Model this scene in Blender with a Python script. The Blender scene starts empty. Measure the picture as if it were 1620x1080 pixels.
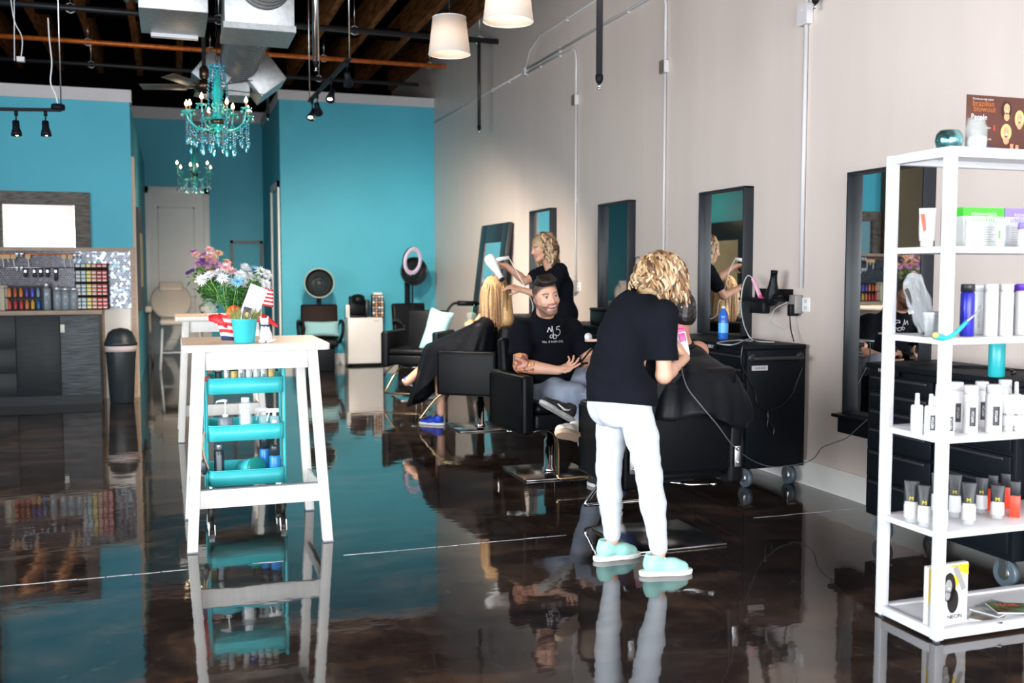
import bpy, bmesh, math, random
import numpy as np
from mathutils import Vector, Matrix, noise
from mathutils.bvhtree import BVHTree
SC = bpy.context.scene; COL = SC.collection
PI = math.pi; R_ = math.radians
random.seed(7)
# ------------------------------------------------------------------ camera
CH, CF, VX, HY = 1.43, 1575.0, 270.0, 432.0          # eye height, focal length in px of a 1620 px wide frame, vanishing point of the room's depth
PITCH = math.atan((540-HY)/CF); YAW = math.atan((810-VX)*math.cos(PITCH)/CF)
cam = bpy.data.cameras.new('camera'); camo = bpy.data.objects.new('camera', cam); COL.objects.link(camo)
camo.location = (0, 0, CH); camo.rotation_euler = (PI/2-PITCH, 0, -YAW)
cam.sensor_width = 36; cam.lens = CF*36/1620; cam.clip_end = 200
cam.dof.use_dof = True; cam.dof.focus_distance = 5.6; cam.dof.aperture_fstop = 2.4
SC.camera = camo
# ------------------------------------------------------------------ world and light
w = bpy.data.worlds.new('world'); SC.world = w; w.use_nodes = True
bg = w.node_tree.nodes['Background']; bg.inputs[0].default_value = (0.93, 0.97, 1, 1); bg.inputs[1].default_value = 13.0
def lamp(name, kind, loc, energy, color=(1, 1, 1), size=None, rot=(0, 0, 0), spot=None, blend=.6, portal=False, size_y=None):
    l = bpy.data.lights.new(name, kind); l.energy = energy; l.color = color
    if kind == 'AREA':
        l.size = size
        if size_y: l.shape = 'RECTANGLE'; l.size_y = size_y
        l.cycles.is_portal = portal
    elif size is not None: l.shadow_soft_size = size
    if kind == 'SPOT': l.spot_size = spot; l.spot_blend = blend
    o = bpy.data.objects.new(name, l); COL.objects.link(o); o.location = loc; o.rotation_euler = rot
    return o
lamp('front_window_portal', 'AREA', (.9, -2.45, 1.6), 1, size=6.3, size_y=3.0, rot=(R_(90), 0, 0), portal=True)
lamp('added_window_portal', 'AREA', (-4.65, 1.6, 1.7), 1, size=2.8, size_y=7.4, rot=(0, R_(-90), 0), portal=True)  # portal of the added left window, out of view, lighting the right wall
vs = SC.view_settings; vs.view_transform = 'Standard'; vs.look = 'None'; vs.gamma = 1; vs.use_curve_mapping = False; vs.exposure = 0.36
SC.cycles.max_bounces = 10; SC.cycles.diffuse_bounces = 5; SC.cycles.transparent_max_bounces = 12
SC.cycles.sample_clamp_indirect = 8; SC.cycles.caustics_refractive = False; SC.cycles.caustics_reflective = False
# ------------------------------------------------------------------ pixel to point (used for placing only)
_F = Vector((math.sin(YAW)*math.cos(PITCH), math.cos(YAW)*math.cos(PITCH), -math.sin(PITCH)))
_R = Vector((math.cos(YAW), -math.sin(YAW), 0)); _U = _R.cross(_F); _C = Vector((0, 0, CH))
def _ray(px, py): return _F*CF+_R*(px-810)+_U*(540-py)
def AZ(px, py, z=0): d = _ray(px, py); return _C+d*((z-CH)/d.z)
def AX(px, py, x): d = _ray(px, py); return _C+d*(x/d.x)
def AY(px, py, y): d = _ray(px, py); return _C+d*(y/d.y)
# ------------------------------------------------------------------ materials
def nt(name):
    m = bpy.data.materials.new(name); m.use_nodes = True
    return m, m.node_tree, m.node_tree.nodes['Principled BSDF']
def lk(t, a, b): t.links.new(a, b)
def node(t, kind, **kw):
    n = t.nodes.new(kind)
    for k, v in kw.items():
        if k.startswith('i_'):
            key = k[2:]; key = int(key) if key.isdigit() else key.replace('_', ' ')
            n.inputs[key].default_value = v
        else: setattr(n, k, v)
    return n
def c4(c): return (*c, 1) if len(c) == 3 else c
def S(r, g, b):      # sRGB 0-255 to linear
    return tuple(((v/255+.055)/1.055)**2.4 if v > 10.3 else v/255/12.92 for v in (r, g, b))
def mat(name, col, rough=.5, metal=0, vary=0, scale=6, bump=0, bscale=40, emit=0, trans=0, ior=1.45, coat=0, spec=.5, sheen=0, stretch=None, col2=None, alpha=1):
    m, t, p = nt(name)
    p.inputs['Base Color'].default_value = c4(col); p.inputs['Roughness'].default_value = rough
    p.inputs['Metallic'].default_value = metal; p.inputs['IOR'].default_value = ior
    p.inputs['Coat Weight'].default_value = coat; p.inputs['Specular IOR Level'].default_value = spec
    p.inputs['Transmission Weight'].default_value = trans; p.inputs['Sheen Weight'].default_value = sheen; p.inputs['Alpha'].default_value = alpha
    if emit: p.inputs['Emission Color'].default_value = c4(col); p.inputs['Emission Strength'].default_value = emit
    tc = node(t, 'ShaderNodeTexCoord'); mp = node(t, 'ShaderNodeMapping'); lk(t, tc.outputs['Object'], mp.inputs[0])
    if stretch: mp.inputs['Scale'].default_value = stretch
    n = node(t, 'ShaderNodeTexNoise', i_Scale=scale, i_Detail=5.0); lk(t, mp.outputs[0], n.inputs['Vector'])
    v = max(vary, .02)
    r = node(t, 'ShaderNodeValToRGB'); r.color_ramp.elements[0].position = .3; r.color_ramp.elements[1].position = .7
    r.color_ramp.elements[0].color = c4(tuple(x*(1-v) for x in col)); r.color_ramp.elements[1].color = c4(col2 if col2 else tuple(min(1, x*(1+v)) for x in col))
    lk(t, n.outputs['Fac'], r.inputs[0]); lk(t, r.outputs[0], p.inputs['Base Color'])
    if bump:
        nb = node(t, 'ShaderNodeTexNoise', i_Scale=bscale, i_Detail=4.0); lk(t, mp.outputs[0], nb.inputs['Vector'])
        b = node(t, 'ShaderNodeBump', i_Strength=bump, i_Distance=.02); lk(t, nb.outputs['Fac'], b.inputs['Height']); lk(t, b.outputs[0], p.inputs['Normal'])
    return m
M = {}
M['teal_wall'] = mat('turquoise_paint', (.06, .42, .56), .55, vary=.05, scale=1.5, bump=.02, bscale=160)
M['cap'] = mat('pale_grey_paint', (.56, .54, .56), .6)
M['grey_wall'] = mat('warm_grey_paint', (.64, .555, .515), .42, vary=.03, scale=.8, bump=.04, bscale=2.2, stretch=(1, 5, .6))
M['white_trim'] = mat('white_trim_paint', (.78, .78, .76), .4)
M['door_white'] = mat('door_white_paint', (.74, .73, .70), .45)
M['tan_trim'] = mat('tan_trim', (.42, .33, .25), .5)
M['dark_deck'] = mat('dark_roof_deck', (.004, .0035, .0035), .9, spec=0)
M['black_pipe'] = mat('black_pipe', (.02, .02, .024), .4, bump=.1)
M['copper_pipe'] = mat('orange_pipe', (.80, .20, .035), .3, metal=.3, vary=.25, scale=14)
M['black'] = mat('black_satin', (.005, .006, .008), .38, spec=.2)
M['black_metal'] = mat('black_powder_coat', (.004, .006, .009), .5, bump=.03, bscale=300, spec=.14)
M['leather'] = mat('black_leatherette', (.003, .0035, .005), .36, bump=.12, bscale=240, spec=.18)
M['cape'] = mat('black_nylon_cape', (.004, .005, .008), .5, bump=.25, bscale=14, spec=.2)
M['chrome'] = mat('chrome', (.85, .86, .88), .08, metal=1)
M['steel'] = mat('brushed_steel', (.62, .62, .63), .28, metal=1, bump=.03, bscale=200)
M['plate'] = mat('scuffed_steel_plate', (.42, .41, .40), .18, metal=1, vary=.15, scale=9)
M['galv'] = mat('galvanised_steel', (.40, .42, .44), .45, metal=.85, vary=.14, scale=22)
M['gold_lit_chrome'] = mat('warm_chrome', (.46, .34, .20), .2, metal=1)  # chrome tinted gold; the golden light on the tube is in the colour
M['mirror'] = mat('mirror_silver', (.90, .92, .92), .008, metal=1)
M['white_metal'] = mat('white_powder_coat', (.66, .67, .71), .35)
M['white'] = mat('white_plastic', (.84, .84, .84), .3)
M['white_lacq'] = mat('white_lacquer', (.80, .80, .80), .35)
M['birch'] = mat('birch_veneer', (.86, .64, .50), .4, vary=.1, scale=5, stretch=(1, 14, 14))
M['white_wood'] = mat('white_stained_wood', (.66, .65, .63), .45, vary=.06, scale=5, stretch=(9, 9, 1))
M['grey_rubber'] = mat('grey_rubber', (.14, .16, .19), .6)
M['rubber'] = mat('black_rubber', (.02, .02, .022), .6)
M['turq_metal'] = mat('turquoise_powder_coat', (.045, .50, .55), .38)
M['brown_leather'] = mat('dark_brown_vinyl', (.012, .005, .004), .5, spec=.1, bump=.1, bscale=120)
M['pale_cushion'] = mat('pale_mint_fabric', (.24, .45, .48), .8, bump=.2, bscale=60)
M['beige_vinyl'] = mat('ivory_vinyl', (.60, .53, .47), .4)
M['smoke_plastic'] = mat('smoked_hood', (.02, .03, .032), .15)
M['frame_grey'] = mat('weathered_grey_wood', (.06, .05, .045), .6, vary=.5, scale=5, stretch=(2, 2, 12), col2=(.14, .12, .10))
M['ledge_wood'] = mat('oak_edge', (.36, .27, .20), .5, vary=.2, scale=6, stretch=(1, 9, 9))
M['cab_dark'] = mat('dark_slate_board', (.016, .021, .026), .45, spec=.25, vary=.25, scale=4, stretch=(1, 1, 16))
M['cab_grain'] = mat('grey_grained_board', (.032, .042, .052), .45, spec=.25, vary=.5, scale=4, stretch=(1.5, 1.5, 30), col2=(.12, .14, .16))
M['joist'] = mat('reddish_timber', (.20, .07, .028), .9, spec=.05, vary=.45, scale=4, stretch=(6, .8, 6), col2=(.38, .15, .055))
M['blond_wood'] = mat('raw_timber', (.62, .30, .09), .6)
M['bulb'] = mat('warm_bulb', (1, .72, .38), .4, emit=22)
M['glass_teal'] = mat('turquoise_crystal', (.02, .50, .48), .06, trans=.35, ior=1.6, spec=.8, vary=.3, scale=30)
M['blue_crystal'] = mat('blue_crystal', (.01, .24, .36), .06, trans=.3, ior=1.6, spec=.8)
M['glass'] = mat('clear_glass', (.92, .96, .96), .02, trans=1, ior=1.45)
def shade_mat():
    m, t, p = nt('cream_shade_fabric'); t.nodes.remove(p)
    d = node(t, 'ShaderNodeBsdfDiffuse'); d.inputs[0].default_value = (.80, .76, .72, 1)
    tr = node(t, 'ShaderNodeBsdfTranslucent'); tr.inputs[0].default_value = (.75, .66, .58, 1)
    mx = node(t, 'ShaderNodeMixShader', i_0=.45); lk(t, d.outputs[0], mx.inputs[1]); lk(t, tr.outputs[0], mx.inputs[2])
    lk(t, mx.outputs[0], t.nodes['Material Output'].inputs[0]); return m
M['shade'] = shade_mat()
def floor_mat():
    m, t, p = nt('polished_dark_concrete')
    tc = node(t, 'ShaderNodeTexCoord'); mp = node(t, 'ShaderNodeMapping'); lk(t, tc.outputs['Object'], mp.inputs[0]); mp.inputs['Scale'].default_value = (1, 1.6, 1)
    n = node(t, 'ShaderNodeTexNoise', i_Scale=1.3, i_Detail=9.0, i_Roughness=.62, i_Distortion=1.4); lk(t, mp.outputs[0], n.inputs[0])
    r = node(t, 'ShaderNodeValToRGB'); e = r.color_ramp.elements
    e[0].position = .30; e[0].color = (.008, .007, .008, 1); e[1].position = .78; e[1].color = (.10, .058, .036, 1)
    k = e.new(.52); k.color = (.028, .019, .016, 1)
    lk(t, n.outputs[0], r.inputs[0])
    n2 = node(t, 'ShaderNodeTexNoise', i_Scale=9.0, i_Detail=8.0, i_Distortion=2.0); lk(t, mp.outputs[0], n2.inputs[0])
    r2 = node(t, 'ShaderNodeValToRGB'); r2.color_ramp.elements[0].position = .62; r2.color_ramp.elements[1].position = .8
    r2.color_ramp.elements[0].color = (0, 0, 0, 1); r2.color_ramp.elements[1].color = (.05, .05, .055, 1); lk(t, n2.outputs[0], r2.inputs[0])
    ad = node(t, 'ShaderNodeMixRGB', blend_type='ADD'); ad.inputs[0].default_value = 1; lk(t, r.outputs[0], ad.inputs[1]); lk(t, r2.outputs[0], ad.inputs[2])
    lk(t, ad.outputs[0], p.inputs['Base Color'])
    rr = node(t, 'ShaderNodeMapRange'); rr.inputs[3].default_value = .012; rr.inputs[4].default_value = .075; lk(t, n.outputs[0], rr.inputs[0]); lk(t, rr.outputs[0], p.inputs['Roughness'])
    p.inputs['IOR'].default_value = 1.75
    nb = node(t, 'ShaderNodeTexNoise', i_Scale=3.2, i_Detail=3.0); lk(t, mp.outputs[0], nb.inputs[0])
    b = node(t, 'ShaderNodeBump', i_Strength=.10, i_Distance=.012); lk(t, nb.outputs[0], b.inputs['Height']); lk(t, b.outputs[0], p.inputs['Normal'])
    return m
M['floor'] = floor_mat()
def tile_mat():
    m, t, p = nt('silver_and_navy_penny_tile')
    tc = node(t, 'ShaderNodeTexCoord'); sx = node(t, 'ShaderNodeSeparateXYZ'); lk(t, tc.outputs['Object'], sx.inputs[0])
    cb = node(t, 'ShaderNodeCombineXYZ'); lk(t, sx.outputs[0], cb.inputs[0]); lk(t, sx.outputs[2], cb.inputs[1])
    sc_ = node(t, 'ShaderNodeVectorMath', operation='MULTIPLY'); sc_.inputs[1].default_value = (1/.028, 1/.0485, 0); lk(t, cb.outputs[0], sc_.inputs[0])
    outs = []
    for off in ((0, 0, 0), (.5, .5, 0)):
        a = node(t, 'ShaderNodeVectorMath', operation='ADD'); a.inputs[1].default_value = off; lk(t, sc_.outputs[0], a.inputs[0])
        f = node(t, 'ShaderNodeVectorMath', operation='FRACTION'); lk(t, a.outputs[0], f.inputs[0])
        s = node(t, 'ShaderNodeVectorMath', operation='SUBTRACT'); s.inputs[1].default_value = (.5, .5, 0); lk(t, f.outputs[0], s.inputs[0])
        u = node(t, 'ShaderNodeVectorMath', operation='MULTIPLY'); u.inputs[1].default_value = (1, 1.732, 0); lk(t, s.outputs[0], u.inputs[0])
        l = node(t, 'ShaderNodeVectorMath', operation='LENGTH'); lk(t, u.outputs[0], l.inputs[0])
        fl = node(t, 'ShaderNodeVectorMath', operation='FLOOR'); lk(t, a.outputs[0], fl.inputs[0])
        ad = node(t, 'ShaderNodeVectorMath', operation='ADD'); ad.inputs[1].default_value = (off[0]*31.3, 0, off[0]*7); lk(t, fl.outputs[0], ad.inputs[0])
        wn = node(t, 'ShaderNodeTexWhiteNoise'); lk(t, ad.outputs[0], wn.inputs['Vector'])
        outs.append((l.outputs['Value'], wn.outputs['Value']))
    lt = node(t, 'ShaderNodeMath', operation='LESS_THAN'); lk(t, outs[0][0], lt.inputs[0]); lk(t, outs[1][0], lt.inputs[1])
    mn = node(t, 'ShaderNodeMath', operation='MINIMUM'); lk(t, outs[0][0], mn.inputs[0]); lk(t, outs[1][0], mn.inputs[1])
    mx = node(t, 'ShaderNodeMix'); lk(t, lt.outputs[0], mx.inputs[0]); lk(t, outs[1][1], mx.inputs[2]); lk(t, outs[0][1], mx.inputs[3])
    r = node(t, 'ShaderNodeValToRGB'); r.color_ramp.interpolation = 'CONSTANT'; e = r.color_ramp.elements
    e[0].position = 0; e[0].color = (.02, .025, .04, 1); e[1].position = .45; e[1].color = (.07, .09, .13, 1)
    for q, c in ((.68, (.22, .26, .32, 1)), (.85, (.38, .41, .45, 1)), (.95, (.06, .2, .4, 1))): k = e.new(q); k.color = c
    lk(t, mx.outputs[0], r.inputs[0])
    g = node(t, 'ShaderNodeMath', operation='GREATER_THAN'); g.inputs[1].default_value = .45; lk(t, mn.outputs[0], g.inputs[0])
    fin = node(t, 'ShaderNodeMixRGB'); lk(t, g.outputs[0], fin.inputs[0]); lk(t, r.outputs[0], fin.inputs[1]); fin.inputs[2].default_value = (.16, .15, .16, 1)
    lk(t, fin.outputs[0], p.inputs['Base Color']); p.inputs['Roughness'].default_value = .2
    mr = node(t, 'ShaderNodeMath', operation='SUBTRACT'); mr.inputs[0].default_value = 1; lk(t, g.outputs[0], mr.inputs[1])
    m2 = node(t, 'ShaderNodeMath', operation='MULTIPLY'); m2.inputs[1].default_value = .35; lk(t, mr.outputs[0], m2.inputs[0]); lk(t, m2.outputs[0], p.inputs['Metallic'])
    return m
M['tile'] = tile_mat()
M['tile_no_glare'] = M['tile'].copy(); M['tile_no_glare'].name = 'penny_tile_no_glare'  # darker copy of the same tile; its weaker reflection is put into the colour
for n_ in M['tile_no_glare'].node_tree.nodes:
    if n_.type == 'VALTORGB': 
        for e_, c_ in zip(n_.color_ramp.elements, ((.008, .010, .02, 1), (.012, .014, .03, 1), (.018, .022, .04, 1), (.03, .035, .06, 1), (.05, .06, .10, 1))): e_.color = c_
def vcol_mat(name, rough=.5, sheen=0, sss=0, bump=0, bscale=90):
    m, t, p = nt(name); a = node(t, 'ShaderNodeVertexColor'); a.layer_name = 'Col'
    lk(t, a.outputs[0], p.inputs['Base Color']); p.inputs['Roughness'].default_value = rough; p.inputs['Sheen Weight'].default_value = sheen
    if sss: p.inputs['Subsurface Weight'].default_value = sss; p.inputs['Subsurface Radius'].default_value = (.012, .004, .002)
    if bump:
        tc = node(t, 'ShaderNodeTexCoord'); n = node(t, 'ShaderNodeTexNoise', i_Scale=bscale); lk(t, tc.outputs['Object'], n.inputs[0])
        b = node(t, 'ShaderNodeBump', i_Strength=bump, i_Distance=.01); lk(t, n.outputs[0], b.inputs['Height']); lk(t, b.outputs[0], p.inputs['Normal'])
    return m
def plain(name, col, rough=.5, **k):
    if name not in M: M[name] = mat(name, col, rough, **k)
    return M[name]
plain('chalk_joint', (.42, .42, .45), .5, vary=.5, scale=20)
plain('grey_conduit', (.60, .60, .62), .4)
plain('brown_box', (.17, .14, .12), .5)
plain('nickel_box', (.33, .32, .32), .35, metal=.3)
plain('mirror_frame_black', (.012, .016, .022), .4)
plain('seam_steel', (.10, .11, .12), .4, metal=.7)
plain('bronze', (.07, .045, .03), .25, metal=.8)
plain('fan_blade', (.10, .085, .07), .3)
plain('candle_tan', (.35, .18, .07), .5)
plain('beige_art', (.55, .47, .30), .6, vary=.15, scale=3)
plain('hood_rim', (.42, .46, .38), .3)
plain('ring_white', (.58, .52, .72), .5)
plain('pod_brown', (.25, .11, .06), .4)
plain('pod_blue', (.15, .2, .45), .4)
plain('pod_tan', (.55, .36, .22), .4)
plain('caster_grey', (.09, .12, .15), .35)
plain('shelf_white', (.74, .74, .77), .35)
plain('bin_black', (.02, .028, .034), .4)
plain('bin_liner', (.62, .52, .52), .5, bump=.4, bscale=30)
plain('latch_white', (.7, .74, .66), .4)
plain('olive_board', (.12, .085, .045), .5, vary=.1, scale=2)
plain('frame_grain', (.08, .07, .062), .6, vary=.6, scale=3.5, stretch=(3, 1, 30), col2=(.17, .15, .13))
plain('hot_pink', (.85, .06, .30), .35)
plain('light_pink', (.80, .42, .58), .35)
plain('cord_grey', (.10, .11, .13), .4)
plain('print_white', (.72, .74, .80), .6)
plain('clear_cup', (.70, .80, .80), .08, alpha=.13)
plain('green_straw', (.02, .28, .14), .4)
plain('prod_white', (.62, .62, .63), .3)
plain('prod_label_black', (.01, .012, .016), .4)
plain('prod_grey_text', (.22, .24, .28), .5)
plain('prod_blue', (.03, .03, .42), .25, metal=.4)
plain('prod_violet', (.11, .03, .42), .35)
plain('prod_silver', (.52, .54, .58), .3, metal=.6)
plain('prod_yellow', (.80, .62, .02), .4)
plain('prod_red', (.72, .05, .02), .35)
plain('prod_green', (.06, .52, .04), .4)
plain('prod_purple', (.24, .17, .55), .4)
plain('prod_pale', (.60, .63, .62), .4)
plain('clear_plastic', (.75, .80, .84), .12, alpha=.22)
plain('teal_plastic', (.02, .36, .40), .3)
plain('prod_yellow_tan', (.60, .42, .12), .4)
plain('sign_brown', (.085, .026, .018), .35)
plain('sign_orange', (.42, .13, .03), .5)
plain('sign_skin', (.62, .30, .17), .5)
plain('sign_blond', (.72, .46, .18), .5)
plain('sign_blue', (.10, .14, .50), .5)
plain('print_grey', (.30, .30, .31), .5)
plain('print_pale', (.62, .62, .63), .5)
plain('blue_plastic', (.02, .14, .62), .08, alpha=.80)
plain('blue_print', (.10, .42, .85), .3)
plain('cord_pale', (.42, .44, .46), .4)
plain('black_gloss', (.01, .011, .014), .2)
plain('pot_teal', (.03, .40, .46), .4)
plain('sign_brown_dark', (.03, .025, .06), .4)
plain('prod_paper', (.80, .80, .82), .6)
plain('flag_red', (.60, .02, .03), .5)
plain('petal_white', (.74, .75, .78), .7)
plain('petal_pink', (.70, .42, .44), .7)
plain('petal_blue', (.22, .52, .72), .7)
plain('petal_lilac', (.42, .20, .42), .7)
plain('petal_purple', (.10, .03, .22), .7)
plain('petal_peach', (.66, .36, .20), .7)
plain('foil_white', (.70, .68, .68), .3)
plain('bow_orange', (.85, .16, .03), .4)
plain('jar_grey', (.16, .19, .22), .35)
plain('can_black', (.025, .035, .045), .3)
plain('can_blue', (.02, .22, .60), .3)
plain('tin_green', (.01, .26, .22), .35)
plain('bottle_silver', (.30, .35, .40), .3, metal=.3)
plain('cream_can', (.52, .46, .36), .5)
plain('sw_a', (.45, .50, .52), .5)
plain('sw_b', (.35, .55, .62), .5)
plain('sw_c', (.72, .60, .08), .5)
plain('sw_d', (.62, .30, .22), .5)
plain('sw_e', (.58, .06, .05), .5)
plain('sw_f', (.60, .12, .12), .5)
plain('bristle', (.62, .40, .22), .6)
# ------------------------------------------------------------------ mesh builder
def frame_of(d):
    d = Vector(d).normalized(); a = Vector((0, 0, 1)) if abs(d.z) < .9 else Vector((1, 0, 0))
    x = a.cross(d).normalized(); return x, d.cross(x).normalized(), d
class B:
    def __init__(s): s.v = []; s.f = []; s.mi = []; s.sm = []; s.cur = 0
    def add(s, vs, fs, smooth=False):
        n = len(s.v); s.v += [tuple(v) for v in vs]; s.f += [tuple(i+n for i in f) for f in fs]; s.mi += [s.cur]*len(fs); s.sm += [smooth]*len(fs); return s
    def box(s, lo, hi, T=None):
        x0, y0, z0 = lo; x1, y1, z1 = hi
        vs = [Vector(p) for p in ((x0, y0, z0), (x1, y0, z0), (x1, y1, z0), (x0, y1, z0), (x0, y0, z1), (x1, y0, z1), (x1, y1, z1), (x0, y1, z1))]
        if T: vs = [T@v for v in vs]
        return s.add(vs, [(0, 3, 2, 1), (4, 5, 6, 7), (0, 1, 5, 4), (1, 2, 6, 5), (2, 3, 7, 6), (3, 0, 4, 7)])
    def cbox(s, c, d, T=None): return s.box([c[i]-d[i]/2 for i in range(3)], [c[i]+d[i]/2 for i in range(3)], T)
    def beam(s, a, b, w, h, up=(0, 0, 1)):     # rectangular bar between two points
        a = Vector(a); b = Vector(b); d = (b-a).normalized(); u = Vector(up); x = d.cross(u)
        if x.length < 1e-4: x = d.cross(Vector((0, 1, 0)))
        x.normalize(); y = x.cross(d).normalized(); vs = []
        for p in (a, b):
            for sx, sy in ((-1, -1), (1, -1), (1, 1), (-1, 1)): vs.append(p+x*sx*w/2+y*sy*h/2)
        return s.add(vs, [(0, 1, 2, 3), (7, 6, 5, 4), (0, 4, 5, 1), (1, 5, 6, 2), (2, 6, 7, 3), (3, 7, 4, 0)])
    def tube(s, pts, r, n=8, closed=False):
        pts = [Vector(p) for p in pts]; k = len(pts); rs = r if isinstance(r, (list, tuple)) else [r]*k
        vs = []; x = None
        for i, p in enumerate(pts):
            d = (pts[(i+1) % k]-pts[i-1]) if closed else (pts[min(i+1, k-1)]-pts[max(i-1, 0)])
            if d.length < 1e-9: d = Vector((0, 0, 1))
            d.normalize()
            if x is None: x = frame_of(d)[0]
            x = (x-d*x.dot(d)); x = x.normalized() if x.length > 1e-6 else frame_of(d)[0]
            y = d.cross(x)
            for j in range(n):
                a = 2*PI*j/n; vs.append(p+(x*math.cos(a)+y*math.sin(a))*rs[i])
        fs = []
        for i in range(k if closed else k-1):
            for j in range(n):
                a = i*n+j; b = i*n+(j+1) % n; c = ((i+1) % k)*n+(j+1) % n; d = ((i+1) % k)*n+j; fs.append((a, b, c, d))
        if not closed: fs += [tuple(reversed(range(n))), tuple((k-1)*n+j for j in range(n))]
        return s.add(vs, fs, True)
    def cyl(s, a, b, r, r2=None, n=20):
        k = len(s.sm); s.tube([a, b], [r, r if r2 is None else r2], n); s.sm[-2:] = [False, False]; return s
    def lathe(s, prof, c=(0, 0, 0), n=24, T=None, sx=1, sy=1):   # prof: [(r,z)...] bottom to top
        c = Vector(c); vs = []; k = len(prof)
        for r, z in prof:
            for j in range(n):
                a = 2*PI*j/n; v = Vector((max(r, 1e-4)*math.cos(a)*sx, max(r, 1e-4)*math.sin(a)*sy, z))
                vs.append((T@v if T else v)+c)
        fs = [(i*n+j, i*n+(j+1) % n, (i+1)*n+(j+1) % n, (i+1)*n+j) for i in range(k-1) for j in range(n)]
        if prof[0][0] > 2e-4: fs.append(tuple(reversed(range(n))))
        if prof[-1][0] > 2e-4: fs.append(tuple((k-1)*n+j for j in range(n)))
        return s.add(vs, fs, True)
    def ball(s, c, r, n=10, T=None):
        r = (r, r, r) if not isinstance(r, (tuple, list)) else r
        m = max(4, n//2); prof = [(math.sin(PI*i/m), -math.cos(PI*i/m)) for i in range(m+1)]
        D = Matrix.Diagonal((r[0], r[1], r[2])).to_4x4(); return s.lathe(prof, c, n, (T@D) if T else D)
    def prism(s, poly, axis, a, b):   # 2-D outline extruded along an axis
        def P(u, v, t): return {'x': (t, u, v), 'y': (u, t, v), 'z': (u, v, t)}[axis]
        n = len(poly); vs = [P(u, v, a) for u, v in poly]+[P(u, v, b) for u, v in poly]
        return s.add(vs, [tuple(range(n)), tuple(reversed(range(n, 2*n)))]+[(i, i+n, (i+1) % n+n, (i+1) % n) for i in range(n)])
    def quad(s, *p): return s.add(p, [tuple(range(len(p)))])
    def grid(s, fn, nu, nv, thick=0, smooth=True, closed_u=False):
        vs = [Vector(fn(i/nu, j/nv)) for j in range(nv+1) for i in range(nu+1)]
        fs = [(j*(nu+1)+i, j*(nu+1)+i+1, (j+1)*(nu+1)+i+1, (j+1)*(nu+1)+i) for j in range(nv) for i in range(nu)]
        return s.add(vs, fs, smooth)
    def ring_loft(s, rings, caps=True):
        n = len(rings[0]); vs = [p for r in rings for p in r]; k = len(rings)
        fs = [(i*n+j, i*n+(j+1) % n, (i+1)*n+(j+1) % n, (i+1)*n+j) for i in range(k-1) for j in range(n)]
        if caps: fs += [tuple(reversed(range(n))), tuple((k-1)*n+j for j in range(n))]
        return s.add(vs, fs, True)
    def text(s, txt, size, T, depth=.0006, align='CENTER', sp=1.0, sx=1.0):
        cu = bpy.data.curves.new('t', 'FONT'); cu.body = txt; cu.size = size; cu.align_x = align; cu.align_y = 'CENTER'; cu.extrude = depth; cu.resolution_u = 2; cu.space_character = sp
        o = bpy.data.objects.new('t', cu); me = bpy.data.meshes.new_from_object(o)
        s.add([T@Vector((v.co.x*sx, v.co.y, v.co.z)) for v in me.vertices], [tuple(p.vertices) for p in me.polygons])
        bpy.data.objects.remove(o); bpy.data.meshes.remove(me); bpy.data.curves.remove(cu); return s
    def build(s, name, m, parent=None, w=False, bevel=0, seg=2, fix=True, loc=None, solid=0):
        me = bpy.data.meshes.new(name); me.from_pydata(s.v, [], s.f)
        for mm in (m if isinstance(m, list) else [m]): me.materials.append(M[mm] if isinstance(mm, str) else mm)
        me.polygons.foreach_set('material_index', s.mi); me.polygons.foreach_set('use_smooth', s.sm)
        if fix:
            b = bmesh.new(); b.from_mesh(me); bmesh.ops.recalc_face_normals(b, faces=b.faces); b.to_mesh(me); b.free()
        o = bpy.data.objects.new(name, me); COL.objects.link(o)
        if parent is not None:
            if w:
                r = parent
                while r.parent: r = r.parent
                me.transform(r.matrix_basis.inverted())
            o.parent = parent
        elif loc is not None: o.location = loc
        if solid: q = o.modifiers.new('solid', 'SOLIDIFY'); q.thickness = solid; q.offset = 0
        if bevel:
            q = o.modifiers.new('bevel', 'BEVEL'); q.width = bevel; q.segments = seg; q.limit_method = 'ANGLE'; q.angle_limit = R_(40)
            me.polygons.foreach_set('use_smooth', [True]*len(me.polygons)); me.set_sharp_from_angle(angle=R_(40)) if not seg > 1 else None
        me.update(); return o
def tag(o, label, cat, group=None, kind=None):
    o['label'] = label; o['category'] = cat
    if group: o['group'] = group
    if kind: o['kind'] = kind
    return o
def thing(name, label, cat, loc=(0, 0, 0), rotz=0, group=None):
    o = bpy.data.objects.new(name, None); COL.objects.link(o); o.empty_display_size = .1
    o.location = loc; o.rotation_euler = (0, 0, rotz); return tag(o, label, cat, group)
def solo(b, name, m, label, cat, loc=None, group=None, rotz=0, **k):
    o = b.build(name, m, loc=loc, **k); o.rotation_euler = (0, 0, rotz); return tag(o, label, cat, group)
def struct(b, name, m, **k):
    o = b.build(name, m, **k)
    if o.parent is None: o['kind'] = 'structure'
    return o
def dup(root, loc, rotz, label, group=None):
    def cp(o, par):
        c = o.copy(); COL.objects.link(c); c.parent = par
        for ch in list(o.children): cp(ch, c)
        return c
    r = cp(root, None); r.location = loc; r.rotation_euler = (0, 0, rotz); r['label'] = label
    if group: r['group'] = group
    return r
def lookrot(d, up=(0, 0, 1)):      # matrix whose local -Z... x = right, y = up, z = towards viewer d
    z = Vector(d).normalized(); x = Vector(up).cross(z).normalized(); y = z.cross(x); return Matrix((x, y, z)).transposed().to_4x4()
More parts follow.
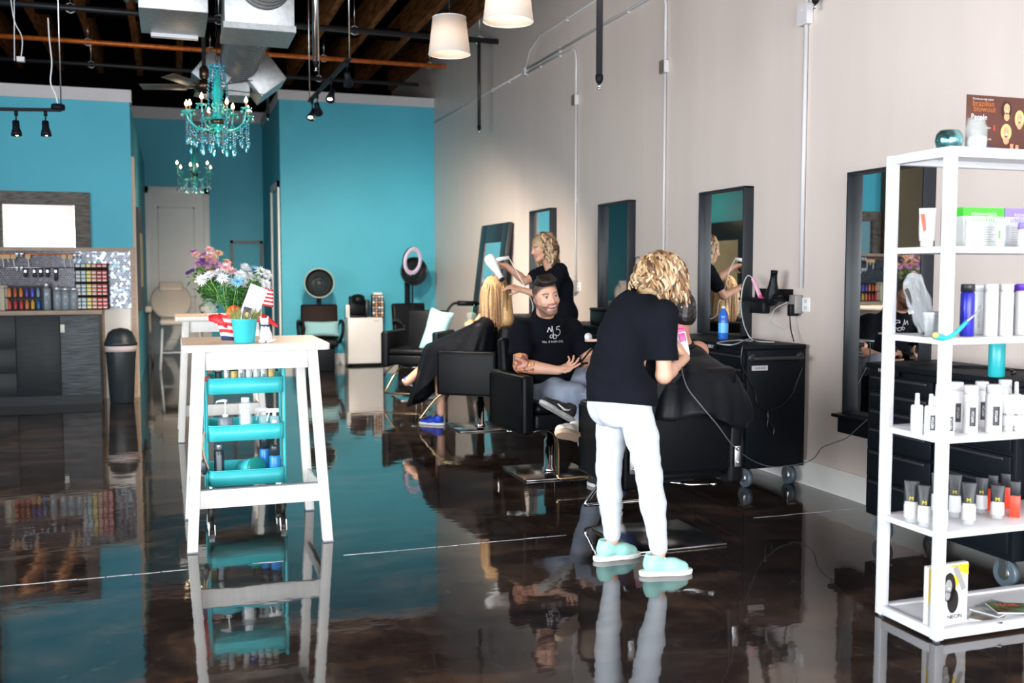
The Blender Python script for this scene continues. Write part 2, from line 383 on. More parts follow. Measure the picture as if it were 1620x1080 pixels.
def smooth_path(pts, n=8):
    P = [Vector(p) for p in pts]; out = []
    for i in range(len(P)-1):
        a = P[max(i-1, 0)]; b = P[i]; c = P[i+1]; d = P[min(i+2, len(P)-1)]
        for k in range(n):
            t = k/n; out.append(.5*((2*b)+(c-a)*t+(2*a-5*b+4*c-d)*t*t+(3*b-a-3*c+d)*t**3))
    return out+[P[-1]]
# ================================================================== THE ROOM
XW, YB, YL, XA, XB, XL = 4.05, 15.7, 12.25, -.40, 1.62, -4.7   # right wall, back wall, left partition, its end, alcove side wall, left wall
YA = 18.75; ZD = 5.75
struct(B().box((XL-.2, -2.7, -.2), (XW+.2, YA+.3, 0)), 'floor', 'floor')
struct(B().box((XW, -2.7, 0), (XW+.2, YA+.3, ZD)), 'wall_right', 'grey_wall')
struct(B().box((XB, YB, 0), (XW, YB+.16, 4.07)), 'wall_back', 'teal_wall')
struct(B().box((XB-.02, YB-.02, 4.07), (XW, YB+.18, 4.215)), 'trim_1', 'cap')
struct(B().box((XL, YL, 0), (XA, YL+.14, 3.36)), 'wall_left_partition', 'teal_wall')
struct(B().box((XL, YL-.02, 3.36), (XA+.02, YL+.16, 3.50)), 'trim_2', 'cap')
struct(B().box((XA-.14, YL+.14, 0), (XA, YA, 3.36)), 'wall_alcove_left', 'teal_wall')
struct(B().box((XA-.2, YA, 0), (XB+.1, YA+.14, 4.13)), 'wall_alcove_back', 'teal_wall')
struct(B().box((XA-.2, YA-.02, 4.13), (XB+.1, YA+.16, 4.33)), 'trim_3', 'cap')
# side wall of the alcove with its doorway near the front
dz = 2.76
b = B().box((XB, YB+.16, 0), (XB+.14, 15.95, 4.07)).box((XB, 15.95, dz), (XB+.14, 17.0, 4.07)).box((XB, 17.0, 0), (XB+.14, YA, 4.07))
struct(b, 'wall_alcove_right', 'teal_wall')
struct(B().box((XB-.02, YB+.16, 4.07), (XB+.16, YA, 4.2)), 'trim_4', 'cap')
dr = struct(B().box((XB+.05, 15.98, 0), (XB+.09, 16.97, dz)), 'door_1', 'door_white')
b = B().box((XB-.03, 15.86, 0), (XB, 15.96, dz+.1)).box((XB-.03, 16.98, 0), (XB, 17.08, dz+.1)).box((XB-.03, 15.86, dz), (XB, 17.08, dz+.1))
b.build('door_casing', 'white_trim', dr)
struct(B().box((XW+.0, -2.7, ZD), (XL-.2, YA+.3, ZD+.1)), 'ceiling', 'dark_deck')
struct(B().box((XL-.2, YL+.14, 0), (XL, YA+.3, ZD)).box((XL-.2, -2.7, 0), (XL, -2.1, ZD)).box((XL-.2, 5.3, 0), (XL, YL+.14, ZD)).box((XL-.2, -2.1, 0), (XL, 5.3, .3)).box((XL-.2, -2.1, 3.1), (XL, 5.3, ZD)), 'wall_left', 'teal_wall')  # opening left for the added daylight window
struct(B().box((XL-.2, YA+.16, 0), (XW, YA+.3, ZD)), 'wall_back_outer', 'dark_deck')
struct(B().box((XL, -2.7, 0), (-2.25, -2.5, ZD)).box((XL, -2.7, 0), (XW, -2.5, .12)).box((XL, -2.7, 3.1), (XW, -2.5, ZD)), 'wall_front', 'grey_wall')
wn = B()
for x in (-2.2, -.65, .9, 2.45, 4.0): wn.box((x-.03, -2.62, .12), (x+.03, -2.52, 3.1))
wn.box((-2.2, -2.62, 2.5), (XW, -2.52, 2.56))
struct(wn, 'window_1', 'black_metal')
wn = B()  # bars of the added left window, put in to brighten the right wall
for y in (-2.05, -.35, 1.4, 3.2, 5.25): wn.box((XL-.12, y-.03, .3), (XL-.04, y+.03, 3.1))
wn.box((XL-.12, -2.1, 2.5), (XL-.04, 5.3, 2.56))
struct(wn, 'window_added', 'black_metal')
# baseboards
struct(B().box((XW-.018, -2.5, 0), (XW, YB, .17)), 'baseboard_right', 'white_trim', bevel=.004)
struct(B().box((XB+.02, YB-.018, 0), (XW, YB, .17)), 'baseboard_back', 'white_trim')
struct(B().box((XB, YB-.018, 0), (XB+.02, YB+.16, .17)).box((XA, YA-.018, 0), (XB, YA, .2)), 'baseboard_alcove', 'white_trim')
struct(B().box((XA-.0, YL-.02, 0), (XA+.035, YL+.16, 2.75)), 'trim_5', 'tan_trim')
# sawn joints in the slab
jo = B()
for x0, x1, y in ((-4.5, .05, 4.985), (.35, .5, 4.982), (.8, 2.02, 4.98), (2.3, 2.62, 4.985), (3.2, 3.95, 4.98)):
    n = max(2, int((x1-x0)/.12))
    for i in range(n):
        xa = x0+(x1-x0)*i/n; xb = x0+(x1-x0)*(i+.93+.1*random.random())/n; dy = random.uniform(-.004, .004); wd = random.uniform(.004, .009)
        jo.box((xa, y+dy-wd/2, 0), (xb, y+dy+wd/2, .0012))
struct(jo, 'trim_6', 'chalk_joint')
# joists and sprinkler pipes
for i in range(13):
    x = XW-.06-i*.63
    struct(B().box((x-.045, -2.5, 4.86), (x+.045, YA, 5.3)), 'joist' if i == 0 else 'joist', 'joist')
g = 'timber blocking between the ceiling joists'
for x, y, z in ((2.55, 12.2, 5.0), (.35, 13.0, 4.9)):
    struct(B().box((x-.28, y, z), (x+.28, y+.09, z+.09)), 'ceiling_blocking', 'blond_wood')
struct(B().box((-4.6, 14.8, 4.9), (4.0, 14.95, 5.05)), 'ceiling_beam', 'dark_deck')
def pipe(y, z, x0, x1, r, m, label, name='sprinkler_pipe'):
    t = thing(name, label, 'pipe', ((x0+x1)/2, y, z))
    B().cyl((x0, y, z), (x1, y, z), r).build('pipe_run', m, t, w=True)
    x = x0+.4
    while x < x1-.2: b = B(); b.tube([(x+r*1.6*math.cos(a*PI/4), y, z+r*1.6*math.sin(a*PI/4)) for a in range(9)], .006, 5); b.cyl((x, y, z+r*1.6), (x, y, 4.9 if z < 4.9 else z+.2), .006, n=6); x += 1.6; b.build('pipe_hanger', 'steel', t, w=True)
pipe(12.4, 4.40, -4.6, XW, .035, 'black_pipe', 'black sprinkler pipe crossing the ceiling above the pendant lamps')
pipe(14.98, 4.58, -4.6, XW, .032, 'copper_pipe', 'orange pipe running straight across the dark ceiling', 'orange_pipe')
pipe(15.5, 4.38, -4.6, 3.75, .03, 'black_pipe', 'thin black pipe right above the pale cap of the blue back wall')
def drop(px, y, ztop, pybot, label, r=.022, m='black_pipe', both=False):
    p = AY(px, pybot, y); x = p.x
    t = thing('sprinkler_drop', label, 'pipe', (x, y, p.z), group=None)
    B().cyl((x, y, p.z+.06), (x, y, ztop), r).build('drop_pipe', m, t, w=True)
    B().lathe([(.012, 0), (.02, .01), (.026, .03), (.026, .055), (r, .06)], (x, y, p.z+.015), 14).build('coupling', 'black_metal', t, w=True)
    B().cyl((x, y, p.z-.02), (x, y, p.z+.02), .009).cyl((x, y, p.z-.024), (x, y, p.z-.018), .018).build('sprinkler_head', 'chrome', t, w=True)
drop(948, 6.2, 4.86, 136, 'thick black sprinkler drop in front of the right wall, nearest the camera')
drop(758, 12.4, 4.40, 208, 'black sprinkler drop hanging from the pipe behind the pendants')
drop(424, 15.0, 4.55, 188, 'black sprinkler drop beside the left edge of the blue back wall')
drop(1290, 5.6, 4.86, 10, 'sprinkler drop whose tip shows above the near conduit box')
drop(500, 9.2, 4.86, 108, 'grey metal pipe drop left of the slanted track light', .03, 'steel')
drop(391, 17.2, 5.75, 233, 'short dark drop pipe behind the large chandelier')
# electrical conduit on the right wall
def clip(b, p): b.cbox((XW-.012, p[1], p[2]), (.022, .018, .05))
xc = XW-.016
def conduit(pts, label, clips=(), r=.0125):
    t = thing('conduit', label, 'conduit', (xc, pts[0][0], pts[0][1]))
    B().tube([(xc, y, z) for y, z in pts], r, 8).build('conduit_pipe', 'grey_conduit', t, w=True)
    for y, z in clips: b = B(); clip(b, (0, y, z)); b.build('conduit_clip', 'grey_conduit', t, w=True)
def bend(y0, z0, y1, z1, r=.16): return [(y0, z0)]+[(y1+r-r*math.sin(a*PI/12), z0-r+r*math.cos(a*PI/12)) for a in range(7)]+[(y1, z1)]
conduit([(15.6, 3.83), (11.3, 3.81)], 'thin grey conduit running from the back corner to the wall clamp', [(14, 3.83), (12.6, 3.82), (11.9, 3.81)])
conduit(bend(11.3, 3.79, 9.73, 3.27), 'grey conduit bending down to the small wall box farthest back', [(10.8, 3.79), (10.2, 3.79)])
conduit([(9.73, 3.18), (9.73, 1.35)], 'vertical grey conduit down to the outlet behind the far stylist', [(9.73, 2.2)])
conduit(bend(11.3, 3.84, 7.75, 3.24), 'long grey conduit bending down to the middle wall box', [(10.2, 3.84), (9.2, 3.84), (8.5, 3.84)])
conduit([(7.75, 3.13), (7.75, 1.2)], 'vertical grey conduit between the second and third mirrors')
conduit([(11.3, 3.80), (11.15, 4.02), (10.8, 4.12), (5.0, 4.12)], 'topmost thin grey conduit slanting along the upper wall', [(10.0, 4.12), (8.2, 4.12), (7.4, 4.12)])
conduit([(5.75, 5.0), (5.75, 3.2)], 'grey conduit rising above the nearest wall box')
conduit([(5.75, 3.08), (5.75, 1.33)], 'vertical conduit ending at the outlet above the rolling cabinet', r=.015)
def jbox(y, z, label, s=.1, d=.05, fm='brown_box'):
    t = thing('junction_box', label, 'box', (XW, y, z-s/2))
    B().box((XW-d, y-s/2*.8, z-s/2), (XW, y+s/2*.8, z+s/2)).build('box_body', 'grey_conduit', t, w=True, bevel=.004)
    B().box((XW-d-.004, y-s/2*.85, z-s/2-.004), (XW-d, y+s/2*.85, z+s/2+.004)).cbox((XW-d-.006, y, z+.03), (.006, .01, .01)).build('cover_plate', fm, t, w=True)
    for yy in (-1,): B().box((XW-d-.0, y-s/2*.86, z-s/2), (XW-.006, y-s/2*.82, z+s/2)).build('lit_side', 'grey_conduit', t, w=True)  # pale near side: the window light it catches is put into the colour
jbox(9.73, 3.225, 'small brown sided junction box on the farthest vertical conduit')
jbox(7.75, 3.185, 'brown sided junction box on the middle vertical conduit')
jbox(5.75, 3.14, 'large pale junction box at the top of the nearest conduit', .13, fm='cap')
jbox(11.3, 3.81, 'pale clamp box where three conduits meet', .09, .04, 'cap')
# ================================================================== outlets
def outlet(y, z, label):
    t = thing('outlet_box', label, 'electrical outlet', (XW, y, z-.06))
    B().box((XW-.06, y-.035, z-.062), (XW, y+.045, z+.062)).build('box_body', 'nickel_box', t, w=True, bevel=.004)
    B().box((XW-.012, y-.12, z-.05), (XW, y-.035, z+.045)).build('outlet_plate', 'white', t, w=True, bevel=.004)
    b = B()
    for dz in (-.022, .022): b.cbox((XW-.013, y-.08, z+dz), (.003, .028, .024))
    b.build('socket', 'cap', t, w=True)
outlet(5.78, 1.22, 'metal outlet box with white plate above the rolling cabinet')
outlet(9.73, 1.29, 'metal outlet box with white plate behind the far stylist')
# ================================================================== wall mirrors (deep thin frames)
def mirror(y0, y1, z0, z1, label, lean=None):
    t = thing('wall_mirror', label, 'mirror', (XW, (y0+y1)/2, z0), group='tall black framed wall mirrors')
    d = .085; th = .014
    b = B().box((XW-d, y0, z0), (XW, y0+th, z1)).box((XW-d, y1-th, z0), (XW, y1, z1)).box((XW-d, y0, z0), (XW, y1, z0+th)).box((XW-d, y0, z1-th), (XW, y1, z1))
    b.build('mirror_frame', 'mirror_frame_black', t, w=True, bevel=.002)
    B().box((XW-.03, y0+th, z0+th), (XW-.02, y1-th, z1-th)).build('mirror_glass', 'mirror', t, w=True)
mirror(4.53, 5.20, .55, 2.05, 'tall black mirror partly behind the white shelf unit')
mirror(6.37, 7.03, .955, 2.065, 'tall black mirror right behind the water bottle, above the rolling cabinet')
mirror(8.33, 9.0, .955, 2.10, 'tall black mirror left of the near stylist\'s head')
mirror(10.31, 10.98, .9, 2.15, 'narrow looking black mirror directly behind the far stylist\'s head')
# leaning wide framed mirror in the far corner
t = thing('leaning_mirror', 'wide black framed mirror leaning in the far corner behind the blonde client', 'mirror', (3.9, 12.6, 0), rotz=R_(0))
T = Matrix.Translation((3.72, 12.3, .0))@Matrix.Rotation(R_(7), 4, 'Y')
b = B(); h = 2.08; wd = 1.16
for lo, hi in (((0, -wd/2, 0), (.05, -wd/2+.24, h)), ((0, wd/2-.24, 0), (.05, wd/2, h)), ((0, -wd/2+.24, 0), (.05, wd/2-.24, .24)), ((0, -wd/2+.24, h-.24), (.05, wd/2-.24, h))): b.box(lo, hi, T)
b.build('mirror_frame', 'mirror_frame_black', t, w=True, bevel=.006)
B().box((.012, -wd/2+.24, .24), (.02, wd/2-.24, h-.24), T).build('mirror_glass', 'mirror', t, w=True)
# ================================================================== ducts
def box_open(b, lo, hi): b.box(lo, hi)
t = thing('spiral_duct', 'large silver spiral duct running back along the ceiling', 'duct', (.75, 8.5, 3.6))
xd, zd, rd = .78, 3.80, .21
b = B()
def ribbed(b, y0, y1, x=xd, z=zd, r=rd, pitch=.11):
    n = int((y1-y0)/pitch); pts = []; rs = []; m_ = n*24
    B().tube([(x+(r+.001)*math.cos(2*PI*i/24), y0+pitch*i/24, z+(r+.001)*math.sin(2*PI*i/24)) for i in range(m_)], .006, 5).build('spiral_seam', 'seam_steel', t, w=True)
    for i in range(n):
        y = y0+i*pitch; pts += [(x, y, z), (x, y+pitch*.86, z), (x, y+pitch*.9, z), (x, y+pitch*.96, z)]; rs += [r, r, r+.007, r+.007]
    pts.append((x, y0+n*pitch, z)); rs.append(r); b.tube(pts, rs, 32)
ribbed(b, 4.6, 12.2)
b.build('duct_pipe', 'galv', t, w=True)
B().box((.46, 8.55, 3.46), (1.02, 9.15, 4.2)).build('plenum_box', 'galv', t, w=True, bevel=.006)
B().box((.45, 8.54, 3.42), (1.03, 9.16, 3.47)).build('plenum_collar', 'galv', t, w=True)
for sgn in (-1, 1):
    T = Matrix.Translation((xd+sgn*.27, 12.0, 3.66))@Matrix.Rotation(sgn*R_(-38), 4, 'Y')
    B().cbox((0, 0, 0), (.36, .62, .34), T).build('diffuser_box', 'galv', t, w=True, bevel=.006)
B().box((xd-.12, 11.9, 3.45), (xd+.12, 12.4, 3.62)).build('duct_end', 'galv', t, w=True)
t = thing('duct_plenum', 'boxy galvanised duct end left of the spiral duct', 'duct', (.05, 9.3, 3.6))
B().box((-.20, 8.7, 3.56), (.34, 9.6, 4.3)).build('plenum_box', 'galv', t, w=True, bevel=.006)
B().box((-.06, 8.68, 3.72), (.345, 8.7, 4.3)).build('front_panel', 'galv', t, w=True)
B().box((-.12, 9.55, 3.53), (.28, 9.62, 3.56)).build('lower_flange', 'white_metal', t, w=True)
t = thing('wall_vent', 'square pale vent high on the alcove wall behind the chandelier', 'vent', (.65, YA, 3.8))
b = B().box((.30, YA-.03, 3.74), (1.02, YA, 4.2)); b.build('vent_frame', 'cap', t, w=True, bevel=.004)
B().box((.42, YA-.036, 3.9), (.90, YA-.03, 4.12)).build('vent_opening', 'brown_box', t, w=True)
t = thing('fluorescent_fixture', 'pair of hanging tube fixtures at the top left of the ceiling', 'light fixture', (-.5, 8.4, 3.9))
for dx in (-.05, .05):
    p = AY(204, 15, 9.5); B().cyl((p.x+dx, 9.0, 4.05), (p.x+dx, 10.4, 4.05), .035).build('tube_housing', 'steel', t, w=True)
# ceiling fan
t = thing('ceiling_fan', 'dark ceiling fan on a long pole behind the chandelier', 'ceiling fan', (.37, 11.2, 3.4))
fx, fy = AY(323, 120, 11.2).x, 11.2; fz = AY(323, 135, 11.2).z
B().cyl((fx, fy, fz+.12), (fx, fy, 5.7), .022).build('fan_pole', 'black_pipe', t, w=True)
B().lathe([(.03, .2), (.05, .17), (.05, .08), (.03, .06), (.1, .03), (.12, 0), (.11, -.05), (.05, -.08), (0, -.09)][::-1], (fx, fy, fz), 24).build('fan_motor', 'bronze', t, w=True)
for i in range(5):
    a = R_(20+72*i); T = Matrix.Translation((fx, fy, fz-.02))@Matrix.Rotation(a, 4, 'Z')@Matrix.Rotation(R_(12), 4, 'X')
    B().box((.1, -.03, -.004), (.24, .03, .004), T).box((.2, -.075, -.004), (.66, .075, .004), T).build('fan_blade', 'fan_blade', t, w=True, bevel=.003)
# ================================================================== pendant drum lamps
def pendant(px, pyb, wpx, y, label):
    p = AY(px, pyb, y); q = AY(px+wpx/2, pyb, y); r = abs(q.x-p.x)/math.cos(YAW)*1.0
    r = wpx/2/CF*(p-_C).dot(_F); h = r*1.72; z = p.z
    t = thing('pendant_lamp', label, 'pendant lamp', (p.x, y, z), group='white drum pendant lamps in a row along the wall')
    B().lathe([(r, 0), (r*.80, h)], (0, 0, 0), 40).build('lamp_shade', 'shade', t)
    sh = t.children[0]; bm = bmesh.new(); bm.from_mesh(sh.data); bmesh.ops.delete(bm, geom=[f for f in bm.faces if len(f.verts) > 4], context='FACES_ONLY'); bm.to_mesh(sh.data); bm.free()
    q = sh.modifiers.new('s', 'SOLIDIFY'); q.thickness = .003
    for rr, zz in ((r, 0), (r*.8, h)): B().tube([(rr*math.cos(a*PI/16), rr*math.sin(a*PI/16), zz) for a in range(32)], .003, 6, closed=True).build('shade_rim', 'white_metal', t)
    b = B().tube([(-r*.8, 0, h-.01), (r*.8, 0, h-.01)], .002, 5).tube([(0, -r*.8, h-.01), (0, r*.8, h-.01)], .002, 5); b.build('spider_fitting', 'white_metal', t)
    B().ball((0, 0, h*.45), .032, 14).build('bulb', 'bulb', t)
    B().cyl((0, 0, h*.52), (0, 0, h-.01), .018).build('bulb_holder', 'white', t)
    B().tube([(0, 0, h-.01), (0, 0, 4.95-z)], .003, 5).build('cord', 'black', t)
    lamp('pendant_light', 'POINT', (p.x, y, z+h*.45), 38, (1, .74, .46), .035)
pendant(711, 86, 66, 6.9, 'white drum pendant lamp fully in view, the lower and farther one')
pendant(804, 34, 80, 5.7, 'white drum pendant lamp cut by the top edge of the picture')
# ================================================================== track lights
def spothead(b, p, d, s=1):
    T = Matrix.Translation(p)@lookrot(tuple(-Vector(d)))
    b.lathe([(.0, .055*s), (.022*s, .05*s), (.024*s, 0), (.033*s, -.03*s), (.036*s, -.055*s)], (0, 0, 0), 16, T)
def track(a, b_, heads, label, up):
    t = thing('track_light', label, 'track light', a)
    B().beam(a, b_, .035, .025).build('track_rail', 'black_metal', t, w=True)
    for e_ in (a, b_): B().tube([e_, (e_[0], e_[1], 4.9)], .006, 6).build('hanger_rod', 'steel', t, w=True)
    for q_, f in enumerate(heads):
        p = Vector(a).lerp(Vector(b_), f); d = Vector(((.25, .75, -.75), (-.25, -.55, -.75), (.3, .75, -.7), (-.35, -.5, -.7))[q_] if b_[1] > 9.5 else (.05, -.1, -1)).normalized(); c = p+Vector((0, -.02, -.15))
        s = B(); s.cyl(p, p+Vector((0, 0, -.05)), .014); s.tube([p+Vector((0, 0, -.04)), c], .006, 6); spothead(s, c, d, 1.15)
        h = s.build('spot_head', 'black_metal', t, w=True)
        B().ball(c+d*.05, (.03, .03, .014), 12, ).build('spot_bulb', 'bulb', h, w=True)
        lamp('spot_light', 'SPOT', c+d*.075, (680 if q_ in (0, 2) else 90) if b_[1] > 9.5 else 50, (1, .86, .70), .06, spot=R_(100), rot=(-d).to_track_quat('Z', 'Y').to_euler())
a = AY(553, 92, 8.2); b_ = AY(490, 160, 10.2)
track(tuple(a), tuple(b_), (.05, .42, .78, .93), 'slanted black track with four small lit spots at picture centre', 0)
a = AY(97, 174, 9.0); b_ = AY(-120, 171, 9.0)
track(tuple(a), tuple(b_), (.12, .34, .7), 'black track with hanging spots in front of the left partition', 0)
# loose white cable with a small box at the far left
t = thing('cable_box', 'small pale box on a hanging cable at upper left of ceiling', 'cable', (-1.1, 9.6, 3.3))
p = AY(33, 94, 9.6); B().cbox(p, (.06, .05, .04)).build('box_body', 'cap', t, w=True)
B().tube(smooth_path([tuple(p), tuple(AY(35, 60, 9.6)), tuple(AY(22, 30, 9.6)), tuple(AY(14, -30, 9.6))], 6), .005, 6).tube([tuple(AY(23, 96, 9.6)), tuple(AY(22, -60, 9.6))], .005, 6).build('cable', 'grey_conduit', t, w=True)
t = thing('hanging_cable', 'wavy grey cable dropping to the left track light', 'cable', (-.8, 9.0, 3.0))
B().tube(smooth_path([tuple(AY(q, r, 9.0)) for q, r in ((92, 168), (88, 150), (80, 130), (82, 100), (78, 60), (76, 28))], 6), .006, 6).build('cable', 'grey_conduit', t, w=True)
B().lathe([(.05, 0), (.055, .02), (.05, .045), (.0, .05)], tuple(AY(92, 174, 9.0)), 18).build('feed_canopy', 'black_metal', t, w=True)
# ================================================================== chandeliers
def chandelier(loc, R, H, label, n=8):
    t = thing('chandelier', label, 'chandelier', loc, group='turquoise crystal chandeliers')
    z0 = 0
    b = B().lathe([(.01, -.12), (.025, -.10), (.012, -.08), (.03, -.05), (.045, -.02), (.03, .0), (.045, .04), (.03, .08), (.05, .12), (.03, .17), (.045, .22), (.026, .27), (.032, .33), (.012, .38), (.03, .41)], (0, 0, 0), 14)
    b.build('centre_column', 'glass_teal', t)
    B().lathe([(.03, -.03), (.055, -.01), (.055, .015), (.02, .025)], (0, 0, 0), 18).build('hub_bowl', 'bronze', t)
    # crown
    b = B(); b.lathe([(.02, .39), (.06, .415), (.05, .40)], (0, 0, 0), 14)
    for i in range(10):
        a = 2*PI*i/10; b.ball((.058*math.cos(a), .058*math.sin(a), .42), .010, 6)
        for k in range(4): b.ball(((.05+.006*math.sin(k))*math.cos(a), .05*math.sin(a), .39-k*.026), (.006, .006, .012), 6)
    b.build('crown', 'blue_crystal', t)
    # arms
    for i in range(n):
        a = 2*PI*(i+.3)/n; ca, sa = math.cos(a), math.sin(a)
        tier = (i % 2)*.035
        pts = smooth_path([(.02*ca, .02*sa, .0), (.3*R*ca, .3*R*sa, -.05), (.62*R*ca, .62*R*sa, -.055), (.9*R*ca, .9*R*sa, -.01), (R*ca, R*sa, .045+tier)], 5)
        arm = B().tube(pts, .0075, 6).build('arm', 'glass_teal', t)
        top = Vector((R*ca, R*sa, .05+tier))
        q = B().lathe([(.01, 0), (.036, .006), (.042, .014), (.034, .012)], top, 14)
        for k in range(8): q.ball(top+Vector((.038*math.cos(k*PI/4), .038*math.sin(k*PI/4), -.014)), (.005, .005, .013), 5)
        q.build('drip_pan', 'glass_teal', arm)
        B().cyl(top+Vector((0, 0, .012)), top+Vector((0, 0, .052)), .007, n=8).build('candle', 'candle_tan', arm)
        B().lathe([(.006, 0), (.013, .012), (.011, .025), (.003, .042), (0, .048)], top+Vector((0, 0, .05)), 8).build('bulb', 'bulb', arm)
    # bead strings: festoons from crown to arms, pendants below
    for i in range(n):
        b = B(); a = 2*PI*(i+.3)/n; p = Vector((.05*math.cos(a), .05*math.sin(a), .38)); q = Vector((.05*math.cos(a), .05*math.sin(a), .03))
        for k in range(14): f = k/13; v = p.lerp(q, f); v.x *= 1+.5*math.sin(PI*f); v.y *= 1+.5*math.sin(PI*f); b.ball(v, .009, 5)
        a2 = 2*PI*(i+1.3)/n; P0 = Vector((R*math.cos(a), R*math.sin(a), .03)); P1 = Vector((R*math.cos(a2), R*math.sin(a2), .03))
        for k in range(11): f = k/10; v = P0.lerp(P1, f); v.z -= .19*math.sin(PI*f)*(1 if i % 2 else .8); b.ball(v, .0088, 5)
        for k in range(7+3*(i % 2)): b.ball(P0+Vector((0, 0, -.03-k*.018)), .0082, 5)
        b.ball(P0+Vector((0, 0, -.06-(7+3*(i % 2))*.018)), (.012, .012, .03), 6)
        P2 = P0*.55; P2.z = -.05
        for k in range(8): b.ball(P2+Vector((0, 0, -k*.018)), .0078, 5)
        b.ball(P2+Vector((0, 0, -.17)), (.014, .014, .03), 6)
        P3 = P0*.8; P3.z = -.03
        for k in range(5): b.ball(P3+Vector((0, 0, -k*.02)), .0085, 5)
        b.ball(P3+Vector((0, 0, -.13)), (.014, .014, .03), 6)
        b.build('bead_string', 'blue_crystal', t)
    b = B()
    for k in range(9): b.ball((0, 0, -.13-k*.006), (.02*(1-k/9), .02*(1-k/9), .02), 6)
    b.build('bottom_finial', 'blue_crystal', t)
    b = B()
    for k in range(int((5.75-loc[2]-.42)/.045)):
        z = .43+k*.045; hx = (.008, 0) if k % 2 else (0, .008)
        b.tube([(hx[0]*math.cos(q*PI/3), hx[1]*math.cos(q*PI/3), z+.026*math.sin(q*PI/3)) for q in range(6)], .002, 4, closed=True)
    b.build('chain', 'black_metal', t)
    lamp('chandelier_light', 'POINT', (loc[0], loc[1], loc[2]-.3), 9, (1, .74, .45), .12)
p = AY(345, 193, 8.0); chandelier((p.x, 8.0, p.z), .235, 1, 'large turquoise chandelier with lit candle bulbs, nearer the camera')
p = AY(307, 277, 14.4); chandelier((p.x, 14.4, p.z), .23, 1, 'smaller looking turquoise chandelier in front of the alcove door', 6)
# alcove door, leaning frame, framed art
dr = struct(B().box((-.34, YA-.045, 0), (.57, YA-.005, 2.83)), 'door_2', 'door_white')
b = B()
for x0, x1 in ((-.45, -.34), (.57, .68)): b.box((x0, YA-.06, 0), (x1, YA, 2.95))
b.box((-.45, YA-.06, 2.83), (.68, YA, 2.95)); b.build('door_casing', 'white_trim', dr, bevel=.004)
b = B(); f = YA-.05
for lo, hi in (((-.2, f-.012, .25), (-.17, f, 2.6)), ((.40, f-.012, .25), (.43, f, 2.6)), ((-.2, f-.012, 2.57), (.43, f, 2.6)), ((-.2, f-.012, .25), (.43, f, .28)), ((-.2, f-.012, 1.0), (.43, f, 1.03))): b.box(lo, hi)
b.build('door_panel_moulding', 'door_white', dr, bevel=.004)
B().cyl((.50, f, 1.28), (.50, f-.05, 1.28), .02).beam((.52, f-.05, 1.28), (.40, f-.05, 1.28), .018, .018).build('door_handle', 'steel', dr)
b = B(); x0, x1, z0, z1 = 1.03, 1.60, 1.05, 2.02; y = YA-.05
for lo, hi in (((x0, y, z0), (x0+.05, y+.03, z1)), ((x1-.05, y, z0), (x1, y+.03, z1)), ((x0, y, z1-.05), (x1, y+.03, z1)), ((x0, y, z0), (x1, y+.03, z0+.05))): b.box(lo, hi)
solo(b, 'empty_frame', 'mirror_frame_black', 'empty dark picture frame hung on the alcove wall beside the door', 'picture frame')
t = thing('framed_picture', 'large black framed beige picture on the alcove side wall, seen in a mirror', 'picture', (XA, 14.0, 1.3))
B().box((XA, 13.3, .95), (XA+.04, 14.9, 2.25)).build('picture_frame', 'mirror_frame_black', t, w=True)
B().box((XA+.04, 13.65, 1.25), (XA+.045, 14.55, 1.95)).build('picture_canvas', 'beige_art', t, w=True)
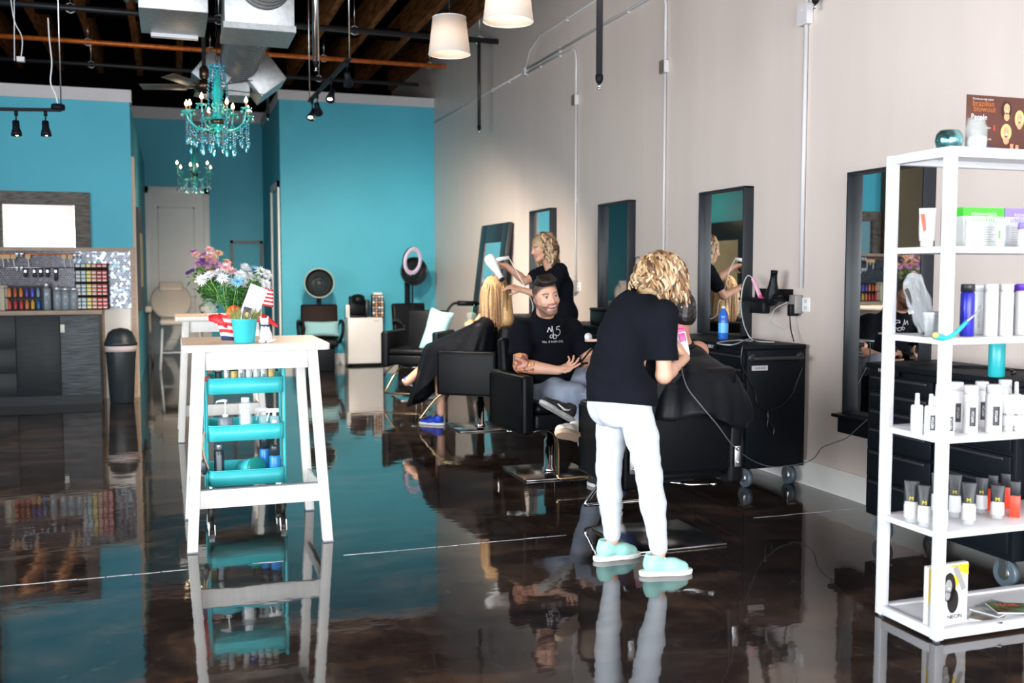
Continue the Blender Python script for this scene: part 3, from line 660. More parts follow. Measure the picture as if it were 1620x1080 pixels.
# ================================================================== SALON CHAIRS  (local: faces +Y)
def rbox(b, lo, hi): return b.box(lo, hi)
def salon_chair(label, loc, face, footrest=True, seat=.50, platerot=0.0, bar='chrome'):
    rz = math.atan2(-face[0], face[1])
    t = thing('salon_chair', label, 'salon chair', loc, rz, 'black hydraulic salon chairs')
    Tp = Matrix.Rotation(-rz+platerot, 4, 'Z')
    B().box((-.27, -.27, 0), (.27, .27, .014), Tp).build('base_plate', 'plate', t, bevel=.004)
    B().lathe([(.055, .014), (.055, .03), (.040, .045), (.040, seat-.26), (.028, seat-.255), (.028, seat-.15)], (0, 0, 0), 24).build('column', 'chrome', t)
    B().box((-.14, -.14, seat-.17), (.14, .14, seat-.14)).build('seat_mount', 'black_metal', t)
    l = B().tube([(.04, -.02, seat-.19), (.16, -.06, seat-.21), (.26, -.12, seat-.20)], .007, 6).ball((.27, -.125, seat-.2), .014, 8); l.build('pump_lever', 'chrome', t)
    B().box((-.255, -.24, seat-.14), (.255, .30, seat-.03)).build('seat_base', 'leather', t, bevel=.02, seg=3)
    B().box((-.25, -.22, seat-.03), (.25, .31, seat+.04)).build('seat_cushion', 'leather', t, bevel=.03, seg=4)
    for s in (-1, 1):
        x0, x1 = sorted((s*.262, s*.345))
        a = B().box((x0, -.29, seat-.17), (x1, .29, seat+.235)).build('armrest', 'leather', t, bevel=.022, seg=4)
        B().tube([(s*.349, -.27, seat-.15), (s*.349, -.27, seat+.21), (s*.349, .27, seat+.21), (s*.349, .27, seat-.15)], .0035, 5).build('piping', 'leather', a)
        B().cbox((s*.30, -.305, seat-.02), (.035, .012, .11)).ball((s*.30, -.313, seat+.02), .009, 8).ball((s*.30, -.313, seat-.05), .009, 8).build('hinge_bracket', 'steel', t, bevel=.002)
    T = Matrix.Translation((0, -.27, seat-.09))@Matrix.Rotation(R_(7), 4, 'X')
    B().box((-.25, -.055, 0), (.25, .045, .55), T).build('backrest', 'leather', t, bevel=.03, seg=4)
    if footrest:
        z = seat-.16
        b = B().tube(smooth_path([(-.10, .10, z), (-.12, .34, z-.03), (-.19, .50, z-.22), (-.20, .52, z-.26), (-.15, .54, z-.27), (.15, .54, z-.27), (.20, .52, z-.26), (.19, .50, z-.22), (.12, .34, z-.03), (.10, .10, z)], 5), .011, 8)
        b.build('footrest', bar, t)
    return t
chA = salon_chair('black salon chair under the caped client, right beside the near stylist', (2.47, 4.78, 0), (0, 1), platerot=0)
chB = salon_chair('black salon chair the smiling man sits in', (2.55, 6.62, 0), (.10, -1), bar='gold_lit_chrome')
chC = salon_chair('black salon chair in which the blonde client sits', (2.70, 8.80, 0), (-.77, .64), bar='gold_lit_chrome')
chD = salon_chair('empty black salon chair holding the upright mint cushion', (2.68, 11.15, 0), (-.56, -.83), bar='gold_lit_chrome', seat=.54)
# cushions
def cushion(b, w_, h_, d_, n=14):
    pts = {}
    def f(u, v, s):
        x = (u*2-1); z = (v*2-1); e = (1-abs(x)**5)*(1-abs(z)**5); k = .06*(abs(x*z))
        return (x*w_/2*(1-.05*(1-abs(z))+k*.6), s*d_/2*(max(e, 0)**.5), z*h_/2*(1-.05*(1-abs(x))+k*.6))
    b.grid(lambda u, v: f(u, v, -1), n, n); b.grid(lambda u, v: f(u, v, 1), n, n); return b
def put_cushion(label, c, w_, h_, d_, rx, rz, ry=0):
    b = cushion(B(), w_, h_, d_); T = Matrix.Rotation(rz, 4, 'Z')@Matrix.Rotation(rx, 4, 'X')@Matrix.Rotation(ry, 4, 'Y')
    b.v = [tuple(T@Vector(v)) for v in b.v]
    solo(b, 'cushion', 'pale_cushion', label, 'cushion', loc=c)
put_cushion('mint cushion standing upright on the empty salon chair', AY(690, 524, 11.1), .27, .50, .13, R_(-14), R_(-25), R_(14))
# ================================================================== HOODED DRYER CHAIRS
def dryer_chair(label, x, y, hood_z, rz=0, tone='brown_leather'):
    t = thing('dryer_chair', label, 'hooded dryer chair', (x, y, 0), rz, 'hooded dryer chairs along the blue wall')
    B().box((-.20, -.22, 0), (.20, .25, .36)).build('base', 'black_metal', t, bevel=.01)
    B().box((-.25, -.32, .36), (.25, .27, .47)).build('seat', 'leather', t, bevel=.03, seg=3)
    T = Matrix.Translation((0, .22, .44))@Matrix.Rotation(R_(-8), 4, 'X')
    B().box((-.27, -.03, 0), (.27, .07, .53), T).build('backrest', tone, t, bevel=.03, seg=3)
    for s in (-1, 1):
        B().tube(smooth_path([(s*.27, .24, .66), (s*.31, .1, .72), (s*.32, -.12, .72), (s*.32, -.27, .68), (s*.31, -.29, .55), (s*.27, -.2, .42)], 5), .024, 8).build('armrest', 'black', t)
    B().box((-.035, .30, .3), (.035, .36, hood_z-.1)).build('hood_post', 'black_metal', t, bevel=.006)
    D = Matrix.Translation((0, .05, hood_z))@Matrix.Rotation(R_(90), 4, 'X')
    B().lathe([(.0, -.22), (.10, -.205), (.17, -.15), (.205, -.07), (.215, 0), (.207, .002), (.195, -.07), (.16, -.14), (.095, -.19), (0, -.2)], (0, 0, 0), 36, D).build('hood', 'smoke_plastic', t)
    B().tube([(.213*math.cos(k*PI/20), .05-.002, hood_z+.213*math.sin(k*PI/20)) for k in range(40)], .008, 8, closed=True).build('hood_rim', 'hood_rim' if tone == 'brown_leather' else 'smoke_plastic', t)
    for rr in (.16, .11, .06): B().tube([(rr*math.cos(k*PI/16), .05+.16-.3*rr, hood_z+rr*math.sin(k*PI/16)) for k in range(32)], .004, 6, closed=True).build('inner_ring', 'black_pipe', t)
    B().lathe([(0, -.01), (.035, -.005), (.03, .01), (0, .02)], (0, .20, hood_z), 14, Matrix.Rotation(R_(90), 4, 'X')).build('air_nozzle', 'steel', t)
    return t
p = AY(506, 500, 14.75); dryer_chair('hooded dryer chair with pale rimmed hood and a mint cushion on it', p.x, 14.75, 1.285, R_(-6))
q = AY(500, 446, 14.8)
put_cushion('mint cushion lying sideways on the left dryer chair', AY(509, 520, 14.6), .48, .215, .12, R_(-12), R_(-6))
p = AY(658, 500, 14.9); dryer_chair('hooded dryer chair whose dark hood sits behind the ring light', p.x, 14.9, 1.46, R_(10), 'black')
# ring light on stand
p = AY(653, 413, 14.3)
t = thing('ring_light', 'pale lilac ring light on a thin stand before the right dryer chair', 'ring light', (p.x, 14.3, 0))
T = Matrix.Translation(p)@Matrix.Rotation(R_(38), 4, 'Z')@Matrix.Rotation(R_(8), 4, 'X')
b = B()
n = 40
rings = []
for k in range(n+1):
    a = 2*PI*k/n; ca, sa = math.cos(a), math.sin(a); c = []
    for j in range(10):
        e = 2*PI*j/10; r = .175+.036*math.cos(e); c.append(T@Vector((r*ca, .014*math.sin(e), r*sa)))
    rings.append(c)
b.ring_loft(rings, False); b.build('ring_tube', 'ring_white', t, w=True)
b = B().tube([T@Vector((.20*math.cos(k*PI/20), .02, .20*math.sin(k*PI/20))) for k in range(40)], .012, 6, closed=True); b.build('ring_housing', 'black', t, w=True)
B().cyl((p.x, 14.33, .3), (p.x, 14.33, p.z-.19), .011).build('stand_pole', 'black_metal', t, w=True)
for k in range(3):
    a = R_(30+120*k); B().tube([(p.x, 14.33, .42), (p.x+.17*math.cos(a), 14.33+.17*math.sin(a), .01)], .009, 6).build('tripod_leg', 'black_metal', t, w=True)
# ================================================================== WHITE FRIDGE CABINET, COFFEE MAKER, POD RACK
t = thing('white_cabinet', 'low white fridge cabinet between the two dryer chairs', 'cabinet', (2.83, 15.5, 0))
x0, x1 = 2.56, 3.10
B().box((x0, 15.30, .03), (x1, 15.66, .745)).build('body', 'white_lacq', t, w=True, bevel=.006)
dd = B().box((x0, 15.262, .04), (x1, 15.295, .735)).build('door', 'white_lacq', t, w=True, bevel=.005)
B().box((x1-.14, 15.258, .685), (x1-.06, 15.262, .70)).build('badge', 'steel', dd, w=True)
b = B()
for x in (x0+.04, x1-.04): b.cyl((x, 15.32, 0), (x, 15.32, .04), .015)
b.build('foot', 'black', t, w=True)
t = thing('coffee_maker', 'black single cup coffee maker on the white cabinet', 'coffee maker', (2.74, 15.42, .745))
B().box((-.13, -.12, 0), (.13, .14, .04)).build('drip_base', 'black', t, bevel=.01)
B().box((-.12, .02, .04), (.12, .14, .33)).build('body', 'black', t, bevel=.02)
B().lathe([(.0, .36), (.06, .355), (.10, .33), (.105, .27), (.095, .22), (0, .22)][::-1], (0, -.02, 0), 24).build('brew_head', 'black', t)
B().lathe([(0, .362), (.05, .362), (.04, .37), (0, .372)], (0, -.03, 0), 20).build('chrome_handle', 'chrome', t)
B().box((.125, .0, .02), (.19, .13, .27)).build('water_tank', 'smoke_plastic', t, bevel=.01)
B().box((-.19, -.02, 0), (-.125, .05, .2)).build('side_sleeve', 'white_lacq', t, bevel=.01)
t = thing('pod_rack', 'rack packed with coloured coffee pods beside the coffee maker', 'rack', (3.04, 15.4, .745))
B().box((-.09, -.06, 0), (.09, .06, .35)).build('rack_frame', 'black', t, bevel=.005)
B().box((-.06, -.05, .35), (.07, .05, .385)).build('white_top_box', 'white', t)
for r in range(8):
    for c in range(4):
        B().lathe([(.017, 0), (.02, .01), (.02, .014)], (-.066+c*.044, -.06, .025+r*.042), 10, Matrix.Rotation(R_(90), 4, 'X')).build('coffee_pod', ('pod_brown', 'pod_tan', 'pod_blue', 'white')[(r*3+c*c+r*c) % 4], t)
b = B().tube(smooth_path([(3.1, 15.6, .30), (3.2, 15.62, .18), (3.35, 15.6, .03), (3.45, 15.5, .01)], 6), .006, 6)
solo(b, 'power_cord', 'black', 'black cord trailing from the white cabinet along the floor', 'cord')
# ================================================================== WHITE BIRCH-TOPPED TABLES
def bar_table(label, loc):
    t = thing('bar_table', label, 'table', loc, 0, 'tall white tables with birch tops')
    x0, x1, y0, y1, z1, r = -.375, .375, -.36, .36, 1.062, .03
    poly = []
    for cx, cy, a0 in ((x1-r, y1-r, 0), (x0+r, y1-r, 90), (x0+r, y0+r, 180), (x1-r, y0+r, 270)):
        for k in range(6): a = R_(a0+18*k); poly.append((cx+r*math.cos(a), cy+r*math.sin(a)))
    B().prism(poly, 'z', z1-.036, z1-.002).build('tabletop_edge', 'white_wood', t, bevel=.003)
    B().prism([(x*.985, y*.985) for x, y in poly], 'z', z1-.003, z1).build('tabletop', 'birch', t)
    for sx in (-1, 1):
        for sy in (-1, 1):
            T = B(); ax, ay = sx*.285, sy*.30; bx, by = sx*.345, sy*.372
            T.beam((bx, by, .0), (ax, ay, z1-.036), .052, .062, up=(0, 1, 0)).build('leg', 'white_wood', t, bevel=.004)
            B().beam((bx, by, 0), (bx, by, .008), .054, .064, up=(0, 1, 0)).build('foot_pad', 'grey_rubber', t)
    for sy in (-1, 1): B().beam((-.26, sy*.30, z1-.085), (.26, sy*.30, z1-.085), .022, .095).build('apron', 'white_wood', t, bevel=.002)
    for sx in (-1, 1): B().beam((sx*.285, -.28, z1-.085), (sx*.285, .28, z1-.085), .022, .095).build('apron', 'white_wood', t, bevel=.002)
    for sx in (-1, 1): B().beam((sx*.335, -.35, .225), (sx*.335, .35, .225), .022, .075).build('stretcher', 'white_wood', t, bevel=.002)
    for sy in (-1,): B().beam((-.325, sy*.335, .262), (.325, sy*.335, .262), .024, .095).build('stretcher', 'white_wood', t, bevel=.002)
    B().beam((-.325, -.335, .3125), (.325, -.335, .3125), .026, .006).build('stretcher_cap', 'grey_rubber', t)
    return t
tb = bar_table('tall white table with birch top carrying the teal pot and cat figurine', (.42, 5.66, 0))
dup(tb, (.40, 9.18, 0), 0, 'tall white table standing farther back, holding the purple bouquet vase')
# ================================================================== TROLLEY
t = thing('utility_cart', 'turquoise three tier rolling cart parked under the front table', 'cart', (.40, 6.13, 0))
def tray(z0, z1, d=.03):
    b = B(); x, y, r = .215, .165, .035; o = []
    for cx, cy, a0 in ((x-r, y-r, 0), (-x+r, y-r, 90), (-x+r, -y+r, 180), (x-r, -y+r, 270)):
        for k in range(6): a = R_(a0+18*k); o.append((cx+r*math.cos(a), cy+r*math.sin(a)))
    i = [(px*.985, py*.985) for px, py in o]; n = len(o)
    vs = [(*p, z0) for p in o]+[(*p, z1) for p in o]+[(*p, z1) for p in i]+[(*p, z0+.004) for p in i]
    fs = [(a, (a+1) % n, n+(a+1) % n, n+a) for a in range(n)]+[(n+a, n+(a+1) % n, 2*n+(a+1) % n, 2*n+a) for a in range(n)]+[(2*n+a, 2*n+(a+1) % n, 3*n+(a+1) % n, 3*n+a) for a in range(n)]
    fs += [tuple(reversed(range(n))), tuple(range(3*n, 4*n))]
    b.add(vs, fs, True); b.tube([(*p, z1) for p in o], .004, 6, closed=True); return b
TZ = (.265, .53, .805)
for z in TZ: tray(z-.075, z+.015).build('tray', 'turq_metal', t)
for sx in (-1, 1):
    B().tube(smooth_path([(sx*.222, -.10, .14), (sx*.222, -.12, .82), (sx*.222, -.08, .86), (sx*.222, .08, .86), (sx*.222, .12, .82), (sx*.222, .10, .14)], 5), .010, 8).build('side_frame', 'turq_metal', t)
for sx in (-1, 1):
    for sy in (-1, 1):
        c = Vector((sx*.205, sy*.14, 0)); w_ = B()
        w_.beam(c+Vector((0, 0, .09)), c+Vector((0, 0, .135)), .03, .03).beam(c+Vector((-.017, .01, .04)), c+Vector((-.017, 0, .10)), .003, .03).beam(c+Vector((.017, .01, .04)), c+Vector((.017, 0, .10)), .003, .03)
        cs = w_.build('caster_fork', 'chrome', t)
        B().cyl(c+Vector((-.011, .012, .036)), c+Vector((.011, .012, .036)), .036, n=20).build('wheel', 'rubber', cs)
# ================================================================== ROLLING TOOL CABINETS
def tool_cabinet(label, x0, y0, y1, group='black rolling tool cabinets used as stations'):
    t = thing('tool_cabinet', label, 'rolling cabinet', (x0+.225, (y0+y1)/2, 0), group=group)
    x1 = x0+.47; z0, z1 = .135, .955
    B().box((x0+.02, y0, z0), (x1, y1, z1-.03)).build('body', 'black_metal', t, w=True, bevel=.006)
    B().box((x0, y0-.005, z1-.03), (x1, y1+.005, z1)).build('worktop', 'black_metal', t, w=True, bevel=.006)
    zs = [.16, .34, .50, .62, .72, .81, .90]
    for cidx, (ya, yb) in enumerate(((y0+.02, (y0+y1)/2-.01), ((y0+y1)/2+.01, y1-.02))):
        for a, b_ in zip(zs, zs[1:]):
            d = B().box((x0+.003, ya, a+.006), (x0+.022, yb, b_-.006)).build('drawer', 'black_metal', t, w=True, bevel=.004)
            B().box((x0-.010, ya+.03, b_-.028), (x0+.003, yb-.03, b_-.014)).build('drawer_pull', 'black_pipe', d, w=True, bevel=.003)
    h = smooth_path([(x0+.05, y0, .875), (x0+.055, y0-.045, .872), (x0+.10, y0-.055, .872), (x1-.10, y0-.055, .872), (x1-.055, y0-.045, .872), (x1-.05, y0, .875)], 4)
    B().tube(h, .013, 10).build('push_handle', 'rubber', t, w=True)
    for hx in (x0+.05, x1-.05): B().lathe([(.03, 0), (.03, .008), (.018, .014)], (hx, y0, .875), 16, Matrix.Rotation(R_(90), 4, 'X')).build('handle_flange', 'black_pipe', t, w=True)
    for cx in (x0+.07, x1-.06):
        for cy, s in ((y0+.08, -1), (y1-.08, 1)):
            f = B().box((cx-.035, cy-.04, z0-.008), (cx+.035, cy+.04, z0)).beam((cx-.024, cy, .055), (cx-.024, cy, z0-.005), .004, .04).beam((cx+.024, cy, .055), (cx+.024, cy, z0-.005), .004, .04).build('caster_fork', 'steel', t, w=True)
            B().cyl((cx-.018, cy, .062), (cx+.018, cy, .062), .062, n=28).build('wheel', 'caster_grey', f, w=True)
            B().cyl((cx-.021, cy, .062), (cx+.021, cy, .062), .03, n=20).build('wheel_hub', 'steel', f, w=True)
    return t
c3 = tool_cabinet('black rolling tool cabinet right of the caped client, water bottle on top', 3.55, 5.66, 6.95)
T = lookrot((-1, 0, 0)); 
B().box((3.545, 6.02, .905), (3.549, 6.20, .94)).build('maker_plate', 'black', c3, w=True)
B().text('HUSKY', .03, Matrix.Translation((3.5435, 6.11, .922))@T, .0008, sx=1.3).build('maker_badge', 'cap', c3, w=True)
B().box((3.60, 5.652, .79), (3.72, 5.658, .822)).build('label_sticker', 'cap', c3, w=True)
B().text('15-33-22-8', .018, Matrix.Translation((3.66, 5.650, .806))@lookrot((0, -1, 0)), .0006).build('sticker_text', 'smoke_plastic', c3, w=True)
c4_ = tool_cabinet('black rolling tool cabinet behind the white shelf unit at right', 3.52, 3.42, 4.42)
B().box((3.515, 4.16, .90), (3.519, 4.36, .94)).build('maker_plate', 'black', c4_, w=True)
B().text('HUSKY', .026, Matrix.Translation((3.5135, 4.26, .922))@T, .0008, sx=1.3).build('maker_badge', 'cap', c4_, w=True)
c2_ = tool_cabinet('black rolling station cabinet behind the seated man', 3.55, 7.9, 9.1)
c1_ = tool_cabinet('black rolling station cabinet next to the far stylist', 3.55, 10.0, 11.1)
# ledge under the near mirror
t = thing('wall_ledge', 'deep black ledge under the nearest tall mirror', 'shelf', (3.95, 4.95, .45))
B().box((3.90, 4.5, .535), (XW, 5.22, .555)).build('ledge_top', 'black', t, w=True, bevel=.003)
B().box((3.93, 4.53, .44), (XW, 5.19, .535)).build('ledge_body', 'black', t, w=True)
# small black wall shelf (holding dryers)
t = thing('tool_holder_shelf', 'small black wall shelf holding the pink and black hair tools', 'shelf', (3.95, 6.05, 1.19))
B().box((3.90, 5.86, 1.235), (XW, 6.32, 1.255)).build('shelf_board', 'black', t, w=True, bevel=.003)
B().box((3.87, 5.95, 1.15), (3.93, 6.13, 1.235)).build('tool_cup', 'black', t, w=True, bevel=.01)
B().box((XW-.012, 5.86, 1.255), (XW, 6.32, 1.32)).build('back_lip', 'black', t, w=True)
# ================================================================== WHITE SHELF UNIT
SX0, SX1, SY0, SY1 = 2.77, 3.62, 3.03, 3.385; SZ = (.03, .42, .79, 1.17, 1.52)
t = thing('shelf_unit', 'white metal shelf unit of hair products at the right edge', 'shelf unit', ((SX0+SX1)/2, (SY0+SY1)/2, 0))
pw = .038
for x in (SX0, SX1-pw):
    for y in (SY0, SY1-pw): B().box((x, y, .008), (x+pw, y+pw, 1.905)).build('post', 'white_metal', t, w=True, bevel=.003)
b = None
for z in (.012, 1.868):
    for y in (SY0, SY1-pw): B().box((SX0+pw, y, z), (SX1-pw, y+pw, z+.037)).build('rail', 'white_metal', t, w=True, bevel=.003)
    for x in (SX0, SX1-pw): B().box((x, SY0+pw, z), (x+pw, SY1-pw, z+.037)).build('rail', 'white_metal', t, w=True, bevel=.003)
for z in SZ: B().box((SX0+.003, SY0+.004, z-.012 if z > .1 else z), (SX1-.003, SY1-.004, z+.012)).build('shelf_board', 'shelf_white', t, w=True, bevel=.003)
B().box((SX0+.002, SY0+.002, 1.893), (SX1-.002, SY1-.002, 1.906)).build('top_board', 'shelf_white', t, w=True, bevel=.003)
for x in (SX0+.02, SX1-.02):
    for y in (SY0+.02, SY1-.02): B().cyl((x, y, 0), (x, y, .012), .014).build('foot', 'grey_rubber', t, w=True)
# ================================================================== FACIAL BED in the alcove
t = thing('treatment_chair', 'ivory reclining treatment chair in front of the white alcove door', 'treatment chair', (.10, 16.2, 0))
def slab(b, c, w_, l_, h_, T): return b.cbox(c, (w_, l_, h_), T)
bx = AY(285, 500, 16.4).x
T = Matrix.Translation((bx-.13, 16.75, .98))@Matrix.Rotation(R_(52), 4, 'X')
B().ring_loft([[T@Vector((rx*math.cos(a*PI/14)*1.0, ry*math.sin(a*PI/14), zz)) for a in range(28)] for rx, ry, zz in ((.29, .33, -.045), (.31, .36, -.02), (.31, .36, .02), (.28, .33, .045))]).build('backrest', 'beige_vinyl', t, w=True)
T2 = T@Matrix.Translation((0, .25, .06)); B().cbox((0, 0, 0), (.36, .17, .08), T2).build('headrest', 'beige_vinyl', t, w=True, bevel=.03, seg=4)
B().box((bx-.30, 15.5, .66), (bx+.32, 16.62, .75)).build('seat', 'beige_vinyl', t, w=True, bevel=.04, seg=4)
for s in (-1, 1):
    B().box((bx-.06+s*.40-.05, 16.1, .83), (bx-.06+s*.40+.05, 16.7, .93)).build('armrest', 'beige_vinyl', t, w=True, bevel=.03, seg=4)
    B().tube([(bx-.06+s*.39, 16.35, .83), (bx-.06+s*.38, 16.4, .3), (bx-.06+s*.36, 16.6, 0)], .02, 8).build('leg', 'tan_trim', t, w=True)
    B().tube([(bx+s*.26, 15.7, .66), (bx+s*.28, 15.62, .3), (bx+s*.30, 15.55, 0)], .02, 8).build('leg', 'white_metal', t, w=True)
B().tube([(bx-.27, 15.6, .25), (bx+.29, 15.6, .25)], .014, 8).build('cross_bar', 'white_metal', t, w=True)
# ================================================================== BIN
p = AZ(192, 640); t = thing('trash_bin', 'tall black swing top bin with a pale liner by the grey cabinet', 'trash bin', (p.x, 11.78, 0))
B().lathe([(.115, 0), (.125, .01), (.158, .60), (.160, .63), (.150, .63), (.11, .02)], (0, 0, 0), 32, None, 1, .8).build('bin_body', 'bin_black', t)
B().lathe([(.162, .57), (.166, .60), (.166, .632), (.155, .635)], (0, 0, 0), 32, None, 1, .8).build('liner', 'bin_liner', t)
B().lathe([(.172, .635), (.175, .66), (.160, .68), (.150, .72), (.125, .78), (.08, .815), (0, .83)], (0, 0, 0), 32, None, 1, .8).build('domed_lid', 'bin_black', t)
# ================================================================== LEFT COUNTER
CX1 = AZ(161, 637).x; CY0 = 11.80; ctz = AY(100, 491, CY0).z
t = thing('base_cabinet', 'long dark grey base cabinet under the tiled wall at left', 'cabinet', (-1.6, 12.0, 0))
B().box((-3.4, CY0+.02, .09), (CX1, YL-.015, ctz-.045)).build('body', 'cab_dark', t, w=True)
B().box((-3.4, CY0+.02, 0), (CX1, YL-.015, .09)).build('toe_kick', 'cab_dark', t, w=True)
xs = [-3.35, -2.75, -2.15, AY(26, 560, CY0).x, AY(96, 560, CY0).x, CX1]
for i, (xa, xb) in enumerate(zip(xs, xs[1:])):
    if i == 3 or i == 2:
        zz = [.10, .36, .62, ctz-.055]
        if i == 2:
            for a, b_ in zip(zz, zz[1:]): B().box((xa+.004, CY0, a+.003), (xb-.004, CY0+.02, b_-.003)).build('drawer_front', 'cab_dark', t, w=True, bevel=.002)
            continue
    d = B().box((xa+.004, CY0, .10), (xb-.004, CY0+.02, ctz-.055)).build('door', 'cab_grain' if i == 4 else 'cab_dark', t, w=True, bevel=.002)
    if i == 4: B().box((xa+.006, CY0-.02, ctz-.24), (xa+.05, CY0, ctz-.15)).build('door_latch', 'latch_white', d, w=True, bevel=.004)
solo(B().box((-3.4, CY0-.02, ctz-.045), (CX1+.03, YL-.015, ctz)), 'countertop', 'ledge_wood', 'thin grey oak countertop under the bottle racks at left', 'countertop', bevel=.002)
# tile field, ledge trim, side trim
tz1 = AY(100, 397, YL).z; tz0 = AY(205, 488, YL).z
TX = AY(118, 440, YL).x
struct(B().box((TX, YL-.012, ctz), (CX1+.02, YL, tz1)).box((CX1+.02, YL-.012, tz0), (XA-.02, YL, tz1)), 'wall_tile', 'tile')
struct(B().box((-3.6, YL-.012, ctz), (TX, YL, tz1)), 'wall_tile_no_glare', 'tile_no_glare')  # same tiles as the right field, coloured darker to imitate less reflection
struct(B().box((XL, 12.0, tz1+.04), (-1.9, YL, 3.36)), 'wall_bulkhead', 'olive_board')
struct(B().box((CX1, YL-.008, 0), (XA-.02, YL, tz0)), 'wall_panel', 'door_white')
struct(B().box((-3.6, YL-.05, tz1), (XA+.012, YL, tz1+.04)).box((XA-.035, YL-.03, 0), (XA+.012, YL, tz1)).box((CX1, YL-.02, 0), (CX1+.03, YL, ctz-.05)), 'trim_7', 'ledge_wood')
# grey wood mirror above
t = thing('wood_framed_mirror', 'wide mirror in a weathered grey wood frame above the tiled counter', 'mirror', (-1.6, YL, tz1+.04))
mz0, mz1 = tz1+.04, AY(100, 304, YL).z; mx1 = AY(143, 350, YL).x; fw = mx1-AY(121, 350, YL).x; mx0 = -1.88; y = YL-.05
B().prism([(mx0, mz1), (mx0+fw, mz1-fw), (mx1-fw, mz1-fw), (mx1, mz1)], 'y', y, YL).build('frame_rail', 'frame_grain', t, w=True)
B().prism([(mx1, mz1), (mx1, mz0), (mx1-fw, mz0), (mx1-fw, mz1-fw)], 'y', y, YL).build('frame_stile', 'frame_grey', t, w=True)
B().prism([(mx0, mz1), (mx0, mz0), (mx0+fw, mz0), (mx0+fw, mz1-fw)], 'y', y, YL).build('frame_stile', 'frame_grey', t, w=True)
B().box((mx0+fw, YL-.02, mz0), (mx1-fw, YL-.012, mz1-fw)).build('mirror_glass', 'mirror', t, w=True)
# metal bar behind the empty chair
t = thing('padded_rail', 'black padded bar on a bent metal tube behind the empty salon chair', 'chair rail', (3.1, 12.2, 0))
pts = [tuple(AY(a, b_, 12.1)) for a, b_ in ((706, 520), (706, 497), (714, 483), (724, 479), (755, 480), (762, 486), (763, 520))]
pts = [(pts[0][0], 12.1, .0)]+pts+[(pts[-1][0], 12.1, .0)]
B().tube(smooth_path(pts, 5), .016, 8).build('bent_tube', 'black_metal', t, w=True)
p = AY(724, 479.5, 12.1); q = AY(755, 480, 12.1); B().cyl(tuple(p), tuple(q), .032).build('padding', 'leather', t, w=True)
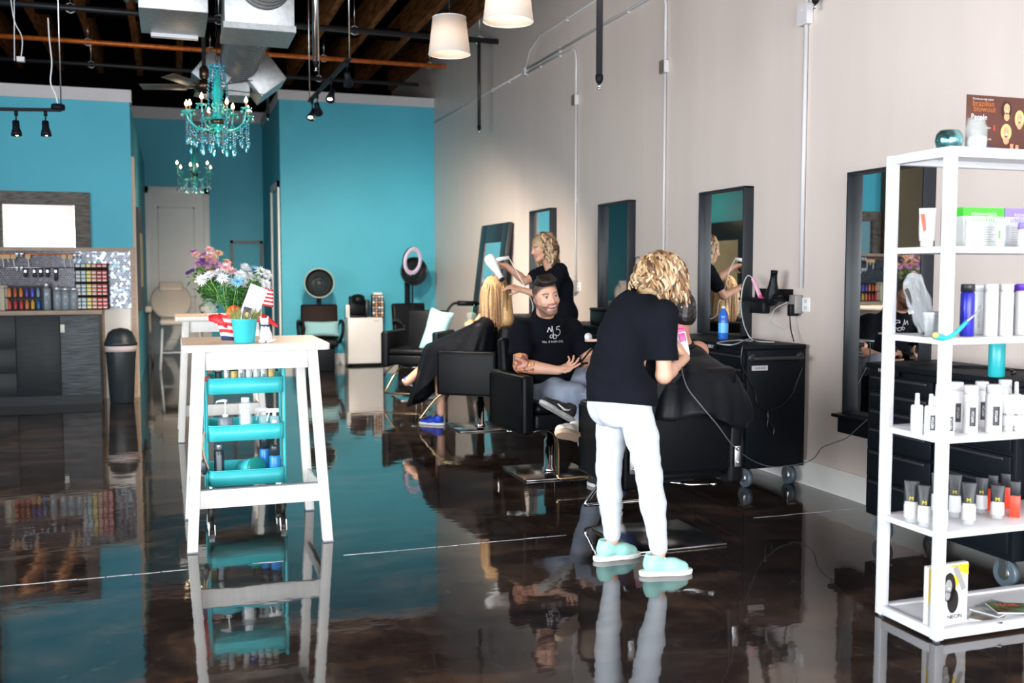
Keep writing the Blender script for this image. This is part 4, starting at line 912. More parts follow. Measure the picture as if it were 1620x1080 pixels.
# ================================================================== FIGURES: smooth union of tapered limbs, meshed with surface nets
class SDF:
    def __init__(s, lo, hi, h):
        s.lo = np.array(lo, np.float32); s.h = h
        s.n = tuple(int(math.ceil((hi[i]-lo[i])/h))+1 for i in range(3)); s.f = np.full(s.n, .2, np.float32)
    def _blk(s, lo, hi, m):
        a = [max(0, int((lo[i]-m-s.lo[i])/s.h)) for i in range(3)]; b = [min(s.n[i], int((hi[i]+m-s.lo[i])/s.h)+2) for i in range(3)]
        if any(b[i] <= a[i] for i in range(3)): return None, None
        ax = [s.lo[i]+np.arange(a[i], b[i], dtype=np.float32)*s.h for i in range(3)]
        X = np.meshgrid(*ax, indexing='ij', sparse=True); return tuple(slice(a[i], b[i]) for i in range(3)), X
    def _mix(s, sl, d, k, sub=False):
        f = s.f[sl]
        if sub:
            g = -d
            if k > 0: hh = np.clip(.5-.5*(f-g)/k, 0, 1); s.f[sl] = f*(1-hh)+g*hh+k*hh*(1-hh)
            else: s.f[sl] = np.maximum(f, g)
            return
        if k > 0: hh = np.clip(.5+.5*(f-d)/k, 0, 1); s.f[sl] = f*(1-hh)+d*hh-k*hh*(1-hh)
        else: s.f[sl] = np.minimum(f, d)
    def cap(s, a, b, ra, rb=None, k=.02, sub=False):
        rb = ra if rb is None else rb; a = np.array(a, float); b = np.array(b, float); R = max(ra, rb)
        sl, X = s._blk(np.minimum(a, b)-R, np.maximum(a, b)+R, k+s.h*2+.02)
        if sl is None: return s
        d = b-a; L = max(float(d@d), 1e-9)
        t = np.clip(((X[0]-a[0])*d[0]+(X[1]-a[1])*d[1]+(X[2]-a[2])*d[2])/L, 0, 1)
        q = np.sqrt((X[0]-a[0]-t*d[0])**2+(X[1]-a[1]-t*d[1])**2+(X[2]-a[2]-t*d[2])**2)-(ra+(rb-ra)*t)
        s._mix(sl, q, k, sub); return s
    def ell(s, c, r, Rm=None, k=.02, sub=False):
        c = np.array(c, float); r = np.array(r if hasattr(r, '__len__') else (r,)*3, float); R = float(r.max())
        sl, X = s._blk(c-R, c+R, k+s.h*2+.02)
        if sl is None: return s
        x, y, z = X[0]-c[0], X[1]-c[1], X[2]-c[2]
        if Rm is not None:
            m = np.array(Rm.to_3x3())    # columns: local axes in world
            x, y, z = (m[0, 0]*x+m[1, 0]*y+m[2, 0]*z, m[0, 1]*x+m[1, 1]*y+m[2, 1]*z, m[0, 2]*x+m[1, 2]*y+m[2, 2]*z)
        k0 = np.sqrt((x/r[0])**2+(y/r[1])**2+(z/r[2])**2); k1 = np.sqrt((x/r[0]**2)**2+(y/r[1]**2)**2+(z/r[2]**2)**2)
        s._mix(sl, k0*(k0-1)/np.maximum(k1, 1e-6), k, sub); return s
    def chain(s, pts, rs, k=.02):
        for i in range(len(pts)-1): s.cap(pts[i], pts[i+1], rs[i], rs[i+1], k)
        return s
    def cut(s, p, nrm, k=0):      # remove the side the normal points to
        p = np.array(p, float); nrm = np.array(nrm, float); nrm /= np.linalg.norm(nrm)
        sl, X = s._blk(s.lo, s.lo+np.array(s.n)*s.h, 0)
        s.f[sl] = np.maximum(s.f[sl], (X[0]-p[0])*nrm[0]+(X[1]-p[1])*nrm[1]+(X[2]-p[2])*nrm[2]); return s
    def coords(s): return s._blk(s.lo, s.lo+np.array(s.n)*s.h, 0)
    def wrinkle(s, amp, f1=22, f2=37, ax=(1, 1, 1), ph=0):
        sl, X = s.coords(); u = X[0]*ax[0]; v = X[1]*ax[1]; w = X[2]*ax[2]
        m = np.sin(f1*(u+.6*v-.8*w)+2.2*np.sin(9*w+5*u+ph)+ph)*np.sin(f2*(.5*u-.7*v+.45*w)+1.7*np.sin(11*v-6*w)+ph*2)
        m2 = np.sin(f2*1.7*(w*.8+.5*u)+2.5*np.sin(8*u+7*v+ph))
        s.f[sl] += (amp*(m+.35*m2)).astype(np.float32); return s
    def mesh(s):
        f = s.f; ins = f < 0; n = np.array(f.shape)-1
        c = np.zeros(tuple(n), np.uint8)
        for i in (0, 1):
            for j in (0, 1):
                for k in (0, 1): c += ins[i:i+n[0], j:j+n[1], k:k+n[2]]
        act = np.argwhere((c > 0) & (c < 8)); idx = np.full(tuple(n), -1, np.int32); idx[tuple(act.T)] = np.arange(len(act))
        P = np.zeros((len(act), 3)); W = np.zeros(len(act)); co = [(i, j, k) for i in (0, 1) for j in (0, 1) for k in (0, 1)]
        val = {q: f[act[:, 0]+q[0], act[:, 1]+q[1], act[:, 2]+q[2]] for q in co}
        for q in co:
            for a in range(3):
                if q[a] == 0:
                    r = list(q); r[a] = 1; r = tuple(r); v0, v1 = val[q], val[r]; m = (v0 < 0) != (v1 < 0)
                    t = np.where(m, v0/np.where(v0-v1 == 0, 1, v0-v1), 0)
                    for e in range(3): P[:, e] += np.where(m, q[e]+(t if e == a else 0), 0)
                    W += m
        P = (P/W[:, None]+act)*s.h+s.lo
        Q = []
        for a in range(3):
            b, c_ = (a+1) % 3, (a+2) % 3; sl0 = [slice(1, n[i]) for i in range(3)]; sl0[a] = slice(0, n[a]); sl1 = list(sl0); sl1[a] = slice(1, n[a]+1)
            i0 = ins[tuple(sl0)]; i1 = ins[tuple(sl1)]; e = np.argwhere(i0 != i1); off = np.array([1, 1, 1]); off[a] = 0; g = e+off
            fl = i0[tuple(e.T)]
            def I(db, dc): h = g.copy(); h[:, b] += db; h[:, c_] += dc; return idx[tuple(h.T)]
            q = np.stack([I(-1, -1), I(0, -1), I(0, 0), I(-1, 0)], 1); q[~fl] = q[~fl][:, ::-1]; Q.append(q)
        return P, np.concatenate(Q)
    def build(s, name, m, parent, color=None, decimate=0, smooth=1):
        P, Q = s.mesh(); me = bpy.data.meshes.new(name)
        r = parent
        while r.parent: r = r.parent
        W = P.copy(); inv = r.matrix_basis.inverted(); A = np.array(inv); P = P@A[:3, :3].T+A[:3, 3]
        me.vertices.add(len(P)); me.vertices.foreach_set('co', P.astype(np.float32).ravel())
        me.loops.add(Q.size); me.loops.foreach_set('vertex_index', Q.astype(np.int32).ravel())
        me.polygons.add(len(Q)); me.polygons.foreach_set('loop_start', np.arange(len(Q), dtype=np.int32)*4); me.polygons.foreach_set('loop_total', np.full(len(Q), 4, np.int32))
        me.update(calc_edges=True); me.validate(); me.polygons.foreach_set('use_smooth', [True]*len(me.polygons))
        me.materials.append(M[m] if isinstance(m, str) else m)
        if color is not None:
            ca = me.color_attributes.new('Col', 'FLOAT_COLOR', 'POINT'); cc = np.ones((len(P), 4), np.float32); cc[:, :3] = color(W); ca.data.foreach_set('color', cc.ravel())
        o = bpy.data.objects.new(name, me); COL.objects.link(o); o.parent = parent
        if smooth: q = o.modifiers.new('smooth', 'SMOOTH'); q.iterations = smooth; q.factor = .5
        return o
V = Vector
def basis(fwd, up):     # x right, y forward, z up  (columns)
    f = V(fwd).normalized(); x = f.cross(V(up)).normalized(); u = x.cross(f); return Matrix((x, f, u)).transposed()
def two_bone(a, b, L1, L2, pole):     # joint position between a and b
    a, b, pole = V(a), V(b), V(pole); d = b-a; D = min(d.length, (L1+L2)*.999); u = d.normalized(); x = (L1*L1-L2*L2+D*D)/(2*D); h = math.sqrt(max(L1*L1-x*x, 0))
    p = pole-u*pole.dot(u); p = p.normalized() if p.length > 1e-6 else frame_of(u)[0]; return a+u*x+p*h
def hand(s, wr, d, pn, side, curl=(.35, .4, .45, .5), thumb=.5, sc=1.0, spread=.10):
    """wr wrist, d direction to the fingers, pn palm normal (out of the palm), side +1 thumb on the left of d seen along pn"""
    d = V(d).normalized(); pn = (V(pn)-d*V(pn).dot(d)).normalized(); x = d.cross(pn)*side; wr = V(wr); P = lambda a, b, c: wr+(x*a+d*b+pn*c)*sc
    k = .010
    for i, u in enumerate((.026, .009, -.009, -.025)): s.cap(P(u*.55, .012, 0), P(u, .078-.006*abs(i-1), 0), .0155*sc, .0125*sc, .014)
    s.cap(P(.008, .02, .008), P(.016, .05, .010), .015*sc, .013*sc, .014)
    lens = ((.042, .025, .020), (.046, .029, .022), (.043, .027, .021), (.034, .020, .018))
    for i, u in enumerate((.027, .009, -.010, -.027)):
        c = curl[i]; a = 0; p = P(u, .080-.006*abs(i-1), 0); r = .0090-.0008*(i == 3); sp = spread*(1.2-i*.8)
        for j in range(3):
            a += c*(1.0, 1.15, .8)[j]; q = (d*math.cos(a)+pn*math.sin(a)+x*sp*math.cos(a)).normalized(); n = p+q*lens[i][j]*sc; s.cap(p, n, (r-.0006*j)*sc, (r-.0006*(j+1))*sc, .004); p = n
    p = P(.022, .018, .004); t0 = (x*.80+d*.62+pn*.32*thumb*2).normalized(); t1 = (x*.45+d*.85+pn*.5*thumb*2).normalized(); t2 = (x*.15+d*.9+pn*.65*thumb*2).normalized()
    for q, L, r0, r1 in ((t0, .040, .0145, .0115), (t1, .032, .0112, .0098), (t2, .026, .0098, .0082)): n = p+q*L*sc; s.cap(p, n, r0*sc, r1*sc, .006); p = n
def head(s, c, Bm, sc=1.0, smile=0, face=True, male=False):
    H = lambda x, y, z: V(c)+Bm@V((x, y, z))*sc
    e = lambda p, r, k=.02, sub=False: s.ell(H(*p), tuple(q*sc for q in r), Bm, k*sc, sub)
    e((0, -.016, .036), (.074, .094, .084)); e((0, .022, -.02), (.062, .070, .082), .03)
    for sx in (-1, 1):
        s.cap(H(sx*.052, .0, -.050), H(sx*.018, .062, -.092), .020*sc, .018*sc, .025)
        e((sx*.036, .062, -.026), (.024, .022, .022), .02); e((sx*.074, -.004, -.006), (.010, .019, .031), .008); e((sx*.081, .0, -.006), (.006, .010, .018), .004, True)
    e((0, .066, -.096), (.024, .020, .018), .02)
    if face:
        s.cap(H(-.036, .077, .026), H(.036, .077, .026), .009*sc, .009*sc, .014)
        for sx in (-1, 1): e((sx*.031, .098, .006), (.017, .016, .011), .010, True); e((sx*.031, .074, .006), (.0125, .0125, .0125), .002); s.cap(H(sx*.020, .083, .0135), H(sx*.042, .079, .012), .0035*sc, .003*sc, .003)
        s.cap(H(0, .086, .016), H(0, .107, -.026), .0075*sc, .012*sc, .010)
        for sx in (-1, 1): e((sx*.012, .096, -.030), (.009, .010, .008), .006)
        z = -.058; w_ = .026+.006*smile
        for sx in (-1, 1):
            s.cap(H(0, .090, z+.006+.004*smile), H(sx*w_, .080, z+.006*smile), .0062*sc, .0035*sc, .006)
            s.cap(H(0, .090, z-.009-.004*smile), H(sx*w_*.9, .080, z+.004*smile), .0068*sc, .0035*sc, .006)
            if smile: s.cap(H(sx*.020, .088, -.028), H(sx*.040, .070, -.058), .006*sc, .006*sc, .012)
        if smile: e((0, .094, z-.001), (.021, .012, .0065), .004, True)
    return H
SKIN = dict(base=(.66, .34, .235), red=(.62, .20, .14), lip=(.50, .14, .12))
def head_color(W, c, Bm, sc, col, beard=None, brow=(.05, .025, .012), smile=0, crop=None):
    Bn = np.array(Bm); L = (W-np.array(c))@Bn/sc; x, y, z = np.abs(L[:, 0]), L[:, 1], L[:, 2]; inh = (np.abs(L[:, 2]) < .16) & (x < .1) & (np.abs(y) < .14)
    def put(m, cc, a=1): m = (m & inh).astype(float)*a; col[:] = col*(1-m[:, None])+np.array(cc)*m[:, None]
    def soft(d, cc, a=1): m = np.clip(1-d, 0, 1)*inh*a; m = m*m*(3-2*m); col[:] = col*(1-m[:, None])+np.array(cc)*m[:, None]
    soft(np.sqrt(((x-.040)/.026)**2+((z+.028)/.024)**2+((y-.06)/.05)**2), SKIN['red'], .35); soft(np.sqrt((x/.016)**2+((z+.026)/.016)**2+((y-.1)/.03)**2), SKIN['red'], .35)
    if crop:
        m = np.clip((z+.012-np.maximum(0, (y+.012))*.80)/.022, 0, 1)*(y < .078)*inh; m = np.maximum(m, np.clip((-y-.025)/.02, 0, 1)*np.clip((z+.075)/.03, 0, 1)*inh)*.92; col[:] = col*(1-m[:, None])+np.array(crop)*m[:, None]
    if beard:
        jaw = (z < -.048+.25*np.maximum(0, .05-y)) & (z > -.135) & (y > -.03)
        m = jaw & ~((x < .030) & (z > -.078) & (y > .06)); put(m, beard, .72)
        put((x < .032) & (z > -.050) & (z < -.040) & (y > .07), beard, .6)
        put((x > .055) & (z > -.05) & (z < .03) & (y > -.012) & (y < .018), beard, .6)
    f = y > .062
    zl = -.058+.006*smile*(x/.03)**2*1.5
    put(f & (x < .028+.005*smile) & (np.abs(z-zl) < .0125+.003*smile) & (y > .074), SKIN['lip'], .8)
    if smile:
        put(f & (x < .025) & (np.abs(z-zl-.001) < .0070*(1-(x/.03)**2)), (.80, .78, .72)); put(f & (x < .020) & (np.abs(z-zl+.0072) < .0022), (.08, .01, .01))
    bz = .0235+.006*np.sin(np.clip((x-.014)/.036, 0, 1)*PI)
    put(f & (x > .013) & (x < .050) & (np.abs(z-bz) < .0038), brow, .85)
    ey = np.sqrt(((x-.031)/.0125)**2+((z-.0055)/.0052)**2); put((y > .07) & (ey < 1), (.62, .60, .58)); put((y > .07) & (ey < 1) & (np.abs(x-.031) < .0055), (.05, .035, .025))
    put((y > .066) & (x > .017) & (x < .046) & (np.abs(z-.0125) < .0016), (.08, .03, .02), .8)
def locks(b, c, Bm, n, length, wave, rad, nm, sc=1.0, az0=-PI, az1=PI, front=.55, grav=(0, 0, -1), seed=1, side=0, shell=1.0, spread=1.0, freq=16, keep=None, ease=1.0):
    """hair locks: start on the scalp, follow it down, then hang"""
    rnd = random.Random(seed); H = lambda v: V(c)+Bm@V(v)*sc; G = V(grav).normalized(); Bi = Bm.transposed()
    for i in range(n):
        az = rnd.uniform(az0, az1); el = math.asin(rnd.uniform(.05, 1)**.7)
        if abs(az) < front: az = math.copysign(front+rnd.random()*.5, az)
        p = V((math.sin(az)*math.cos(el)*.080*shell, -.014+math.cos(az)*math.cos(el)*.098*shell, .034+math.sin(el)*.090*shell)); q = H(p)
        out = Bm@V((math.sin(az)+side*.3, math.cos(az)*.9, 0)); d = (out*1.0*spread+Bm@V((0, 0, .1))).normalized()
        L = length*rnd.uniform(.75, 1.08); m = 16; st = L/m; pts = []; ph = rnd.uniform(0, 6.3); lat = frame_of(G)[0]; lat2 = G.cross(lat); am = wave*rnd.uniform(.6, 1.3); w0 = rnd.uniform(.85, 1.15)
        for k in range(m+1):
            t = k/m; a = am*min(1, t*2.2); pts.append(q+(lat*math.sin(ph+freq*w0*k*st*2.2)+lat2*math.cos(ph*1.3+freq*w0*k*st*2.2))*a)
            d = (d+G*(.35+.3*ease)).normalized(); q = q+d*st
            l = Bi@(q-V(c))/sc; e = V((l.x/.086, (l.y+.014)/.104, (l.z-.034)/.096)); 
            if e.length < shell and l.z > -.09:
                e = e*(shell*(1.0+.03*rnd.random())/max(e.length, 1e-4)); q = H((e.x*.086, e.y*.104-.014, e.z*.096+.034))
        if keep and not keep(pts[-1], pts[m//2]): continue
        r = rad*rnd.uniform(.7, 1.25); b.cur = rnd.choices(range(nm), weights=[3, 2.2, 2.4, 1.8][:nm])[0]
        b.tube(pts, [r*(.55+.9*min(1, t*3)*(1-t**3*.75)) for t in [k/m for k in range(m+1)]], 5)
    b.cur = 0; return b
M['skin'] = vcol_mat('skin', .48, sss=.12, bump=.05)
M['cloth_v'] = vcol_mat('printed_cloth', .85)
for nm_, c_ in (('hair_gold', (.24, .125, .055)), ('hair_blonde', (.42, .28, .155)), ('hair_pale', (.60, .47, .32)), ('hair_brown', (.085, .042, .02)), ('hair_straw', (.62, .38, .17)), ('hair_dark', (.022, .013, .010)), ('hair_black', (.012, .008, .008))): M[nm_] = mat(nm_, c_, .42, vary=.25, scale=60, spec=.5)
M['tee'] = mat('black_cotton', (.005, .006, .010), .9, bump=.12, bscale=260, spec=.12)
M['jeans_white'] = mat('white_denim', (.60, .64, .70), .8, bump=.12, bscale=220, spec=.2)
M['jeans_blue'] = mat('faded_blue_denim', (.28, .34, .46), .85, vary=.18, scale=7, bump=.2, bscale=220, spec=.2, col2=(.36, .41, .52))
M['mint_canvas'] = mat('mint_canvas', (.32, .62, .58), .8, bump=.1, bscale=300)
M['sole_white'] = mat('white_rubber_sole', (.78, .78, .76), .5)
M['sole_tan'] = mat('tan_gum_sole', (.60, .42, .30), .55)
M['sole_grey'] = mat('worn_grey_sole', (.46, .46, .45), .7, vary=.2, scale=40)
M['shoe_black'] = mat('black_mesh_shoe', (.02, .02, .024), .7, bump=.2, bscale=300)
M['shoe_blue'] = mat('royal_blue_shoe', (.01, .06, .55), .5)
M['shoe_white'] = mat('white_leather_shoe', (.75, .74, .70), .5)
M['slack_blue'] = mat('navy_trousers', (.02, .035, .12), .8)
def person(label, loc): return thing('person', label, 'person', loc)
def skin_col(W, tone=(.62, .33, .225)): return np.tile(np.array(tone), (len(W), 1))*(1+.04*np.sin(W[:, :1]*60)*np.sin(W[:, 2:3]*47))
def shoe(parent, heel, toe, up, mats, name='shoe', style='low', L=.26, stripe=None, h=.0035, w=.045):
    """heel/toe: points of the sole's underside"""
    heel, toe = V(heel), V(toe); f = (toe-heel).normalized(); u = V(up); u = (u-f*u.dot(f)).normalized(); x = f.cross(u)
    P = lambda a, b, c: heel+x*a+f*b+u*c
    pts = [P(0, .02, .05), P(0, L-.02, .05)]; lo = [min(p[i] for p in pts)-.13 for i in range(3)]; hi = [max(p[i] for p in pts)+.13 for i in range(3)]
    Bm = Matrix((x, f, u)).transposed()
    def solemask(s, z0, z1, grow=0): s.cut(P(0, 0, z0), -u); s.cut(P(0, 0, z1), u)
    s = SDF(lo, hi, h)
    for a, b_, r in ((0, .040, .034), (0, .10, .032), (.002, .16, .038), (.004, .205, .036)): s.ell(P(a, b_*L/.26, .02), (r+grow_(0), .055, .06), Bm, .03)
    solemask(s, 0, .024); so = s.build('sole', mats[1], parent)
    s = SDF(lo, hi, h)
    s.cap(P(0, .045, .05), P(0, .05, .085), .036, .036, .02).cap(P(0, .05, .055), P(.002, .15, .038), .036, .035, .03).cap(P(.002, .15, .036), P(.004, L-.05, .03), .036, .032, .03)
    s.cut(P(0, 0, .018), -u); s.cap(P(0, .052, .08), P(0, .045, .15), .027, .034, .0, True); up_ = s.build(name, mats[0], parent)
    so.parent = up_
    b = B()
    for k in range(5): q = .088+k*.020; zz = .092-k*.0085; b.tube([P(-.018, q, zz-.006), P(0, q, zz+.001), P(.018, q, zz-.006)], .0028, 5)
    b.build('laces', mats[2] if len(mats) > 2 else 'sole_white', up_, w=True)
    if stripe:
        b = B().tube([P(s_*.040, v, z) for s_, v, z in stripe], [.004, .008, .006, .002][:len(stripe)], 6); b.build('shoe_stripe', 'sole_white', up_, w=True)
    return up_
def grow_(x): return x
# ------------------------------------------------------------------ NEAR STYLIST (bent over, facing +x, clipper in right hand)
st = person('blonde stylist in black shirt and white jeans, bending over the caped client', (2.12, 4.32, 0))
aL, aR = V((2.06, 4.475, .10)), V((2.17, 4.185, .10))       # ankles (left is the farther foot)
hipL, hipR = V((2.06, 4.44, .845)), V((2.075, 4.27, .845))
kL, kR = V((2.035, 4.47, .46)), V((2.145, 4.24, .46))
pel = V((2.06, 4.355, .90)); ch = V((2.13, 4.39, 1.16)); nk = V((2.225, 4.43, 1.295)); hd = V((2.31, 4.455, 1.375))
shL, shR = V((2.26, 4.585, 1.235)), V((2.225, 4.265, 1.225))
wrR = AY(1084, 566, 4.44); elR = AY(1050, 594, 4.25); wrL = V((2.47, 4.70, 1.36)); elL = two_bone(shL, wrL, .24, .22, (0, .6, -1))
hB = basis((.78, .34, -.55), (.5, .2, .8))
s = SDF((1.85, 4.05, .04), (2.72, 4.8, 1.52), .005)
s.cap(pel, ch, .085, .09, .03).cap(ch, nk, .10, .055, .04).cap(nk, hd, .052, .050, .03)
for h_, k_, a_ in ((hipL, kL, aL), (hipR, kR, aR)): s.cap(h_, k_, .058, .044, .02).cap(k_, a_, .044, .033, .02)
for sh, el, wr in ((shL, elL, wrL), (shR, elR, wrR)): s.cap(ch.lerp(sh, .5), sh, .06, .042, .03).chain([sh, el, wr], [.043, .036, .024], .012); f = el.lerp(wr, .3); s.cap(el, f, .035, .035, .02)
hand(s, wrR, (-.35, .35, .75), (-.5, .6, -.3), -1, curl=(.8, .85, .9, .95), thumb=.8)
hand(s, wrL, (.75, .2, -.35), (0, -.5, -1), -1, curl=(.4, .45, .5, .5))
head(s, hd, hB, 1.0)
def cf(W): c = skin_col(W, (.66, .37, .26)); head_color(W, hd, hB, 1.0, c); return c
body = s.build('body', 'skin', st, cf, smooth=2)
# shirt: loose, hem dropping at the back
s = SDF((1.82, 4.0, .70), (2.5, 4.8, 1.42), .006)
s.ell((2.045, 4.36, .93), (.150, .175, .15), basis((1, .15, 0), (0, 0, 1)), .05).ell((2.10, 4.385, 1.10), (.135, .17, .17), basis((1, .15, 0), (0, 0, 1)), .07).ell((2.16, 4.415, 1.22), (.115, .15, .10), basis((1, .15, -.3), (.2, 0, 1)), .06)
s.ell((2.05, 4.36, .83), (.152, .175, .13), basis((1, .15, 0), (0, 0, 1)), .04)
s.cap(ch.lerp(shR, .6), shR, .09, .068, .05).cap(shR, shR.lerp(elR, .80), .068, .072, .03).cap(ch.lerp(shL, .6), shL, .09, .068, .05).cap(shL, shL.lerp(elL, .75), .066, .07, .03)
s.cap(nk-V((.10, .02, .03)), nk-V((.03, 0, -.01)), .085, .075, .04)
e = (elR-shR).normalized(); s.cap(hipL+V((.0, 0, -.01)), hipR+V((.0, 0, -.01)), .112, .112, .04); s.wrinkle(.0065, 17, 27, (1, 1, 1.3), 1.0)
s.cut((2.0, 4.36, .805), (-.12, -.1, -1)); s.cut(nk+V((.015, 0, .02)), (.75, .2, .75)); 
s2 = s
p = shR.lerp(elR, .74)
sl, X = s.coords(); dd = ((X[0]-p.x)*e.x+(X[1]-p.y)*e.y+(X[2]-p.z)*e.z); near = ((X[0]-p.x)**2+(X[1]-p.y)**2+(X[2]-p.z)**2) < .105**2
s.f = np.where(near, np.maximum(s.f, dd), s.f).astype(np.float32)
s.cap(nk+V((-.055, -.02, .045)), nk+V((.05, .0, .06)), .060, .07, .01, True)
s.ell(AY(991, 466, 4.30), (.045, .05, .034), None, .01, True)
s.build('shirt', 'tee', st, smooth=3)
# jeans
s = SDF((1.82, 4.05, .07), (2.36, 4.65, .95), .005)
s.ell((2.035, 4.36, .84), (.105, .140, .09), basis((1, .12, 0), (0, 0, 1)), .03)
s.ell((1.985, 4.41, .79), (.085, .082, .10), None, .03).ell((1.99, 4.30, .79), (.085, .082, .10), None, .03)
for h_, k_, a_ in ((hipL, kL, aL), (hipR, kR, aR)):
    s.chain([h_+V((-.005, 0, -.03)), h_.lerp(k_, .5), k_, k_.lerp(a_, .35), a_+V((0, 0, .03))], [.084, .078, .061, .060, .043], .02)
s.wrinkle(.0018, 26, 60, (1, 1, 1.6), 2.0)
s.cut((2.05, 4.36, .85), (0, 0, 1)); s.cut((2.05, 4.36, .082), (0, 0, -1)); s.build('jeans', 'jeans_white', st, smooth=2)
b = B()
shoe(st, (1.975, 4.475, 0), (2.2, 4.49, 0), (0, 0, 1), ('mint_canvas', 'sole_white', 'sole_white'), L=.245)
shoe(st, (2.085, 4.185, 0), (2.3, 4.155, 0), (0, 0, 1), ('mint_canvas', 'sole_white', 'sole_white'), L=.245)
# hair
s = SDF((2.1, 4.25, 1.2), (2.6, 4.7, 1.6), .006)
s.ell(hd+hB@V((0, -.018, .036)), (.088, .106, .096), hB, .03).ell(hd+hB@V((0, -.06, -.03)), (.082, .07, .09), hB, .03)
s.ell(hd+hB@V((.05, .03, -.02)), (.045, .07, .07), hB, .03); s.wrinkle(.004, 60, 80)
hb = s.build('hair', 'hair_blonde', st, smooth=1)
b = locks(B(), hd, hB, 900, .20, .010, .0066, 4, front=.35, grav=(.02, .0, -.9), seed=3, shell=1.18, freq=20, keep=lambda tip, mid: not (tip.x > 2.345 and tip.z < 1.285))
b = locks(b, hd, hB, 320, .17, .014, .0064, 4, front=.6, grav=(-.35, -.15, -.8), seed=5, shell=1.22, az0=2.0, az1=2*PI-2.0, freq=24, spread=1.5)
b.build('hair_locks', ['hair_blonde', 'hair_pale', 'hair_gold', 'hair_brown'], hb, w=True)
# ------------------------------------------------------------------ CLIENT IN CAPE (back to camera)
cl = person('client under a black cape having the back of the dark hair clipped', (2.47, 4.85, 0))
chd = V((2.588, 4.80, 1.212)); cB = basis((-.22, .95, -.16), (0, .1, 1))
s = SDF((2.0, 4.45, .2), (3.0, 5.6, 1.4), .006)
cn = V((2.585, 4.775, 1.09)); ctr = V((2.50, 4.82, .85))
s.cap((2.47, 4.85, .62), ctr, .13, .14, .04).cap(ctr, cn-V((0, 0, .05)), .13, .07, .06).cap(cn-V((0, 0, .07)), chd+V((0, -.02, -.02)), .056, .052, .02)
for sx in (-1, 1): s.cap(ctr+V((0, 0, .1)), (2.53+sx*.19, 4.82, 1.0), .08, .06, .05).chain([(2.53+sx*.20, 4.82, 1.0), (2.50+sx*.28, 4.88, .80), (2.48+sx*.22, 5.12, .74)], [.05, .042, .032], .02)
# legs: right on floor, left crossed with ankle towards -x
s.chain([(2.55, 4.95, .60), (2.56, 5.32, .60), (2.49, 5.34, .12)], [.085, .06, .04], .03).chain([(2.40, 4.95, .62), (2.52, 5.33, .70), (2.27, 5.25, .62)], [.085, .06, .042], .03)
hand(s, (2.26, 5.12, .72), (-.6, .1, -.75), (.6, .2, -.6), 1, curl=(.3, .35, .4, .45))
head(s, chd, cB, 1.0); 
def cf(W): c = skin_col(W, (.52, .24, .16)); head_color(W, chd, cB, 1.0, c); return c
s.build('body', 'skin', cl, cf, smooth=1)
s = SDF((2.1, 4.8, .05), (2.8, 5.5, .82), .007)
s.chain([(2.55, 4.95, .60), (2.56, 5.32, .60), (2.49, 5.34, .14)], [.10, .075, .055], .03).chain([(2.42, 4.95, .60), (2.52, 5.35, .66), (2.32, 5.27, .58)], [.10, .075, .05], .03)
s.build('trousers', 'slack_blue', cl)
shoe(cl, (2.47, 5.27, .0), (2.47, 5.5, 0), (0, 0, 1), ('shoe_white', 'sole_white', 'slack_blue'))
shoe(cl, AY(925, 697, 5.10), AY(885, 686, 4.98), (.45, .80, .5), ('shoe_white', 'sole_tan', 'sole_white'))
s = SDF((2.4, 4.6, 1.05), (2.8, 5.0, 1.4), .0045)
s.ell(chd+cB@V((0, -.022, .040)), (.079, .096, .086), cB, .01).ell(chd+cB@V((0, -.055, -.012)), (.068, .055, .070), cB, .02).wrinkle(.0012, 160, 220)
s.cut(chd+cB@V((0, .055, .02)), cB@V((0, .9, -.5))); s.cut(chd+cB@V((0, -.05, -.062)), cB@V((0, .35, -1)))
for sx in (-1, 1): s.ell(chd+cB@V((sx*.08, .01, -.008)), (.02, .030, .040), cB, .004, True)
s.build('hair', 'hair_black', cl)
# cape: draped over body and chair arms
def cape(name, parent, cx, cy, neck, zt, rad, zh, seed, hand_pts=None):
    pass
rnd = random.Random(4)
n, m = 96, 26
ext = lambda a: (.36+.10*abs(math.cos(a))**1.5, .37)
def capept(u, v):
    a = 2*PI*u; ca, sa = math.cos(a), math.sin(a)
    neck = V((2.585+.075*ca, 4.765+.075*sa, 1.045+.02*sa))
    # shoulders, then outer rim over the arm rests
    rx = .385; ry = .46 if sa < 0 else .56
    ct = V((2.50, 4.82, 0))
    sh = V((2.545+.215*ca, 4.79+.155*sa, .985))
    if ca < 0: rx = .41-.11*min(1, -ca*1.3)
    ed = V((ct.x+rx*ca*(1.05), ct.y+ry*sa*1.0, (.80+.11*max(0, -sa)**2) if sa < .2 else .77))
    lowz = .69+.035*math.sin(3*a+1)+.02*math.sin(7*a)
    if sa > .3: lowz = .50
    low = V((ct.x+(rx+.035)*ca*1.06, ct.y+(ry+.035)*sa, lowz))
    if v < .25: t = v/.25; p = neck.lerp(sh, t); p.z += .035*math.sin(PI*t)*.5
    elif v < .70: t = (v-.25)/.45; p = sh.lerp(ed, t); p.z += .045*math.sin(PI*t*.9)-.02*math.sin(PI*t)*abs(ca)
    else: t = (v-.70)/.30; p = ed.lerp(low, t); o = V((ca, sa, 0))*.03*math.sin(PI*t/2); p += o
    w_ = max(0, v-.2)*.05; f = math.sin(11*a+2*math.sin(3*a))*.6+math.sin(23*a+v*7)*.3+math.sin(5*a-v*9)*.5
    p += V((ca, sa, .35))*w_*f*.55; return p
b = B().grid(capept, n, m); b.build('cape', 'cape', cl, w=True, solid=.004)
